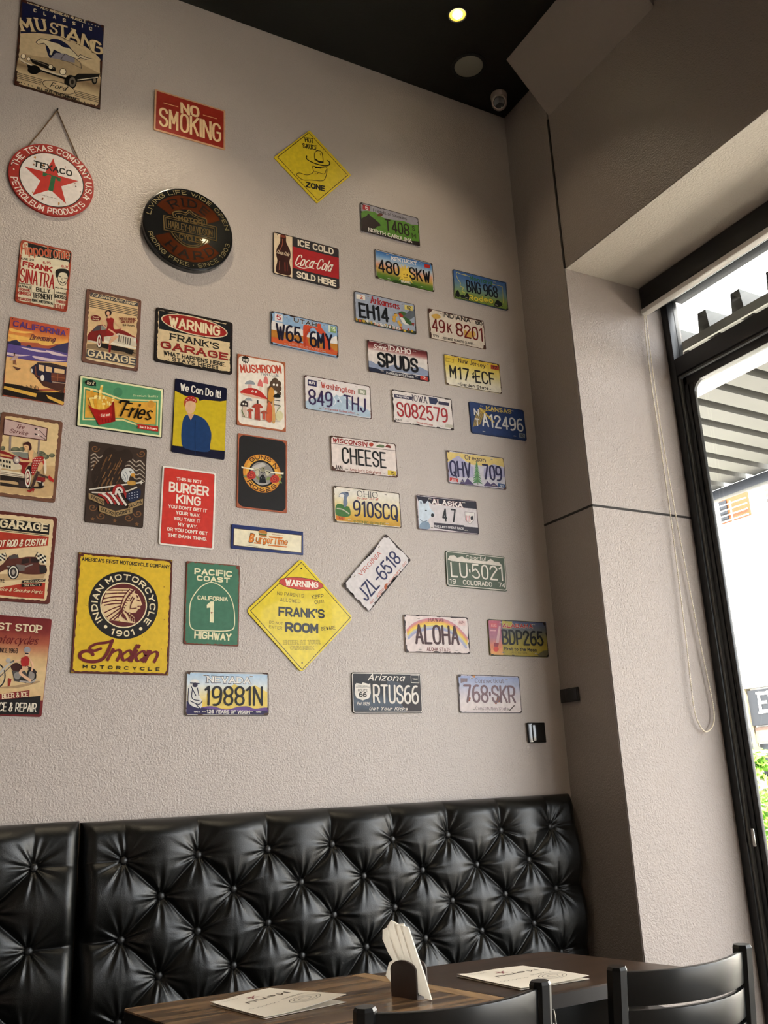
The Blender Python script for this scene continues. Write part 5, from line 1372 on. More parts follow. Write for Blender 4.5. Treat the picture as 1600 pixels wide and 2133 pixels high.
s.rust(22, 0.35, '#a3593c'); s.build()

# ---- burger arcade marquee
s = poster('narrow blue-rimmed sign with a burger and orange lettering', 'sign', q('481.4 1092 630.8 1108.8 631.2 1157.4 480.7 1142'), (28.8, 9.3), 7, ink=INK_GLOSS)
s.panel('#1b2c63', 0.25); s.P('panel', '826 980 1458 1045 1456 1212 820 1142', '#4a3518'); s.P('panel', '832 986 1452 1050 1450 1206 828 1137', '#e4dabd')
s.S('picture', '1055 1020 1068 1002 1100 1000 1128 1012 1136 1030 1100 1030', '#b5722c'); s.P('picture', '1056 1026 1134 1036 1130 1050 1060 1042', '#4a2412'); s.L('picture', '1056 1026 1095 1038 1134 1036', 0.3, '#6b8a34', True); s.S('picture', '1060 1044 1130 1052 1122 1064 1070 1058', '#b5722c')
s.P('picture', '1150 1056 1282 1068 1274 1082 1160 1070', '#cf6e22'); s.P('picture', '1015 1112 1085 1120 1076 1130 1010 1122', '#cf6e22'); s.P('picture', '1140 1134 1322 1150 1314 1162 1145 1144', '#cf6e22')
s.T('title_lettering', 'B', (966, 1110), (1022, 1116), 82, '#d97a26', 0.22, shear=.2, out=('#2a160c', 0.12)); s.T('title_lettering', 'urgerTime', (1030, 1110), (1330, 1140), 62, '#d97a26', 0.22, shear=.15, out=('#2a160c', 0.12))
s.L('picture', '1178 1040 1282 1050', 0.12, '#a0503a'); s.L('picture', '930 1138 1050 1150', 0.1, '#5a4a3a'); s.build()

# ---- hot rod garage poster (cut by the photo's left edge)
s = poster('red and cream garage poster with a hot rod, GARAGE across its top', 'poster', q('-10 1064 112.5 1079 100 1259.7 -25 1247'), (20, 30), 6)
s.panel('#5c281f', 1.0); s.P('panel', s.ragged(1.0, 0.25, 34), '#d9c096', local=True)
s.P('picture', '-35 128 458 188 452 288 -42 232', '#1c1614'); s.L('picture', '-40 242 450 298', 0.2, '#1c1614'); s.P('picture', '-42 256 450 306 440 388 -55 430', '#a9331f'); s.P('picture', '-92 790 210 738 418 730 408 880 200 868 -98 835', '#a9331f')
s.P('picture', '-60 650 420 648 400 690 -70 720', '#b89a72')
s.S('picture', '80 490 140 468 175 500 260 490 340 500 365 560 420 570 425 640 300 655 160 640 60 610 -20 640 -60 600 20 560', '#55291f')
s.P('picture', '200 512 270 500 268 545 195 560', '#2a1814'); s.P('picture', '285 498 340 508 350 545 282 545', '#2a1814'); s.P('picture', '80 482 165 470 172 505 90 512', '#4a4542'); s.L('picture', '60 580 200 590 300 560', 0.45, '#8d8580', True); s.P('picture', '150 560 230 570 225 620 155 625', '#6e6560')
s.P('picture', '362 568 428 575 425 645 365 640', '#26201e')
for c, rx, ry in (((122, 634), 52, 66), ((-40, 620), 40, 52)): s.E('picture', c, rx, ry, '#1d1917'); s.E('picture', c, rx * .78, ry * .85, '#e4dccb'); s.E('picture', c, rx * .62, ry * .7, '#3a3230'); s.E('picture', c, rx * .3, ry * .35, '#a89c90')
s.L('picture', '318 500 350 450', 0.25, INKB); s.L('picture', '72 520 45 455', 0.25, INKB)
for i in range(4):
    for j in range(4):
        s.P('picture', [(346 + i * 20, 456 + i * 7 + j * 19), (366 + i * 20, 463 + i * 7 + j * 19), (362 + i * 20, 482 + i * 7 + j * 19), (342 + i * 20, 475 + i * 7 + j * 19)], INKB if (i + j) % 2 else '#e6dcc6')
        s.P('picture', [(45 - i * 18, 458 + i * 3 + j * 16), (27 - i * 18, 461 + i * 3 + j * 16), (34 - i * 18, 477 + i * 3 + j * 16), (52 - i * 18, 474 + i * 3 + j * 16)], INKB if (i + j) % 2 else '#e6dcc6')
s.T('title_lettering', 'GARAGE', (-8, 222), (440, 266), 82, '#dccaa6', 0.22, 0.35, 0.4); s.T('lettering', 'HOT ROD & CUSTOM', (-62, 408), (438, 386), 66, '#e6d8ba', 0.15, 0.2, 0, 0.3)
s.P('picture', '205 710 420 694 416 722 202 738', INKB); s.P('picture', '200 746 385 736 382 764 197 772', INKB); s.T('lettering', 'MECHANIC', (222, 732), (414, 718), 18, CREAM, 0.18, 0, 0.4); s.T('lettering', 'ON DUTY', (218, 766), (372, 758), 18, CREAM, 0.18, 0, 0.4)
s.T('lettering', '1972', (-34, 736), (40, 728), 30, INKB, 0.18); s.T('lettering', 'Service & Genuine Parts', (-80, 800), (402, 836), 34, CREAM, 0.13, 0.3, 0, 0.4); s.build()

# ---- motorcycle stop poster (cut by the photo's left edge)
s = poster('dark red and cream motorcycle stop poster, lowest at the left edge', 'poster', q('-25 1284 97 1295.7 81 1490 -43 1481'), (20, 31.5), 6)
s.panel('#6a1b1d', 0.8)
w_, h_ = s.size[0] / 2 - 0.15, s.size[1] / 2 - 0.15
s.gradl('picture', [(-w_, h_), (w_, h_), (w_, -h_ + 5), (-w_, -h_ + 5)], ['#6a1b1d', '#7a2422', '#a85a40', '#cda878', '#d6b888', '#d6b888', '#cba678'], 16)
s.P('picture', [s.loc(p) for p in q('376 1776 361 1950')] + [Vector((-w_, -h_)), s.loc((-185, 1828))], '#171413', local=True)
s.S('picture', '-60 1700 150 1680 340 1640 350 1655 150 1705', '#a88a66')
s.E('picture', (-25, 1590), 76, 112, '#221d1c', n=30); s.E('picture', (-25, 1590), 64, 98, '#cdb893', n=30); s.E('picture', (-25, 1590), 56, 86, '#d6b888', n=30)
for i in range(8): s.L('picture', [(-25, 1590), (-25 + 60 * math.cos(i * .785), 1590 + 92 * math.sin(i * .785))], 0.08, '#8a8078')
s.E('picture', (290, 1590), 45, 72, '#221d1c', n=24); s.E('picture', (290, 1590), 28, 46, '#8f867e', n=20)
s.L('picture', '-25 1590 60 1500 120 1460', 0.65, '#b9b2aa'); s.L('picture', '-15 1610 80 1520 130 1480', 0.3, '#5a5450'); s.L('picture', '60 1440 95 1465 130 1450', 0.5, '#6a6562', True); s.E('picture', (75, 1450), 24, 22, '#a8a29c', n=14)
s.S('picture', '100 1500 150 1470 200 1500 190 1545 120 1545', '#3a1512'); s.P('picture', '110 1545 230 1545 270 1620 240 1660 130 1640', '#4a4442'); s.E('picture', (160, 1590), 34, 34, '#8d8782', n=14); s.E('picture', (205, 1625), 30, 26, '#2a2624', n=14); s.L('picture', '180 1640 290 1650 330 1620', 0.5, '#a8a19a', True); s.S('picture', '230 1500 300 1520 340 1560 300 1560', '#2a1c1a')
s.L('picture', '205 1440 170 1450 130 1462', 0.5, '#dcae8c', True); s.L('picture', '268 1430 300 1490 290 1550', 0.5, '#dcae8c', True); s.P('picture', '195 1425 250 1405 272 1440 262 1500 200 1505 190 1460', '#a3221e')
s.L('picture', '255 1510 185 1560 255 1620 285 1640', 0.85, '#dcae8c', True); s.L('picture', '110 1620 85 1680', 0.5, '#dcae8c'); s.P('picture', '75 1610 105 1625 88 1685 72 1690', '#8e2a1c')
s.E('picture', (250, 1352), 30, 30, '#8d8a90', n=16); s.S('picture', '228 1380 270 1378 268 1405 240 1410', '#dcae8c'); s.L('picture', '230 1385 262 1387', 0.5, '#2a2224')
s.T('title_lettering', 'BEST STOP', (-152, 1160), (387, 1196), 74, '#e0cdaa', 0.2, 0.35, 0.4); s.T('lettering', 'Motorcycles', (-90, 1292), (368, 1308), 86, '#6e1a1c', 0.1, 0.4, 0, 0.3); s.T('lettering', 'SINCE 1963', (-30, 1376), (162, 1384), 46, '#3a2420', 0.17)
s.P('picture', '-30 1764 272 1724 268 1786 -32 1818', '#7a1f1e'); s.T('lettering', 'BEER & ICE', (16, 1806), (260, 1784), 48, '#e0cdaa', 0.2, 0.2, 0.3); s.T('lettering', 'SERVICE & REPAIR', (-182, 1916), (332, 1926), 84, '#e6dcc8', 0.18); s.build()

# ---- yellow motorcycle poster
s = poster('large yellow motorcycle poster with a feathered headdress roundel', 'poster', q('162.5 1150 358.4 1167.5 351 1408 147.8 1402'), (32.2, 40.7), 6)
s.panel('#58281d', 0.12); s.P('panel', s.ragged(0.6, 0.3, 40), '#d6b128', local=True)
s.T('lettering', "AMERICA'S FIRST MOTORCYCLE COMPANY", (755, 528), (1567, 602), 36, INKB, 0.19)
cc = s.loc((1144, 937)); rr = ((s.loc((1466, 960)) - cc).length + (s.loc((822, 920)) - cc).length) / 2; k_ = rr / 11.9
s.disc('picture', cc, 11.9 * k_, '#1a1414', 56); s.disc('picture', cc, 8.0 * k_, '#e6d6ae', 48); s.disc('picture', cc, 7.6 * k_, '#5a1a1a', 48)
s.A('lettering', 'INDIAN MOTORCYCLE', cc, 8.85 * k_, 219, -39, 2.15 * k_, '#e6d6ae', 0.2, gap=4.5); s.A('lettering', '1901', cc, 11.0 * k_, 247, 293, 2.15 * k_, '#e6d6ae', 0.2, top=False, gap=5)
s.E('lettering', (975, 1138), 16, 16, '#e6d6ae', n=14); s.E('lettering', (1300, 1156), 16, 16, '#e6d6ae', n=14)
FE = '#ddbf92'
s.P('picture', '962 870 985 800 1060 782 1200 784 1250 800 1240 825 1272 838 1296 880 1302 905 1314 935 1292 948 1298 966 1272 978 1258 1004 1215 1010 1190 1000 1240 1050 1250 1108 1040 1078 1000 1082 955 1020 932 950', FE)
MR = '#5a1a1a'
for p in ('985 800 1080 800 1180 800', '965 836 1060 828 1165 826', '950 880 1050 862 1150 860', '940 920 1040 898 1140 896', '960 940 1050 925 1130 922'): s.L('picture', p, 0.42, MR, True)
for p in ('960 1010 1030 975 1110 945', '985 1050 1050 1005 1110 965', '1010 1078 1070 1030 1120 985', '1050 1075 1100 1030 1135 990'): s.L('picture', p, 0.4, MR, True)
s.L('picture', '1240 795 1180 860 1140 940 1115 1010', 0.5, MR, True); s.L('picture', '1200 788 1150 850 1120 930 1090 1060', 0.35, MR, True)
for i in range(9): s.L('picture', [(1202 - i * 10, 800 + i * 22), (1232 - i * 11, 812 + i * 22)], 0.3, MR)
for p in ('1260 846 1275 870', '1265 890 1296 902', '1240 870 1210 930 1205 970', '1225 860 1200 900', '1290 948 1268 950', '1200 972 1240 968 1262 965', '1150 990 1180 1020 1240 1070', '1180 1005 1195 1060', '1205 1015 1215 1085', '1225 1040 1235 1095'): s.L('picture', p, 0.36, MR, True)
s.P('picture', '1130 1000 1160 1040 1180 1090 1120 1040', MR); 
s.L('title_lettering', '1038 1266 1012 1330 975 1405 930 1446 860 1462 790 1452 742 1424 742 1386 785 1364 836 1370 858 1396', 1.05, '#6a1a1c', True, rc=True)
s.L('title_lettering', '1038 1268 975 1286 895 1296 838 1322 832 1350 872 1360 930 1340', 0.9, '#6a1a1c', True, rc=True)
s.T('title_lettering', 'ndian', (972, 1456), (1508, 1478), 170, '#6a1a1c', 0.17, 0.4, 0, 0.45, gap=1.6)
s.T('lettering', 'MOTORCYCLE', (762, 1522), (1473, 1548), 34, INKB, 0.24, gap=10)
s.rust(34, 0.6, '#58281d'); s.rust(40, 0.3, '#8a6a1c', False); s.build()

# ---- green highway sign
s = poster('green highway poster with a cream shield outline around a large 1', 'poster', q('387 1168.8 498 1178.8 497.5 1347.5 382.5 1341'), (20, 29.8), 8)
s.panel('#713a28', 0.5); s.P('panel', s.ragged(0.3, 0.25, 40), '#3f7058', local=True)
CR = '#e2dbb4'
s.T('lettering', 'PACIFIC', (136, 386), (452, 412), 52, CR, 0.24); s.T('lettering', 'COAST', (156, 440), (432, 462), 46, CR, 0.24)
s.L('picture', '285 455 360 488 430 565 464 665 472 765 466 828 440 852 370 860 280 858 180 856 125 845 98 800 97 690 112 600 170 512 225 470', 0.34, CR, True, True)
s.T('lettering', 'CALIFORNIA', (161, 598), (415, 614), 36, CR, 0.22); s.P('lettering', '240 642 272 614 300 614 298 790 264 786 270 664 240 668', CR); s.T('lettering', 'HIGHWAY', (134, 922), (443, 943), 64, CR, 0.2)
s.rust(30, 0.4, '#713a28'); s.P('panel', '272 700 296 706 276 716', '#8a4a34'); s.build()

# ---- FRANK'S ROOM diamond
s = Sign('tin_sign', "yellow diamond reading FRANK'S ROOM with a red WARNING oval", 'sign', px(q('627 1164.5 734.5 1287 626 1403 512.5 1270.5'), 8), (30.7, 30.7), 8, GP, ang=R(-1.0), ink=INK_GLOSS); s.clip = False
s.outline('panel', diamond(30.7, 1.7), '#dcc424')
ln = [s.loc(p) for p in q('1027 288 1435 748 1034 1180 603 690')]
s.L('border', ln, 0.26, INKB, closed=True, local=True)
s.E('picture', (1026, 466), 186, 52, INKB, 6, 36); s.E('picture', (1026, 466), 182, 48, '#c2423a', 6, 36)
s.T('lettering', 'WARNING', (893, 480), (1168, 504), 52, '#efe6d6', 0.24, 0.35, 0.3)
for t, a, b, h, w in (('NO PARENTS', (825, 558), (1046, 582), 29, .1), ('ALLOWED', (850, 612), (1020, 628), 29, .1), ('KEEP', (1115, 592), (1215, 582), 30, .13), ('OUT!', (1140, 636), (1217, 626), 30, .13), ("FRANK'S", (836, 735), (1222, 757), 80, .24), ('DO NOT', (760, 796), (874, 809), 23, .1), ('ENTER', (758, 836), (866, 848), 25, .1), ('ROOM', (891, 866), (1168, 880), 82, .25), ('BEWARE', (1195, 857), (1314, 846), 31, .1)):
    s.T('lettering', t, a, b, h, INKB, w)
s.T('lettering', 'ENTER AT YOUR', (878, 970), (1182, 966), 31, '#dcc424', 0.18, 0.3, 0.3, out=(INKB, 0.14)); s.T('lettering', 'OWN RISK', (936, 1014), (1132, 1014), 28, '#dcc424', 0.18, 0.3, 0.3, out=(INKB, 0.14))
s.holes([s.loc(p) for p in q('1026 340 1033 1124')], 0.3); s.build()

# ================================================================== LICENSE PLATES
def plate(label, ph, crop, bg, **kw):
    s = Sign('license_plate', label, 'license plate', px(ph, crop), (30.5, 15.3), crop, GL_, **kw)
    s.panel(bg, 1.0, 0.2); return s
def num(s, t, a, b, h, col, w=0.135, **k): s.T('number', t, a, b, h, col, w, rc=True, raise_cm=0.1, **k)
def finish(s, n, size=0.45, col='#2c1a14', dark='#3a2a24', rim=True):
    if rim: s.rimline(0.25, 0.28, dark, 0.8, 'panel')
    s.rust(n, size, col)
    for sx in (-8.5, 8.5):
        for sy in (6.2, -6.2): s.P('panel', [(sx - .7, sy - .18), (sx + .7, sy - .18), (sx + .7, sy + .18), (sx - .7, sy + .18)], '#d6d0c8', local=True); s.P('panel', [(sx - .5, sy - .16), (sx + .7, sy - .16), (sx + .6, sy + .05), (sx - .5, sy + .05)], '#5a4c44', local=True)
    return s.build()

s = plate('blue and yellow license plate 19881N with mountains and a prospector', q('386 1398.8 559 1402 558.8 1491.8 385 1490'), 8, '#c9c4c0')
s.grad('picture', '78 1208 744 1222 744 1555 72 1548', ['#a9c3da', '#cdd6dc', '#e2d6ac', '#dfc057', '#d8b24c'], 12)
s.P('picture', '240 1380 310 1330 380 1370 470 1300 560 1350 640 1310 744 1370 744 1500 220 1500', '#e0c565'); s.S('picture', '190 1500 280 1484 400 1512 500 1490 580 1486 640 1505 744 1496 748 1540 200 1540', '#67498a'); s.P('picture', '72 1440 130 1480 220 1500 400 1525 744 1520 744 1556 68 1550', '#2c2450')
s.S('picture', '84 1330 110 1300 150 1300 175 1330 180 1400 200 1440 190 1500 110 1480 84 1450', '#d8d4cf'); s.S('picture', '105 1280 118 1265 160 1265 175 1285 165 1300 110 1305', '#e0dcd6'); s.L('picture', '100 1292 180 1296', 0.3, NAVY); s.E('picture', (142, 1308), 22, 20, '#332c40', n=12)
for p in ('88 1335 84 1450 110 1480', '120 1340 118 1420 180 1440', '160 1330 175 1400', '100 1440 170 1470 205 1440', '150 1470 190 1510', '110 1320 150 1400'): s.L('picture', p, 0.3, NAVY, True)
s.T('state_lettering', 'NEVADA', (240, 1288), (602, 1298), 54, '#e6e2dc', 0.22, 0.3, 0.4, out=(NAVY, 0.16)); num(s, '19881N', (220, 1482), (706, 1483), 168, '#1b1a22', 0.12)
s.T('lettering', '125 YEARS OF VISION', (238, 1545), (598, 1549), 30, '#e2dcd6', 0.2); s.T('lettering', '1864', (130, 1538), (180, 1540), 16, '#e2dcd6', 0.18); s.T('lettering', '1989', (648, 1540), (692, 1541), 16, '#e2dcd6', 0.18); finish(s, 26, 0.5, '#4a3428')

s = plate('green license plate T408 with a dark bear, highest of the plates', q('748 421.8 871.3 454.5 874.5 516 752 482.5'), 9, '#948f98')
s.P('picture', '284 165 330 160 400 172 470 220 560 240 640 246 700 275 772 278 772 440 500 380 285 320', '#56832f'); s.P('picture', '284 292 380 318 520 372 640 402 772 418 776 460 288 326', '#231b19')
s.S('picture', '290 230 330 205 345 184 365 205 400 232 440 268 446 286 420 292 400 308 330 306 292 300', '#2d201e'); s.S('picture', '420 205 435 180 465 188 455 205', '#5a3020')
s.T('lettering', 'Friends of Smokies', (386, 166), (666, 242), 28, '#3a3236', 0.13, 0.3, 0.25); num(s, 'T408', (488, 326), (692, 375), 98, '#332a20', 0.12); s.T('number', 'S', (712, 326), (736, 332), 42, '#332a20', 0.16); s.T('number', 'M', (710, 386), (744, 393), 40, '#332a20', 0.16)
s.T('state_lettering', 'NORTH CAROLINA', (346, 332), (710, 430), 32, '#e0d8d0', 0.18, 0.3, 0.3); s.P('sticker#1', '298 108 356 122 356 162 298 148', '#a3242c'); s.T('sticker#1', '6', (322, 152), (346, 157), 36, '#e6dcd6', 0.24); finish(s, 26, 0.5, '#231815')

s = plate('blue sunrise license plate 480 SKW with a smiling sun', q('779 518.8 900 549.5 904 611 782.5 581'), 9, '#c8c0b8')
s.grad('picture', '404 488 874 606 886 836 416 716', ['#2d5c98', '#5f90c4', '#b4c0c8', '#dc9c78', '#c8a050', '#56792b', '#43661f'], 16)
s.star('picture', (655, 692), 82, '#dcb84c', 16, 0.55); s.E('picture', (655, 696), 42, 38, '#e2c04a', n=20)
for p in ((642, 690), (668, 695)): s.E('picture', p, 5, 7, '#5a3a14', n=8)
s.L('picture', '638 706 652 716 672 712', 0.2, '#5a3a14', True); s.P('picture', '560 735 720 772 760 790 756 800 540 752', '#2f4a18')
s.T('state_lettering', 'KENTUCKY', (538, 572), (750, 616), 32, '#e2dcd6', 0.22, 0.3, 0.4); num(s, '480', (430, 668), (608, 706), 106, '#10151d', 0.13); num(s, 'SKW', (690, 730), (866, 768), 102, '#10151d', 0.13); s.T('lettering', 'BOONE', (619, 757), (698, 773), 20, '#e0d8cc', 0.24); s.P('sticker#1', '812 604 858 614 858 642 812 632', '#b82c24'); finish(s, 24, 0.45, '#2f1f18')

s = plate('blue to green license plate BNG 968 with riders and a yellow map line', q('940.5 562 1055 587.5 1059 648 944 622.5'), 9, '#4a6284')
s.grad('picture', '1050 656 1494 756 1508 984 1062 886', ['#3c5f98', '#4a6c9c', '#6a8a90', '#7f9450', '#78903c'], 12)
s.L('border', '1195 708 1110 685 1085 672 1078 695 1095 735 1112 760 1110 785 1135 800 1125 830 1150 840', 0.28, '#d8c858', True); s.L('border', '1375 770 1462 792 1470 930', 0.25, '#cabc58')
s.T('state_lettering', 'Montana', (1192, 738), (1378, 778), 36, '#2f6a34', 0.18, 0.2, 0.2); num(s, 'BNG 968', (1166, 834), (1428, 892), 98, '#141a26', 0.12); s.T('lettering', 'Rodeo', (1182, 906), (1388, 934), 50, '#d8c445', 0.2, out=('#2a2a18', 0.12))
for p in ('1070 860 1085 822 1100 835 1108 872 1090 880', '1110 866 1140 862 1145 888 1120 886', '1145 880 1165 845 1185 870 1182 900 1160 896', '1395 940 1415 905 1440 915 1462 940 1440 960 1405 958'): s.S('picture', p, '#161a1c')
for p in ('1075 870 1070 892', '1100 872 1105 895', '1150 890 1146 908', '1180 892 1186 908', '1400 950 1392 968', '1450 950 1466 962'): s.L('picture', p, 0.2, '#161a1c')
finish(s, 14, 0.3, '#2a2420', '#20242c')

s = plate('grey license plate EH14 with a hummingbird and flowers', q('735.5 606.8 863.8 634.3 866.8 698.8 738.8 672.5'), 9, '#9aa2b2')
s.P('picture', '236 1062 300 1066 400 1100 540 1115 640 1150 744 1165 744 1192 240 1086', '#34402c')
g = random.Random(5)
for i in range(16): x = 245 + i * 31; y = 1062 + i * 7 + g.uniform(-10, 10); s.star('picture', (x, y), g.uniform(10, 17), g.choice(['#c8a030', '#b8502a', '#d8b848', '#d0cabc']), 6, 0.5)
for x, y in q('562 1050 574 1030 558 1075 600 1090 612 1110'): s.star('picture', (x, y), 20, '#c89a38', 6, 0.5)
s.S('picture', '596 1010 625 998 660 1015 675 1050 700 1085 722 1110 690 1115 655 1100 625 1070 605 1040', '#3f5f34'); s.S('picture', '608 1045 640 1060 660 1095 690 1112 650 1108 622 1080', '#d8d4cc'); s.S('picture', '600 1012 632 1030 630 1050 606 1042', '#a82c24'); s.P('picture', '640 1040 705 970 725 985 735 1040 690 1070', '#5a6068'); s.P('picture', '700 1095 728 1095 722 1125', '#8a3028'); s.L('picture', '596 1012 560 1020', 0.2, INKB)
s.T('state_lettering', 'Arkansas', (363, 930), (608, 986), 58, '#a3262a', 0.17, 0.4, 0.3); num(s, 'EH14', (270, 1050), (522, 1095), 124, '#12141a', 0.16); s.T('lettering', 'The Natural State', (384, 1110), (614, 1156), 26, '#e0dcd4', 0.2)
s.P('sticker#1', '244 855 318 868 318 908 244 894', '#dcd4c8'); s.T('sticker#1', '2', (275, 896), (300, 900), 30, '#b84a2c', 0.2); s.P('sticker#2', '646 944 714 958 714 996 646 982', '#d3bf6a'); s.T('sticker#2', '02', (666, 980), (700, 988), 28, INKB, 0.18); finish(s, 20, 0.4, '#2c1a14')

s = plate('rusty white license plate 49K 8201 with dark red figures', q('889.5 643 1007.5 668.8 1012 730 894.5 706'), 9, '#d3c5b4')
for p in ('870 1030 920 1020 950 1050 900 1060', '1140 1150 1180 1170 1220 1160 1240 1200 1190 1220 1150 1210'): s.S('picture', p, '#c89e4c')
s.T('state_lettering', 'INDIANA', (966, 1042), (1197, 1096), 40, '#1d1512', 0.2); s.T('state_lettering', '80', (1238, 1106), (1297, 1118), 32, '#1d1512', 0.22); num(s, '49', (878, 1160), (988, 1184), 108, '#6e1a18', 0.12); num(s, 'K', (1006, 1176), (1044, 1184), 78, '#6e1a18', 0.14); num(s, '8201', (1078, 1202), (1300, 1252), 112, '#6e1a18', 0.12)
s.T('lettering', 'GEORGE ROGERS CLARK', (970, 1230), (1217, 1278), 20, '#2a201c', 0.18); s.T('lettering', '1779', (882, 1208), (932, 1218), 20, '#2a201c', 0.18); finish(s, 46, 0.75, '#4a2a20')

s = plate('red arch license plate W65 6MY under a blue sky', q('561 646.7 704 683 705.5 746 563 716'), 'U', '#86a4c4')
s.P('picture', '130 320 180 320 240 350 330 360 400 400 470 405 540 440 640 440 760 505 760 620 560 590 400 545 135 490', '#dcd6d2'); s.P('picture', '840 600 880 560 960 540 1040 580 1090 660 1090 700 830 640', '#dcd6d2'); s.P('picture', '1290 680 1350 640 1400 622 1440 650 1440 785 1290 760', '#dcd6d2')
s.P('picture', '135 490 400 545 560 590 760 620 760 730 135 640', '#b0742a'); s.P('picture', '830 640 1090 700 1290 760 1445 785 1445 930 830 800', '#b0742a'); s.P('picture', '130 635 500 700 860 790 1445 925 1448 1010 1000 920 400 800 130 735', '#c2552a')
s.P('picture', '756 470 762 420 800 392 900 410 1000 440 1025 395 1060 372 1104 388 1112 430 1108 446 1172 530 1222 590 1262 700 1280 820 1370 905 1300 935 1180 880 1175 640 1110 590 1040 560 1000 480 950 452 890 490 900 530 860 560 826 620 860 740 890 860 760 830', '#c2482a'); s.P('picture', '760 640 800 560 870 480 900 470 880 530 830 610 800 720 830 840 770 820', '#a83a20')
s.P('sticker#1', '203 180 357 205 354 348 200 315', '#d9d4d2'); s.T('sticker#1', '5', (235, 300), (330, 318), 105, '#a01e1e', 0.2, 0.2); s.P('sticker#2', '1255 405 1292 412 1288 552 1253 545', '#cfd4c8'); s.P('sticker#3', '1300 425 1402 445 1400 566 1296 545', '#7d9c5a'); s.T('sticker#3', '15', (1310, 515), (1392, 532), 78, '#e0e4d0', 0.18)
s.T('state_lettering', 'UTAH', (572, 346), (1022, 448), 86, '#141417', 0.22, 0.3, 0.4, out=('#d8d0cc', 0.1)); num(s, 'W65', (232, 690), (738, 775), 322, '#16142c', 0.13); num(s, '6MY', (892, 832), (1346, 905), 312, '#16142c', 0.13); s.T('lettering', 'LIFE ELEVATED', (480, 788), (1145, 930), 42, '#c89a94', 0.14); finish(s, 24, 0.6, '#2a1a14')

s = plate('license plate SPUDS with a dark red top and blue mountains', q('762.5 707.8 889.7 732 893.8 797 766 776'), 10, '#d6cdc6')
s.grad('picture', '462 66 860 140 864 200 466 128', ['#571a1e', '#6e2a2c', '#a86a66', '#d6cdc6'], 8)
s.P('picture', '468 200 490 202 520 222 545 205 580 245 615 232 650 222 700 262 760 250 810 240 870 270 872 305 470 245', '#868fa6'); s.P('picture', '470 240 520 250 560 262 600 262 640 275 690 280 720 292 760 290 800 300 874 302 874 338 470 272', '#1c2236')
for i in range(18): s.P('picture', [(590 + i * 15, 292 + i * 2.4), (597 + i * 15, 262 + i * 2.4 + (i * 7) % 12), (604 + i * 15, 294 + i * 2.4)], '#1c2236')
s.T('lettering', 'Scenic', (498, 120), (602, 134), 34, '#e4dcd4', 0.14, 0.2, 0, 0.4); s.T('state_lettering', 'IDAHO', (602, 134), (754, 160), 36, '#e4dcd4', 0.2, 0.3, 0.4); num(s, 'SPUDS', (532, 240), (804, 284), 100, '#101014', 0.17); s.T('lettering', 'FAMOUS POTATOES', (588, 286), (770, 318), 14, '#d8d4d0', 0.2, 0, 0.3); s.P('sticker#1', '814 300 864 308 864 334 814 324', '#b8382c'); s.T('sticker#1', '2', (834, 322), (850, 325), 18, '#e6dcd2', 0.2); finish(s, 20, 0.45, '#3a201a')

s = plate('yellow license plate M17 ECF in black figures, beside the shaded corner', q('922 738.4 1040 758.8 1045 821 927.8 802'), 10, '#dcd0b0')
s.grad('picture', '972 160 1342 224 1356 414 988 354', ['#d4b030', '#d8bc4c', '#dccc84', '#dfd4b8', '#dfd6c4'], 10)
s.L('picture', '985 180 1036 190 1034 212 985 202', 0.2, '#6a5420', closed=True)
s.T('state_lettering', 'New Jersey', (1068, 210), (1250, 250), 30, '#3a2c20', 0.15, 0.35, 0.3); num(s, 'M17', (1012, 312), (1144, 338), 84, '#1d1814', 0.13); num(s, 'ECF', (1183, 345), (1315, 366), 84, '#1d1814', 0.13); s.S('number', '1160 285 1172 275 1170 295 1178 305 1168 320 1158 308 1164 298', '#1d1814'); s.T('lettering', 'Garden State', (1080, 366), (1270, 395), 22, '#2a2018', 0.2); s.P('sticker#1', '1284 226 1338 236 1338 264 1284 254', '#a03a24'); s.T('sticker#1', '17', (1296, 252), (1326, 258), 20, '#3a1410', 0.2); finish(s, 34, 0.5, '#4a3024')

s = plate('pale license plate 849 THJ with a snowy peak', q('631.6 782.8 772 804 773 874.4 634 853.4'), 10, '#d6cdca')
s.P('picture', '46 470 120 448 180 425 225 398 262 388 300 420 350 465 480 535 484 580 48 518', '#a6b8c8'); s.P('picture', '215 405 262 388 305 425 280 440 255 425 240 440 225 425', '#e0dcdc')
for p in ('230 430 250 470 235 500', '270 440 290 480', '310 440 350 500'): s.L('picture', p, 0.3, '#d8dce0', True)
s.T('state_lettering', 'Washington', (152, 378), (378, 424), 38, '#a83a2c', 0.15, 0.35, 0.3); num(s, '849', (72, 490), (234, 512), 104, '#33204a', 0.12); num(s, 'THJ', (303, 520), (452, 548), 96, '#33204a', 0.12); s.E('number', (267, 468), 7, 8, '#33204a', n=10); s.T('lettering', 'Centennial Celebration', (165, 524), (380, 556), 15, '#a84a3c', 0.16, 0.2); s.P('sticker#1', '64 324 124 334 124 374 64 364', '#2a2450'); s.T('sticker#1', 'MAY', (72, 354), (116, 361), 20, '#e0d8d4', 0.2); s.P('sticker#2', '399 386 454 395 454 430 399 420', '#8a907a'); s.T('sticker#2', '88', (412, 416), (444, 421), 22, '#e0dcd0', 0.2); finish(s, 24, 0.4, '#4a2420')

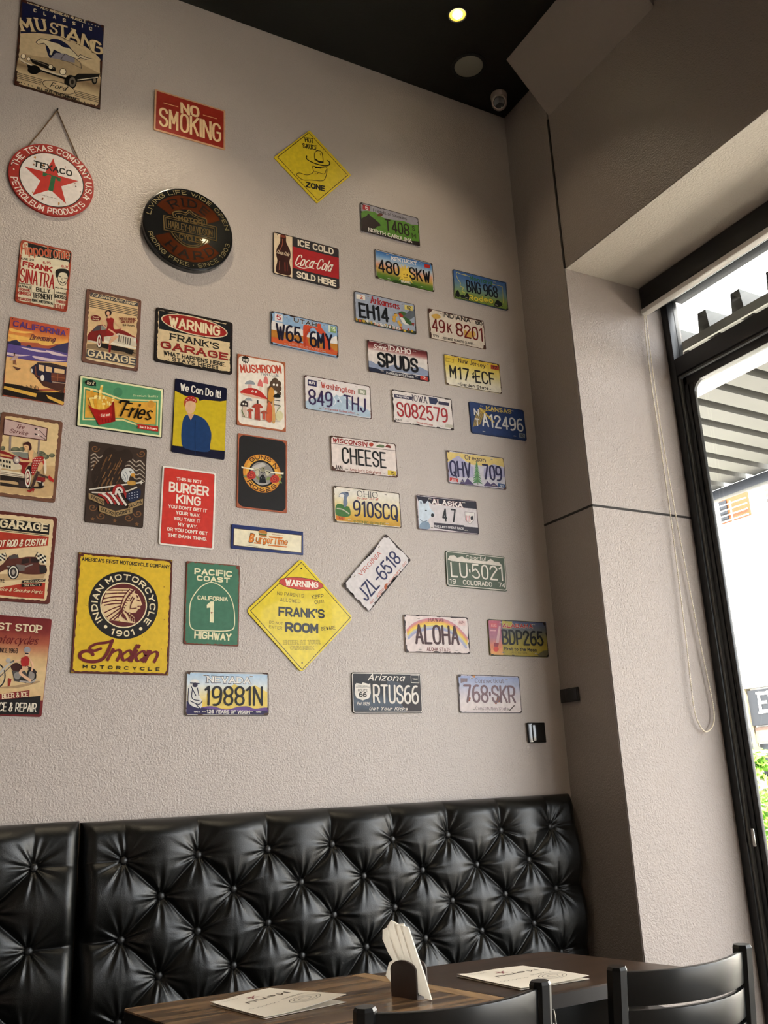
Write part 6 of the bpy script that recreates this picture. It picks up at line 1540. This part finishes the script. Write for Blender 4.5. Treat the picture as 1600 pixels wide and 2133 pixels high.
s = plate('rusty white license plate S082579 with red figures', q('813.8 812.5 940.3 833 944.4 897 819 879'), 10, '#d6ccc6')
s.P('picture', '870 440 925 448 932 470 916 492 876 484', '#2d3450'); s.P('picture', '640 420 760 440 760 462 640 444', '#39344a'); s.P('picture', '935 468 1006 480 1006 500 935 490', '#39344a'); s.T('lettering', '1846-1996', (650, 438), (740, 454), 12, '#d8d0d0', 0.18)
s.T('state_lettering', 'IOWA', (762, 468), (862, 484), 42, '#3a3040', 0.13, 0.4, 0.5); num(s, 'S082579', (662, 570), (1002, 614), 98, '#9c2428', 0.12); s.T('lettering', 'Sesquicentennial', (789, 614), (897, 634), 12, '#a83a2c', 0.16); s.T('lettering', 'MAY', (648, 596), (692, 604), 14, '#2a2420', 0.18); s.P('sticker#1', '980 620 1030 628 1030 650 980 642', '#b8b0a0'); finish(s, 50, 0.6, '#2c1a16')

s = plate('dark blue license plate A12496 with golden wheat', q('974.7 838.4 1091 854 1096.6 918 980 902.5'), 10, '#1d3464')
for i in range(9): s.L('picture', [(1165 + i * 6, 640 - i * 2), (1185 + i * 8, 560 - i * 3), (1215 + i * 11, 515 + i * 3)], 0.28, '#b8973c' if i % 2 else '#8f7a34', True)
for i in range(8): s.E('picture', (1215 + i * 12, 520 + i * 12), 12, 7, '#c4a548', 40, 8)
s.T('state_lettering', 'KANSAS', (1253, 530), (1422, 555), 30, '#c9b054', 0.2, 0.3, 0.4); s.T('number', 'N', (1172, 562), (1206, 568), 44, '#d6d2cc', 0.2); s.T('number', 'T', (1180, 632), (1212, 637), 50, '#d6d2cc', 0.2); num(s, 'A12496', (1228, 636), (1504, 676), 88, '#d6d2cc', 0.13); s.P('sticker#1', '1472 680 1512 686 1512 716 1472 710', '#8a929c'); s.T('sticker#1', '82', (1480, 706), (1504, 710), 18, '#4a5058', 0.2); finish(s, 8, 0.25, '#2a2a34', '#1a2a50')

s = plate('white license plate CHEESE with a red heading', q('686.2 908.4 824 925.4 827.5 995.5 690 980.6'), 11, '#d9cbc4')
s.T('state_lettering', 'WISCONSIN', (118, 122), (402, 160), 38, '#8a1f1c', 0.22, shear=.2); s.L('border', '108 130 622 190', 0.2, '#3a2420'); s.E('picture', (428, 140), 18, 16, '#a03a24', n=14); s.S('picture', '466 155 500 138 530 148 525 165', '#5a6a4a'); s.P('picture', '535 160 555 138 580 150 585 170', '#6e2a20')
num(s, 'CHEESE', (198, 290), (550, 330), 130, '#14110f', 0.11); s.T('lettering', "America's Dairyland", (258, 348), (505, 378), 24, '#8a4034', 0.14); s.T('lettering', 'JAN', (140, 336), (200, 342), 36, '#1d1512', 0.2); s.P('sticker#1', '558 344 626 352 624 388 558 380', '#d0b43c'); s.T('sticker#1', '15', (584, 378), (614, 382), 26, INKB, 0.2); finish(s, 36, 0.6, '#4a2a1c')

s = plate('license plate QHV 709 with a green fir tree', q('927.2 939 1048.5 955.6 1054.2 1021 933 1005.5'), 11, '#c3bfc8')
s.P('picture', '1026 195 1476 253 1484 320 1400 296 1340 310 1230 300 1180 275 1118 226 1030 282', '#d8be74'); s.P('picture', '1030 285 1118 228 1185 285 1240 320 1240 400 1040 400', '#a9a4c0'); s.P('picture', '1320 330 1400 298 1490 330 1495 400 1320 400', '#a9a4c0')
for p in ('1130 452 1150 410 1170 440 1190 405 1215 430 1245 460', '1320 468 1350 430 1375 455 1400 440 1440 478'): s.P('picture', p, '#4c3f66')
for i in range(8): s.P('picture', [(1262 - 8 - i * 4, 310 + i * 20), (1262 + i, 272 + i * 20), (1268 + 10 + i * 5, 316 + i * 20), (1268 + i, 300 + i * 20)], '#4f7f54' if i % 2 else '#6a9864')
s.L('picture', '1265 270 1274 460', 0.35, '#5a7a50')
s.T('state_lettering', 'Oregon', (1170, 258), (1337, 282), 38, '#3a3048', 0.14, 0.35, 0.3); num(s, 'QHV', (1056, 390), (1225, 408), 126, '#211c44', 0.12); num(s, '709', (1316, 416), (1470, 434), 122, '#211c44', 0.12); s.P('sticker#1', '1050 400 1118 410 1116 440 1050 430', '#b83a34'); s.T('sticker#1', 'JUL', (1062, 430), (1106, 436), 22, '#e0d8d4', 0.2); s.P('sticker#2', '1432 446 1490 456 1488 484 1432 476', '#34507c'); s.T('sticker#2', '91', (1450, 474), (1474, 478), 18, '#d0d4d8', 0.2); finish(s, 30, 0.5, '#4a3230')

s = plate('yellow and white license plate 910SCQ with a grey bird', q('692.8 1014 832 1029 834.5 1100 696.7 1086'), 11, '#d6ccbc')
s.grad('picture', '132 482 652 538 660 792 146 742', ['#dad4ca', '#dad2c0', '#dcc88c', '#cfa844', '#c09030'], 10)
s.S('picture', '150 620 190 612 220 625 256 640 256 708 152 700', '#3d6b34'); s.L('picture', '154 648 200 655 254 690', 0.5, '#b8b4a0', True)
s.S('picture', '170 555 180 528 215 518 250 540 235 565 240 610 215 640 205 600 210 560 190 548', '#6e7a8e'); s.S('picture', '172 545 195 530 215 545 200 560', '#e0dcd6'); s.P('picture', '215 518 245 516 252 540', '#4a5468')
s.T('state_lettering', 'OHIO', (316, 552), (480, 566), 48, '#15161c', 0.12, 0.45, 0.5); s.T('lettering', 'the heart of it all!', (310, 574), (487, 586), 22, '#b0402c', 0.12, 0.2, 0, 0.4); num(s, '910SCQ', (287, 706), (642, 744), 128, '#1a1a40', 0.12); s.T('lettering', 'SCENIC RIVERS', (288, 762), (542, 782), 22, '#4a6a2c', 0.16, 0.3, 0.3); s.P('sticker#1', '152 705 218 714 216 742 152 734', '#c46a28'); s.T('sticker#1', '65', (170, 732), (205, 737), 20, '#8a3a14', 0.2); finish(s, 30, 0.4, '#3a2a1c')

s = plate('license plate 47 with a white husky and a dark banner', q('865.2 1031.7 991.2 1045.4 997 1113.6 870 1102'), 11, '#cfc6c8')
s.P('picture', '788 548 1258 594 1266 652 1150 640 910 612 888 596 860 605 830 612 800 585', '#221e2e'); s.P('picture', '922 758 1160 780 1170 790 1278 798 1280 846 1160 836 930 802', '#2c2634')
s.S('picture', '802 620 808 582 830 585 850 615 878 585 892 640 925 680 925 708 890 722 872 760 868 800 815 800 806 720', '#c6d2de'); s.S('picture', '815 770 850 750 885 760 890 808 815 805', '#7f93a8'); s.E('picture', (914, 700), 13, 15, '#16161c', n=12); s.E('picture', (862, 664), 9, 5, '#23232c', 10, 8); s.L('picture', '812 730 840 752 872 742', 0.25, '#5a6878', True); s.P('picture', '812 590 826 592 832 612 818 615', '#8c98a8')
s.T('state_lettering', 'ALASKA', (910, 612), (1154, 642), 42, '#e6e0dc', 0.24, 0.3, 0.4, out=('#9a2c30', 0.06)); num(s, '4', (994, 748), (1032, 752), 104, '#17161c', 0.12); num(s, '7', (1066, 754), (1104, 758), 104, '#17161c', 0.12); s.T('lettering', 'THE LAST GREAT RACE', (928, 796), (1162, 816), 18, '#d8d2d4', 0.18, 0, 0.3)
s.P('picture', '1170 674 1246 682 1242 740 1210 772 1174 736', '#e0dad6')
for i in range(3): s.P('picture', [(1176 + i * 14, 702 + i), (1183 + i * 14, 703 + i), (1184 + i * 14, 752 + i * 4), (1178 + i * 14, 744 + i * 5)], '#a82c30')
s.L('picture', '1170 674 1246 682 1242 740 1210 772 1174 736', 0.15, '#6a5a60', closed=True); s.S('picture', '1215 715 1230 705 1236 730 1220 740', '#26222c'); finish(s, 16, 0.35, '#2a1a20', '#4a3038')

s = plate('tilted rusty white license plate JZL-6518', q('715 1218 801.7 1116 853 1168 768 1272'), 11, '#d3cccc')
s.T('state_lettering', 'VIRGINIA', (348, 1188), (510, 1008), 30, '#a83e28', 0.14, 0.4, 0.4, up=(316, 1168)); num(s, 'JZL-6518', (392, 1390), (672, 1058), 90, '#1e2250', 0.12, up=(312, 1300)); s.T('lettering', '400th Anniversary', (482, 1356), (664, 1138), 20, '#b85a3c', 0.14, up=(464, 1338)); s.T('lettering', '2007', (680, 1112), (712, 1076), 14, '#b85a3c', 0.14, up=(668, 1100)); s.T('lettering', '1607', (424, 1410), (456, 1374), 14, '#b85a3c', 0.14, up=(412, 1398))
s.S('picture', '530 1265 548 1240 556 1270 540 1296', '#a8542c'); finish(s, 54, 0.75, '#2f1f1a')

s = plate('dark green license plate LU 5021 with white mountains', q('926 1149 1052 1161.7 1055.8 1231 930 1219.4'), 11, '#4c5847')
s.rimline(0.5, 0.35, '#d0c8bc', 0.8); s.P('picture', '1034 1050 1052 1020 1085 1018 1110 1038 1150 1026 1180 1048 1345 1066 1375 1046 1405 1068 1440 1070 1470 1104 1330 1088 1150 1072 1060 1062', '#d6ccc0')
s.P('picture', '1172 1020 1340 1034 1348 1064 1176 1048', '#4c5847'); s.T('lettering', 'Colorful', (1176, 1048), (1338, 1062), 32, '#e0d8cc', 0.14, shear=.2); num(s, 'LU·5021', (1060, 1190), (1474, 1222), 120, '#ddd5c9', 0.12); s.T('lettering', '19', (1050, 1240), (1102, 1246), 38, '#ddd5c9', 0.16); s.T('state_lettering', 'COLORADO', (1156, 1250), (1388, 1268), 38, '#ddd5c9', 0.17); s.T('lettering', '74', (1438, 1270), (1490, 1276), 38, '#ddd5c9', 0.16)
s.rust(6, 0.2, '#2a2c24'); s.build()

s = plate('white license plate ALOHA with a rainbow', q('839.3 1280 973 1287.6 979 1362.8 843.5 1358'), 'L', '#d8c8c4')
for off, c in ((0, '#c08088'), (20, '#d08a6a'), (38, '#dcae4a'), (58, '#dcc45c'), (80, '#b8b4a8'), (98, '#9a9cb8')):
    pts = [(80 + off * .15, 222 + off * .85), (160, 150 + off * .95), (260, 112 + off), (380, 100 + off), (500, 122 + off), (610, 190 + off), (714 - off * .1, 306 + off)]
    s.L('picture', pts, 0.95, c, True)
s.T('state_lettering', 'HAWAII', (308, 128), (464, 131), 40, '#5c2420', 0.16); num(s, 'ALOHA', (172, 360), (632, 372), 208, '#3c1418', 0.13); s.T('lettering', 'ALOHA STATE', (290, 432), (537, 440), 40, '#6a2c28', 0.15); s.P('sticker#1', '612 115 692 118 690 168 612 164', '#d8b8b4'); s.T('sticker#1', 'JUN', (620, 145), (678, 147), 28, '#6a2a28', 0.16); finish(s, 44, 0.6, '#2c1814')

s = plate('pink, blue and yellow license plate BDP265 with a rocket', q('1012.6 1290 1136.8 1296 1142.8 1370.5 1019 1365'), 'L', '#8a8448')
s.grad('picture', '922 112 1530 132 1556 494 950 476', ['#4a557c', '#6a6c70', '#948a48', '#a8953a', '#a08c34'], 12)
s.grad('picture', '922 112 1060 118 1085 480 950 476', ['#b8586a', '#a8647c', '#a87080', '#d07a58', '#d8a050'], 12); s.P('picture', '1070 118 1180 125 1170 200 1080 196', '#b0a048')
s.P('picture', '1040 170 1058 172 1040 340 1030 385 1000 380 1010 330', '#c8a0a0'); s.P('picture', '990 345 1040 350 1032 388 988 384', '#8a2a34'); s.S('picture', '985 405 1008 385 1036 402 1034 425 1012 440 988 428', '#c23a2c')
s.P('sticker#1', '952 138 1022 142 1024 196 954 190', '#c25a62'); s.T('sticker#1', 'AUG', (958, 180), (1016, 184), 32, '#dc9a98', 0.16); s.P('sticker#2', '952 210 1012 212 1012 226 952 224', '#d8a0a4')
s.T('state_lettering', 'ALABAMA', (1078, 188), (1394, 197), 44, '#a52a2c', 0.24, out=('#d8c8b8', 0.1)); num(s, 'BDP265', (1076, 364), (1508, 382), 158, '#15151a', 0.14); s.T('lettering', 'First to the Moon', (1096, 424), (1436, 440), 36, '#24242a', 0.2); s.T('lettering', 'AND BEYOND', (1175, 456), (1345, 464), 20, '#6a6030', 0.14); s.P('picture', '1440 470 1500 430 1550 425 1555 490 1460 488', '#6a6448'); finish(s, 24, 0.45, '#211a18', '#2a2420')

s = plate('black license plate RTUS66 with a white route shield', q('731.5 1401 875 1403.8 880 1485 734 1485'), 12, '#26262b')
s.grad('picture', '100 526 494 534 506 750 104 748', ['#26262b', '#1e1e22', '#2c3038', '#4c5866', '#3a3f4a'], 8); s.P('picture', '300 560 380 580 420 700 300 640', '#3d4450'); s.P('picture', '380 700 506 560 508 750 420 750', '#2a1f20')
s.rimline(0.35, 0.35, '#d0c8bf', 0.8); s.P('picture', '110 590 118 580 150 586 156 576 190 586 200 582 204 640 194 670 156 684 118 668 108 640', '#ddd6cc'); s.L('picture', '114 604 200 604', 0.15, INKB)
s.T('picture', 'HISTORIC', (128, 601), (184, 602), 8, INKB, 0.15); s.T('picture', 'ROUTE', (128, 630), (184, 631), 15, INKB, 0.15); s.T('picture', '66', (133, 664), (180, 665), 30, INKB, 0.2)
s.T('state_lettering', 'Arizona', (184, 566), (414, 570), 42, '#e2dad0', 0.16, 0.35, 0, 0.4); num(s, 'RTUS66', (216, 701), (490, 707), 114, '#ded6cc', 0.12); s.T('lettering', 'Est 1926', (120, 712), (200, 714), 20, '#d8d0c8', 0.15, 0.2, 0, 0.3); s.T('lettering', 'Get Your Kicks', (192, 742), (428, 743), 22, '#ddd5cb', 0.17, 0.3, 0, 0.4); s.L('sticker#1', '442 534 488 535 490 580 444 578', 0.2, '#cfc7be', closed=True); s.T('sticker#1', 'YEAR', (452, 561), (482, 562), 9, '#cfc7be', 0.18); s.build()

s = plate('pale blue license plate 768 SKR with grey figures, nearest the switch', q('951 1404.5 1081 1409 1087.5 1486.7 955.5 1484'), 'L', '#bfb8c0')
s.grad('picture', '618 690 1246 708 1276 1070 640 1062', ['#8d9ac0', '#a8acc4', '#c8bfc6', '#d6cac8', '#d0c2c0'], 12)
s.T('state_lettering', 'Connecticut', (792, 766), (1093, 768), 52, '#66585e', 0.13, 0.4, 0.3); num(s, '768·SKR', (680, 970), (1218, 976), 190, '#70545a', 0.13); s.T('lettering', 'Constitution State', (798, 1046), (1142, 1050), 38, '#6a565a', 0.13, 0.35, 0.3); s.P('picture', '640 714 712 716 710 752 680 752 642 768', '#7a686e'); s.L('picture', '1150 1052 1180 1020 1202 998', 0.4, '#3a2420', True); s.P('picture', '752 678 798 682 788 712 770 705', '#b87a3a')
for p in ((730, 935, 22), (1035, 935, 34), (1010, 965, 20)): s.S('panel', [(p[0] + p[2] * math.cos(i * 1.1) * (0.5 + (i % 3) * .25), p[1] + p[2] * math.sin(i * 1.1)) for i in range(6)], '#8a4a2c')
finish(s, 30, 0.4, '#332624', '#4a3e40')
# ================================================================== ON THE TABLES
napkin('flared white napkin leaning out of the holder, front of the fan', [(0.056, 0.004, 0.0000), (0.076, 0.002, 0.0000), (0.060, 0.050, 0.0000), (0.038, 0.100, 0.0000), (0.016, 0.155, 0.0000), (-0.010, 0.157, 0.0000), (0.012, 0.100, 0.0000), (0.036, 0.045, 0.0000)], -0.0115)
napkin('second white napkin of the fan in the holder', [(0.034, 0.008, 0.0000), (0.056, 0.005, 0.0000), (0.040, 0.050, 0.0000), (0.016, 0.100, 0.0000), (-0.004, 0.161, 0.0000), (-0.036, 0.157, 0.0000), (-0.014, 0.100, 0.0000), (0.012, 0.045, 0.0000)], -0.0045)
napkin('third white napkin of the fan, opened wider to the left', [(0.010, 0.010, 0.0000), (0.036, 0.008, 0.0000), (0.016, 0.050, 0.0000), (-0.012, 0.100, 0.0000), (-0.026, 0.157, 0.0000), (-0.050, 0.165, 0.0000), (-0.064, 0.150, 0.0000), (-0.048, 0.100, 0.0000), (-0.012, 0.045, 0.0000)], 0.0025)
napkin('rearmost white napkin of the fan, bent over to the left', [(-0.004, 0.010, 0.0000), (0.016, 0.008, 0.0000), (-0.006, 0.050, 0.0000), (-0.034, 0.092, 0.0000), (-0.050, 0.128, 0.0000), (-0.072, 0.146, 0.0000), (-0.086, 0.140, 0.0000), (-0.088, 0.118, 0.0000), (-0.070, 0.088, 0.0000), (-0.034, 0.050, 0.0000)], 0.0100)
napkin('short crumpled napkin folded over the back of the holder', [(-0.027, 0.014, 0), (-0.020, 0.060, 0), (-0.036, 0.072, 0), (-0.064, 0.074, 0), (-0.086, 0.062, 0), (-0.100, 0.031, 0), (-0.081, 0.015, 0)], 0.030)

def menu(label, T4, lift, mirror=False):
    """Folded menu: back leaf flat on the table, cover leaf sprung open a little; lettering faces the bench."""
    L_, T_, R_, B_ = [Vector(p) for p in T4]
    c = (L_ + T_ + R_ + B_) / 4
    o = thing('menu', label, 'menu', (c.x, c.y, TZ), group='menus on the tables')
    paper = mat('cream_menu_paper', '#f2eadc', 0.6, noise=(8, 0.05))
    def P(a, b, top):
        p = (T_ * (1 - a) + L_ * a) * (1 - b) + (R_ * (1 - a) + B_ * a) * b - c
        z = 0.0012
        if top: z = 0.004 + lift * (b ** 1.5) * max(0.0, 1 - a * 1.15) ** 1.2 + 0.004 * math.exp(-((a - 1) / 0.12) ** 2) * (1 - b) + 0.0015 * math.sin(a * 4 + b * 3)
        return Vector((p.x, p.y, z))
    for nm, top in (('back_leaf', False), ('cover', True)):
        bm = bmesh.new(); n = 14
        th = 0.0008
        g = [[[bm.verts.new(P(i / n, j / n, top) + Vector((0, 0, k * th))) for j in range(n + 1)] for i in range(n + 1)] for k in (0, 1)]
        for i in range(n):
            for j in range(n):
                for k in (0, 1):
                    f = (g[k][i][j], g[k][i + 1][j], g[k][i + 1][j + 1], g[k][i][j + 1]); bm.faces.new(f if k == 0 else f[::-1])
        for i in range(n):
            for (a, b2) in (((i, 0), (i + 1, 0)), ((i, n), (i + 1, n)), ((0, i), (0, i + 1)), ((n, i), (n, i + 1))):
                bm.faces.new((g[0][a[0]][a[1]], g[0][b2[0]][b2[1]], g[1][b2[0]][b2[1]], g[1][a[0]][a[1]]))
        obj(nm, bm, paper, o, smooth=60)
    W = (L_ - T_).length; H = (R_ - T_).length
    bm = bmesh.new()
    def put(polys):
        for Q in polys:
            try: bm.faces.new([bm.verts.new(P(v[0] / W, v[1] / H, True) + Vector((0, 0, 0.0012))) for v in Q])
            except ValueError: pass
    def txt(t, x0, y0, x1, h, w=0.14, nib=0.3):
        put([[Vector((x0 * W + v.x, y0 * H + v.y)) for v in Q] for Q in letter_polys(t, (x1 - x0) * W, h * H, w, nib)])
    txt('Menu', 0.12, 0.30, 0.72, 0.095, 0.15, 0.4)
    txt('FRANK\'S', 0.10, 0.52, 0.40, 0.03)
    put(ribbon([((0.48 + 0.42 * i / 24) * W, (0.575 + 0.012 * math.sin(i * 1.9)) * H) for i in range(25)], 0.0011))
    for r_ in (0.030, 0.022, 0.012): put(ribbon([(0.26 * W + r_ * 1.15 * math.cos(t), 0.72 * H + r_ * math.sin(t)) for t in [2 * math.pi * i / 24 for i in range(24)]], 0.0012, True))
    put(ribbon([((0.64 + 0.29 * i / 20) * W, (0.09 + 0.007 * math.sin(i * 2.1)) * H) for i in range(21)], 0.0009))
    obj('lettering', bm, mat('brown_menu_ink', '#4a3a34', 0.6), o)
    bm = bmesh.new()
    for k in range(5):
        a = k * 1.2566
        q4 = [(0.52 * W, 0.20 * H), (0.52 * W + 0.008 * math.cos(a - .35), 0.20 * H + 0.008 * math.sin(a - .35)), (0.52 * W + 0.019 * math.cos(a), 0.20 * H + 0.019 * math.sin(a)), (0.52 * W + 0.008 * math.cos(a + .35), 0.20 * H + 0.008 * math.sin(a + .35))]
        bm.faces.new([bm.verts.new(P(v[0] / W, v[1] / H, True) + Vector((0, 0, 0.0013))) for v in q4])
    obj('star_emblem', bm, mat('faded_red_ink', '#9a5560', 0.6), o)
    return o
menu('folded cream menu on the walnut table, left of the napkin holder', [(-0.077, -0.755), (0.099, -0.692), (0.195, -0.946), (-0.018, -0.971)], 0.014)
m2 = menu('folded cream menu on the dark brown table', [(0.557, -0.861), (0.760, -0.875), (0.797, -1.105), (0.594, -1.093)], 0.005)
m2.location.z = TZ - 0.0038

# beaded steel rods under the near edge of the dark table
wr = thing('bag_hanger', 'thin curved steel rods with small balls hanging under the dark table edge', 'hanger', (0.625, -1.150, 0.71))
bm = bmesh.new()
for dx, ph in ((0.0, 0.0), (0.014, 0.6)):
    pts = [(dx + 0.007 * math.sin(k * 0.5 + ph), 0.0, -0.19 * k / 12) for k in range(13)]
    bm_tube(bm, pts, 0.0022, 8)
    for k in range(2 + int(dx > 0), 13, 3):
        bmesh.ops.create_uvsphere(bm, u_segments=10, v_segments=8, radius=0.0045, matrix=Matrix.Translation((pts[k][0] + 0.004, -0.003, pts[k][2])))
bm_tube(bm, [(-0.004, 0.0, 0.0), (0.02, 0.0, 0.0)], 0.004, 8)
obj('rods', bm, mat('bright_steel'), wr, smooth=60)

# ================================================================== PLANTS ACROSS THE STREET
def leafy(label, x, y, z0, z1, spread, n, seed, hang=False):
    g = random.Random(seed)
    o = thing('shrub' if not hang else 'hanging_plant', label, 'plant', (x, y, z0))
    bm = bmesh.new()
    for i in range(n):
        t = g.random(); r = spread * math.sqrt(g.random()); a = g.uniform(0, 6.283)
        c = Vector((r * math.cos(a) * 0.6, r * math.sin(a), (z1 - z0) * t))
        d = Vector((g.uniform(-1, 1), g.uniform(-1, 1), g.uniform(-0.2, 1) if not hang else g.uniform(-1, 0.1))).normalized(); u = d.orthogonal().normalized()
        L = g.uniform(0.10, 0.22); w = L * 0.22
        v = [bm.verts.new(c + p) for p in (-u * 0.004, d * L * 0.5 - u * w + d.cross(u) * w * .3, d * L, d * L * 0.5 + u * w + d.cross(u) * w * .3)]
        bm.faces.new(v)
    obj('foliage', bm, mat('bright_green_leaf', '#7fae3c', 0.5, noise=(12, 0.3)), o)
    if not hang: tube('stem', [(0, 0, 0), (0.02, 0, (z1 - z0) * 0.7)], 0.02, mat('plant_stem', '#5a4a30', 0.8), o)
    else: tube('hanger', [(0, 0, (z1 - z0)), (0, 0, (z1 - z0) + 0.25)], 0.006, M_DK, o)
leafy('leafy green shrub in front of the shop across the street', 8.35, 4.62, -0.02, 0.98, 0.30, 420, 2)
leafy('trailing plant hanging under the shop sign across the street', 8.70, 5.02, 1.10, 1.42, 0.12, 130, 3, True)
tx = letter_polys('EM', 0.34, 0.27, 0.2, 0.3, 0.35)
bm = bmesh.new()
for i, Q in enumerate(tx):
    bm.faces.new([bm.verts.new(Vector((-0.106 - (i % 9) * 0.0006, 4.99 - 5 - v.x, 1.80 + 0.05 + v.y))) for v in Q])
obj('lettering', bm, mat('white_sign_letter', '#e9e4da', 0.5), shop_board)
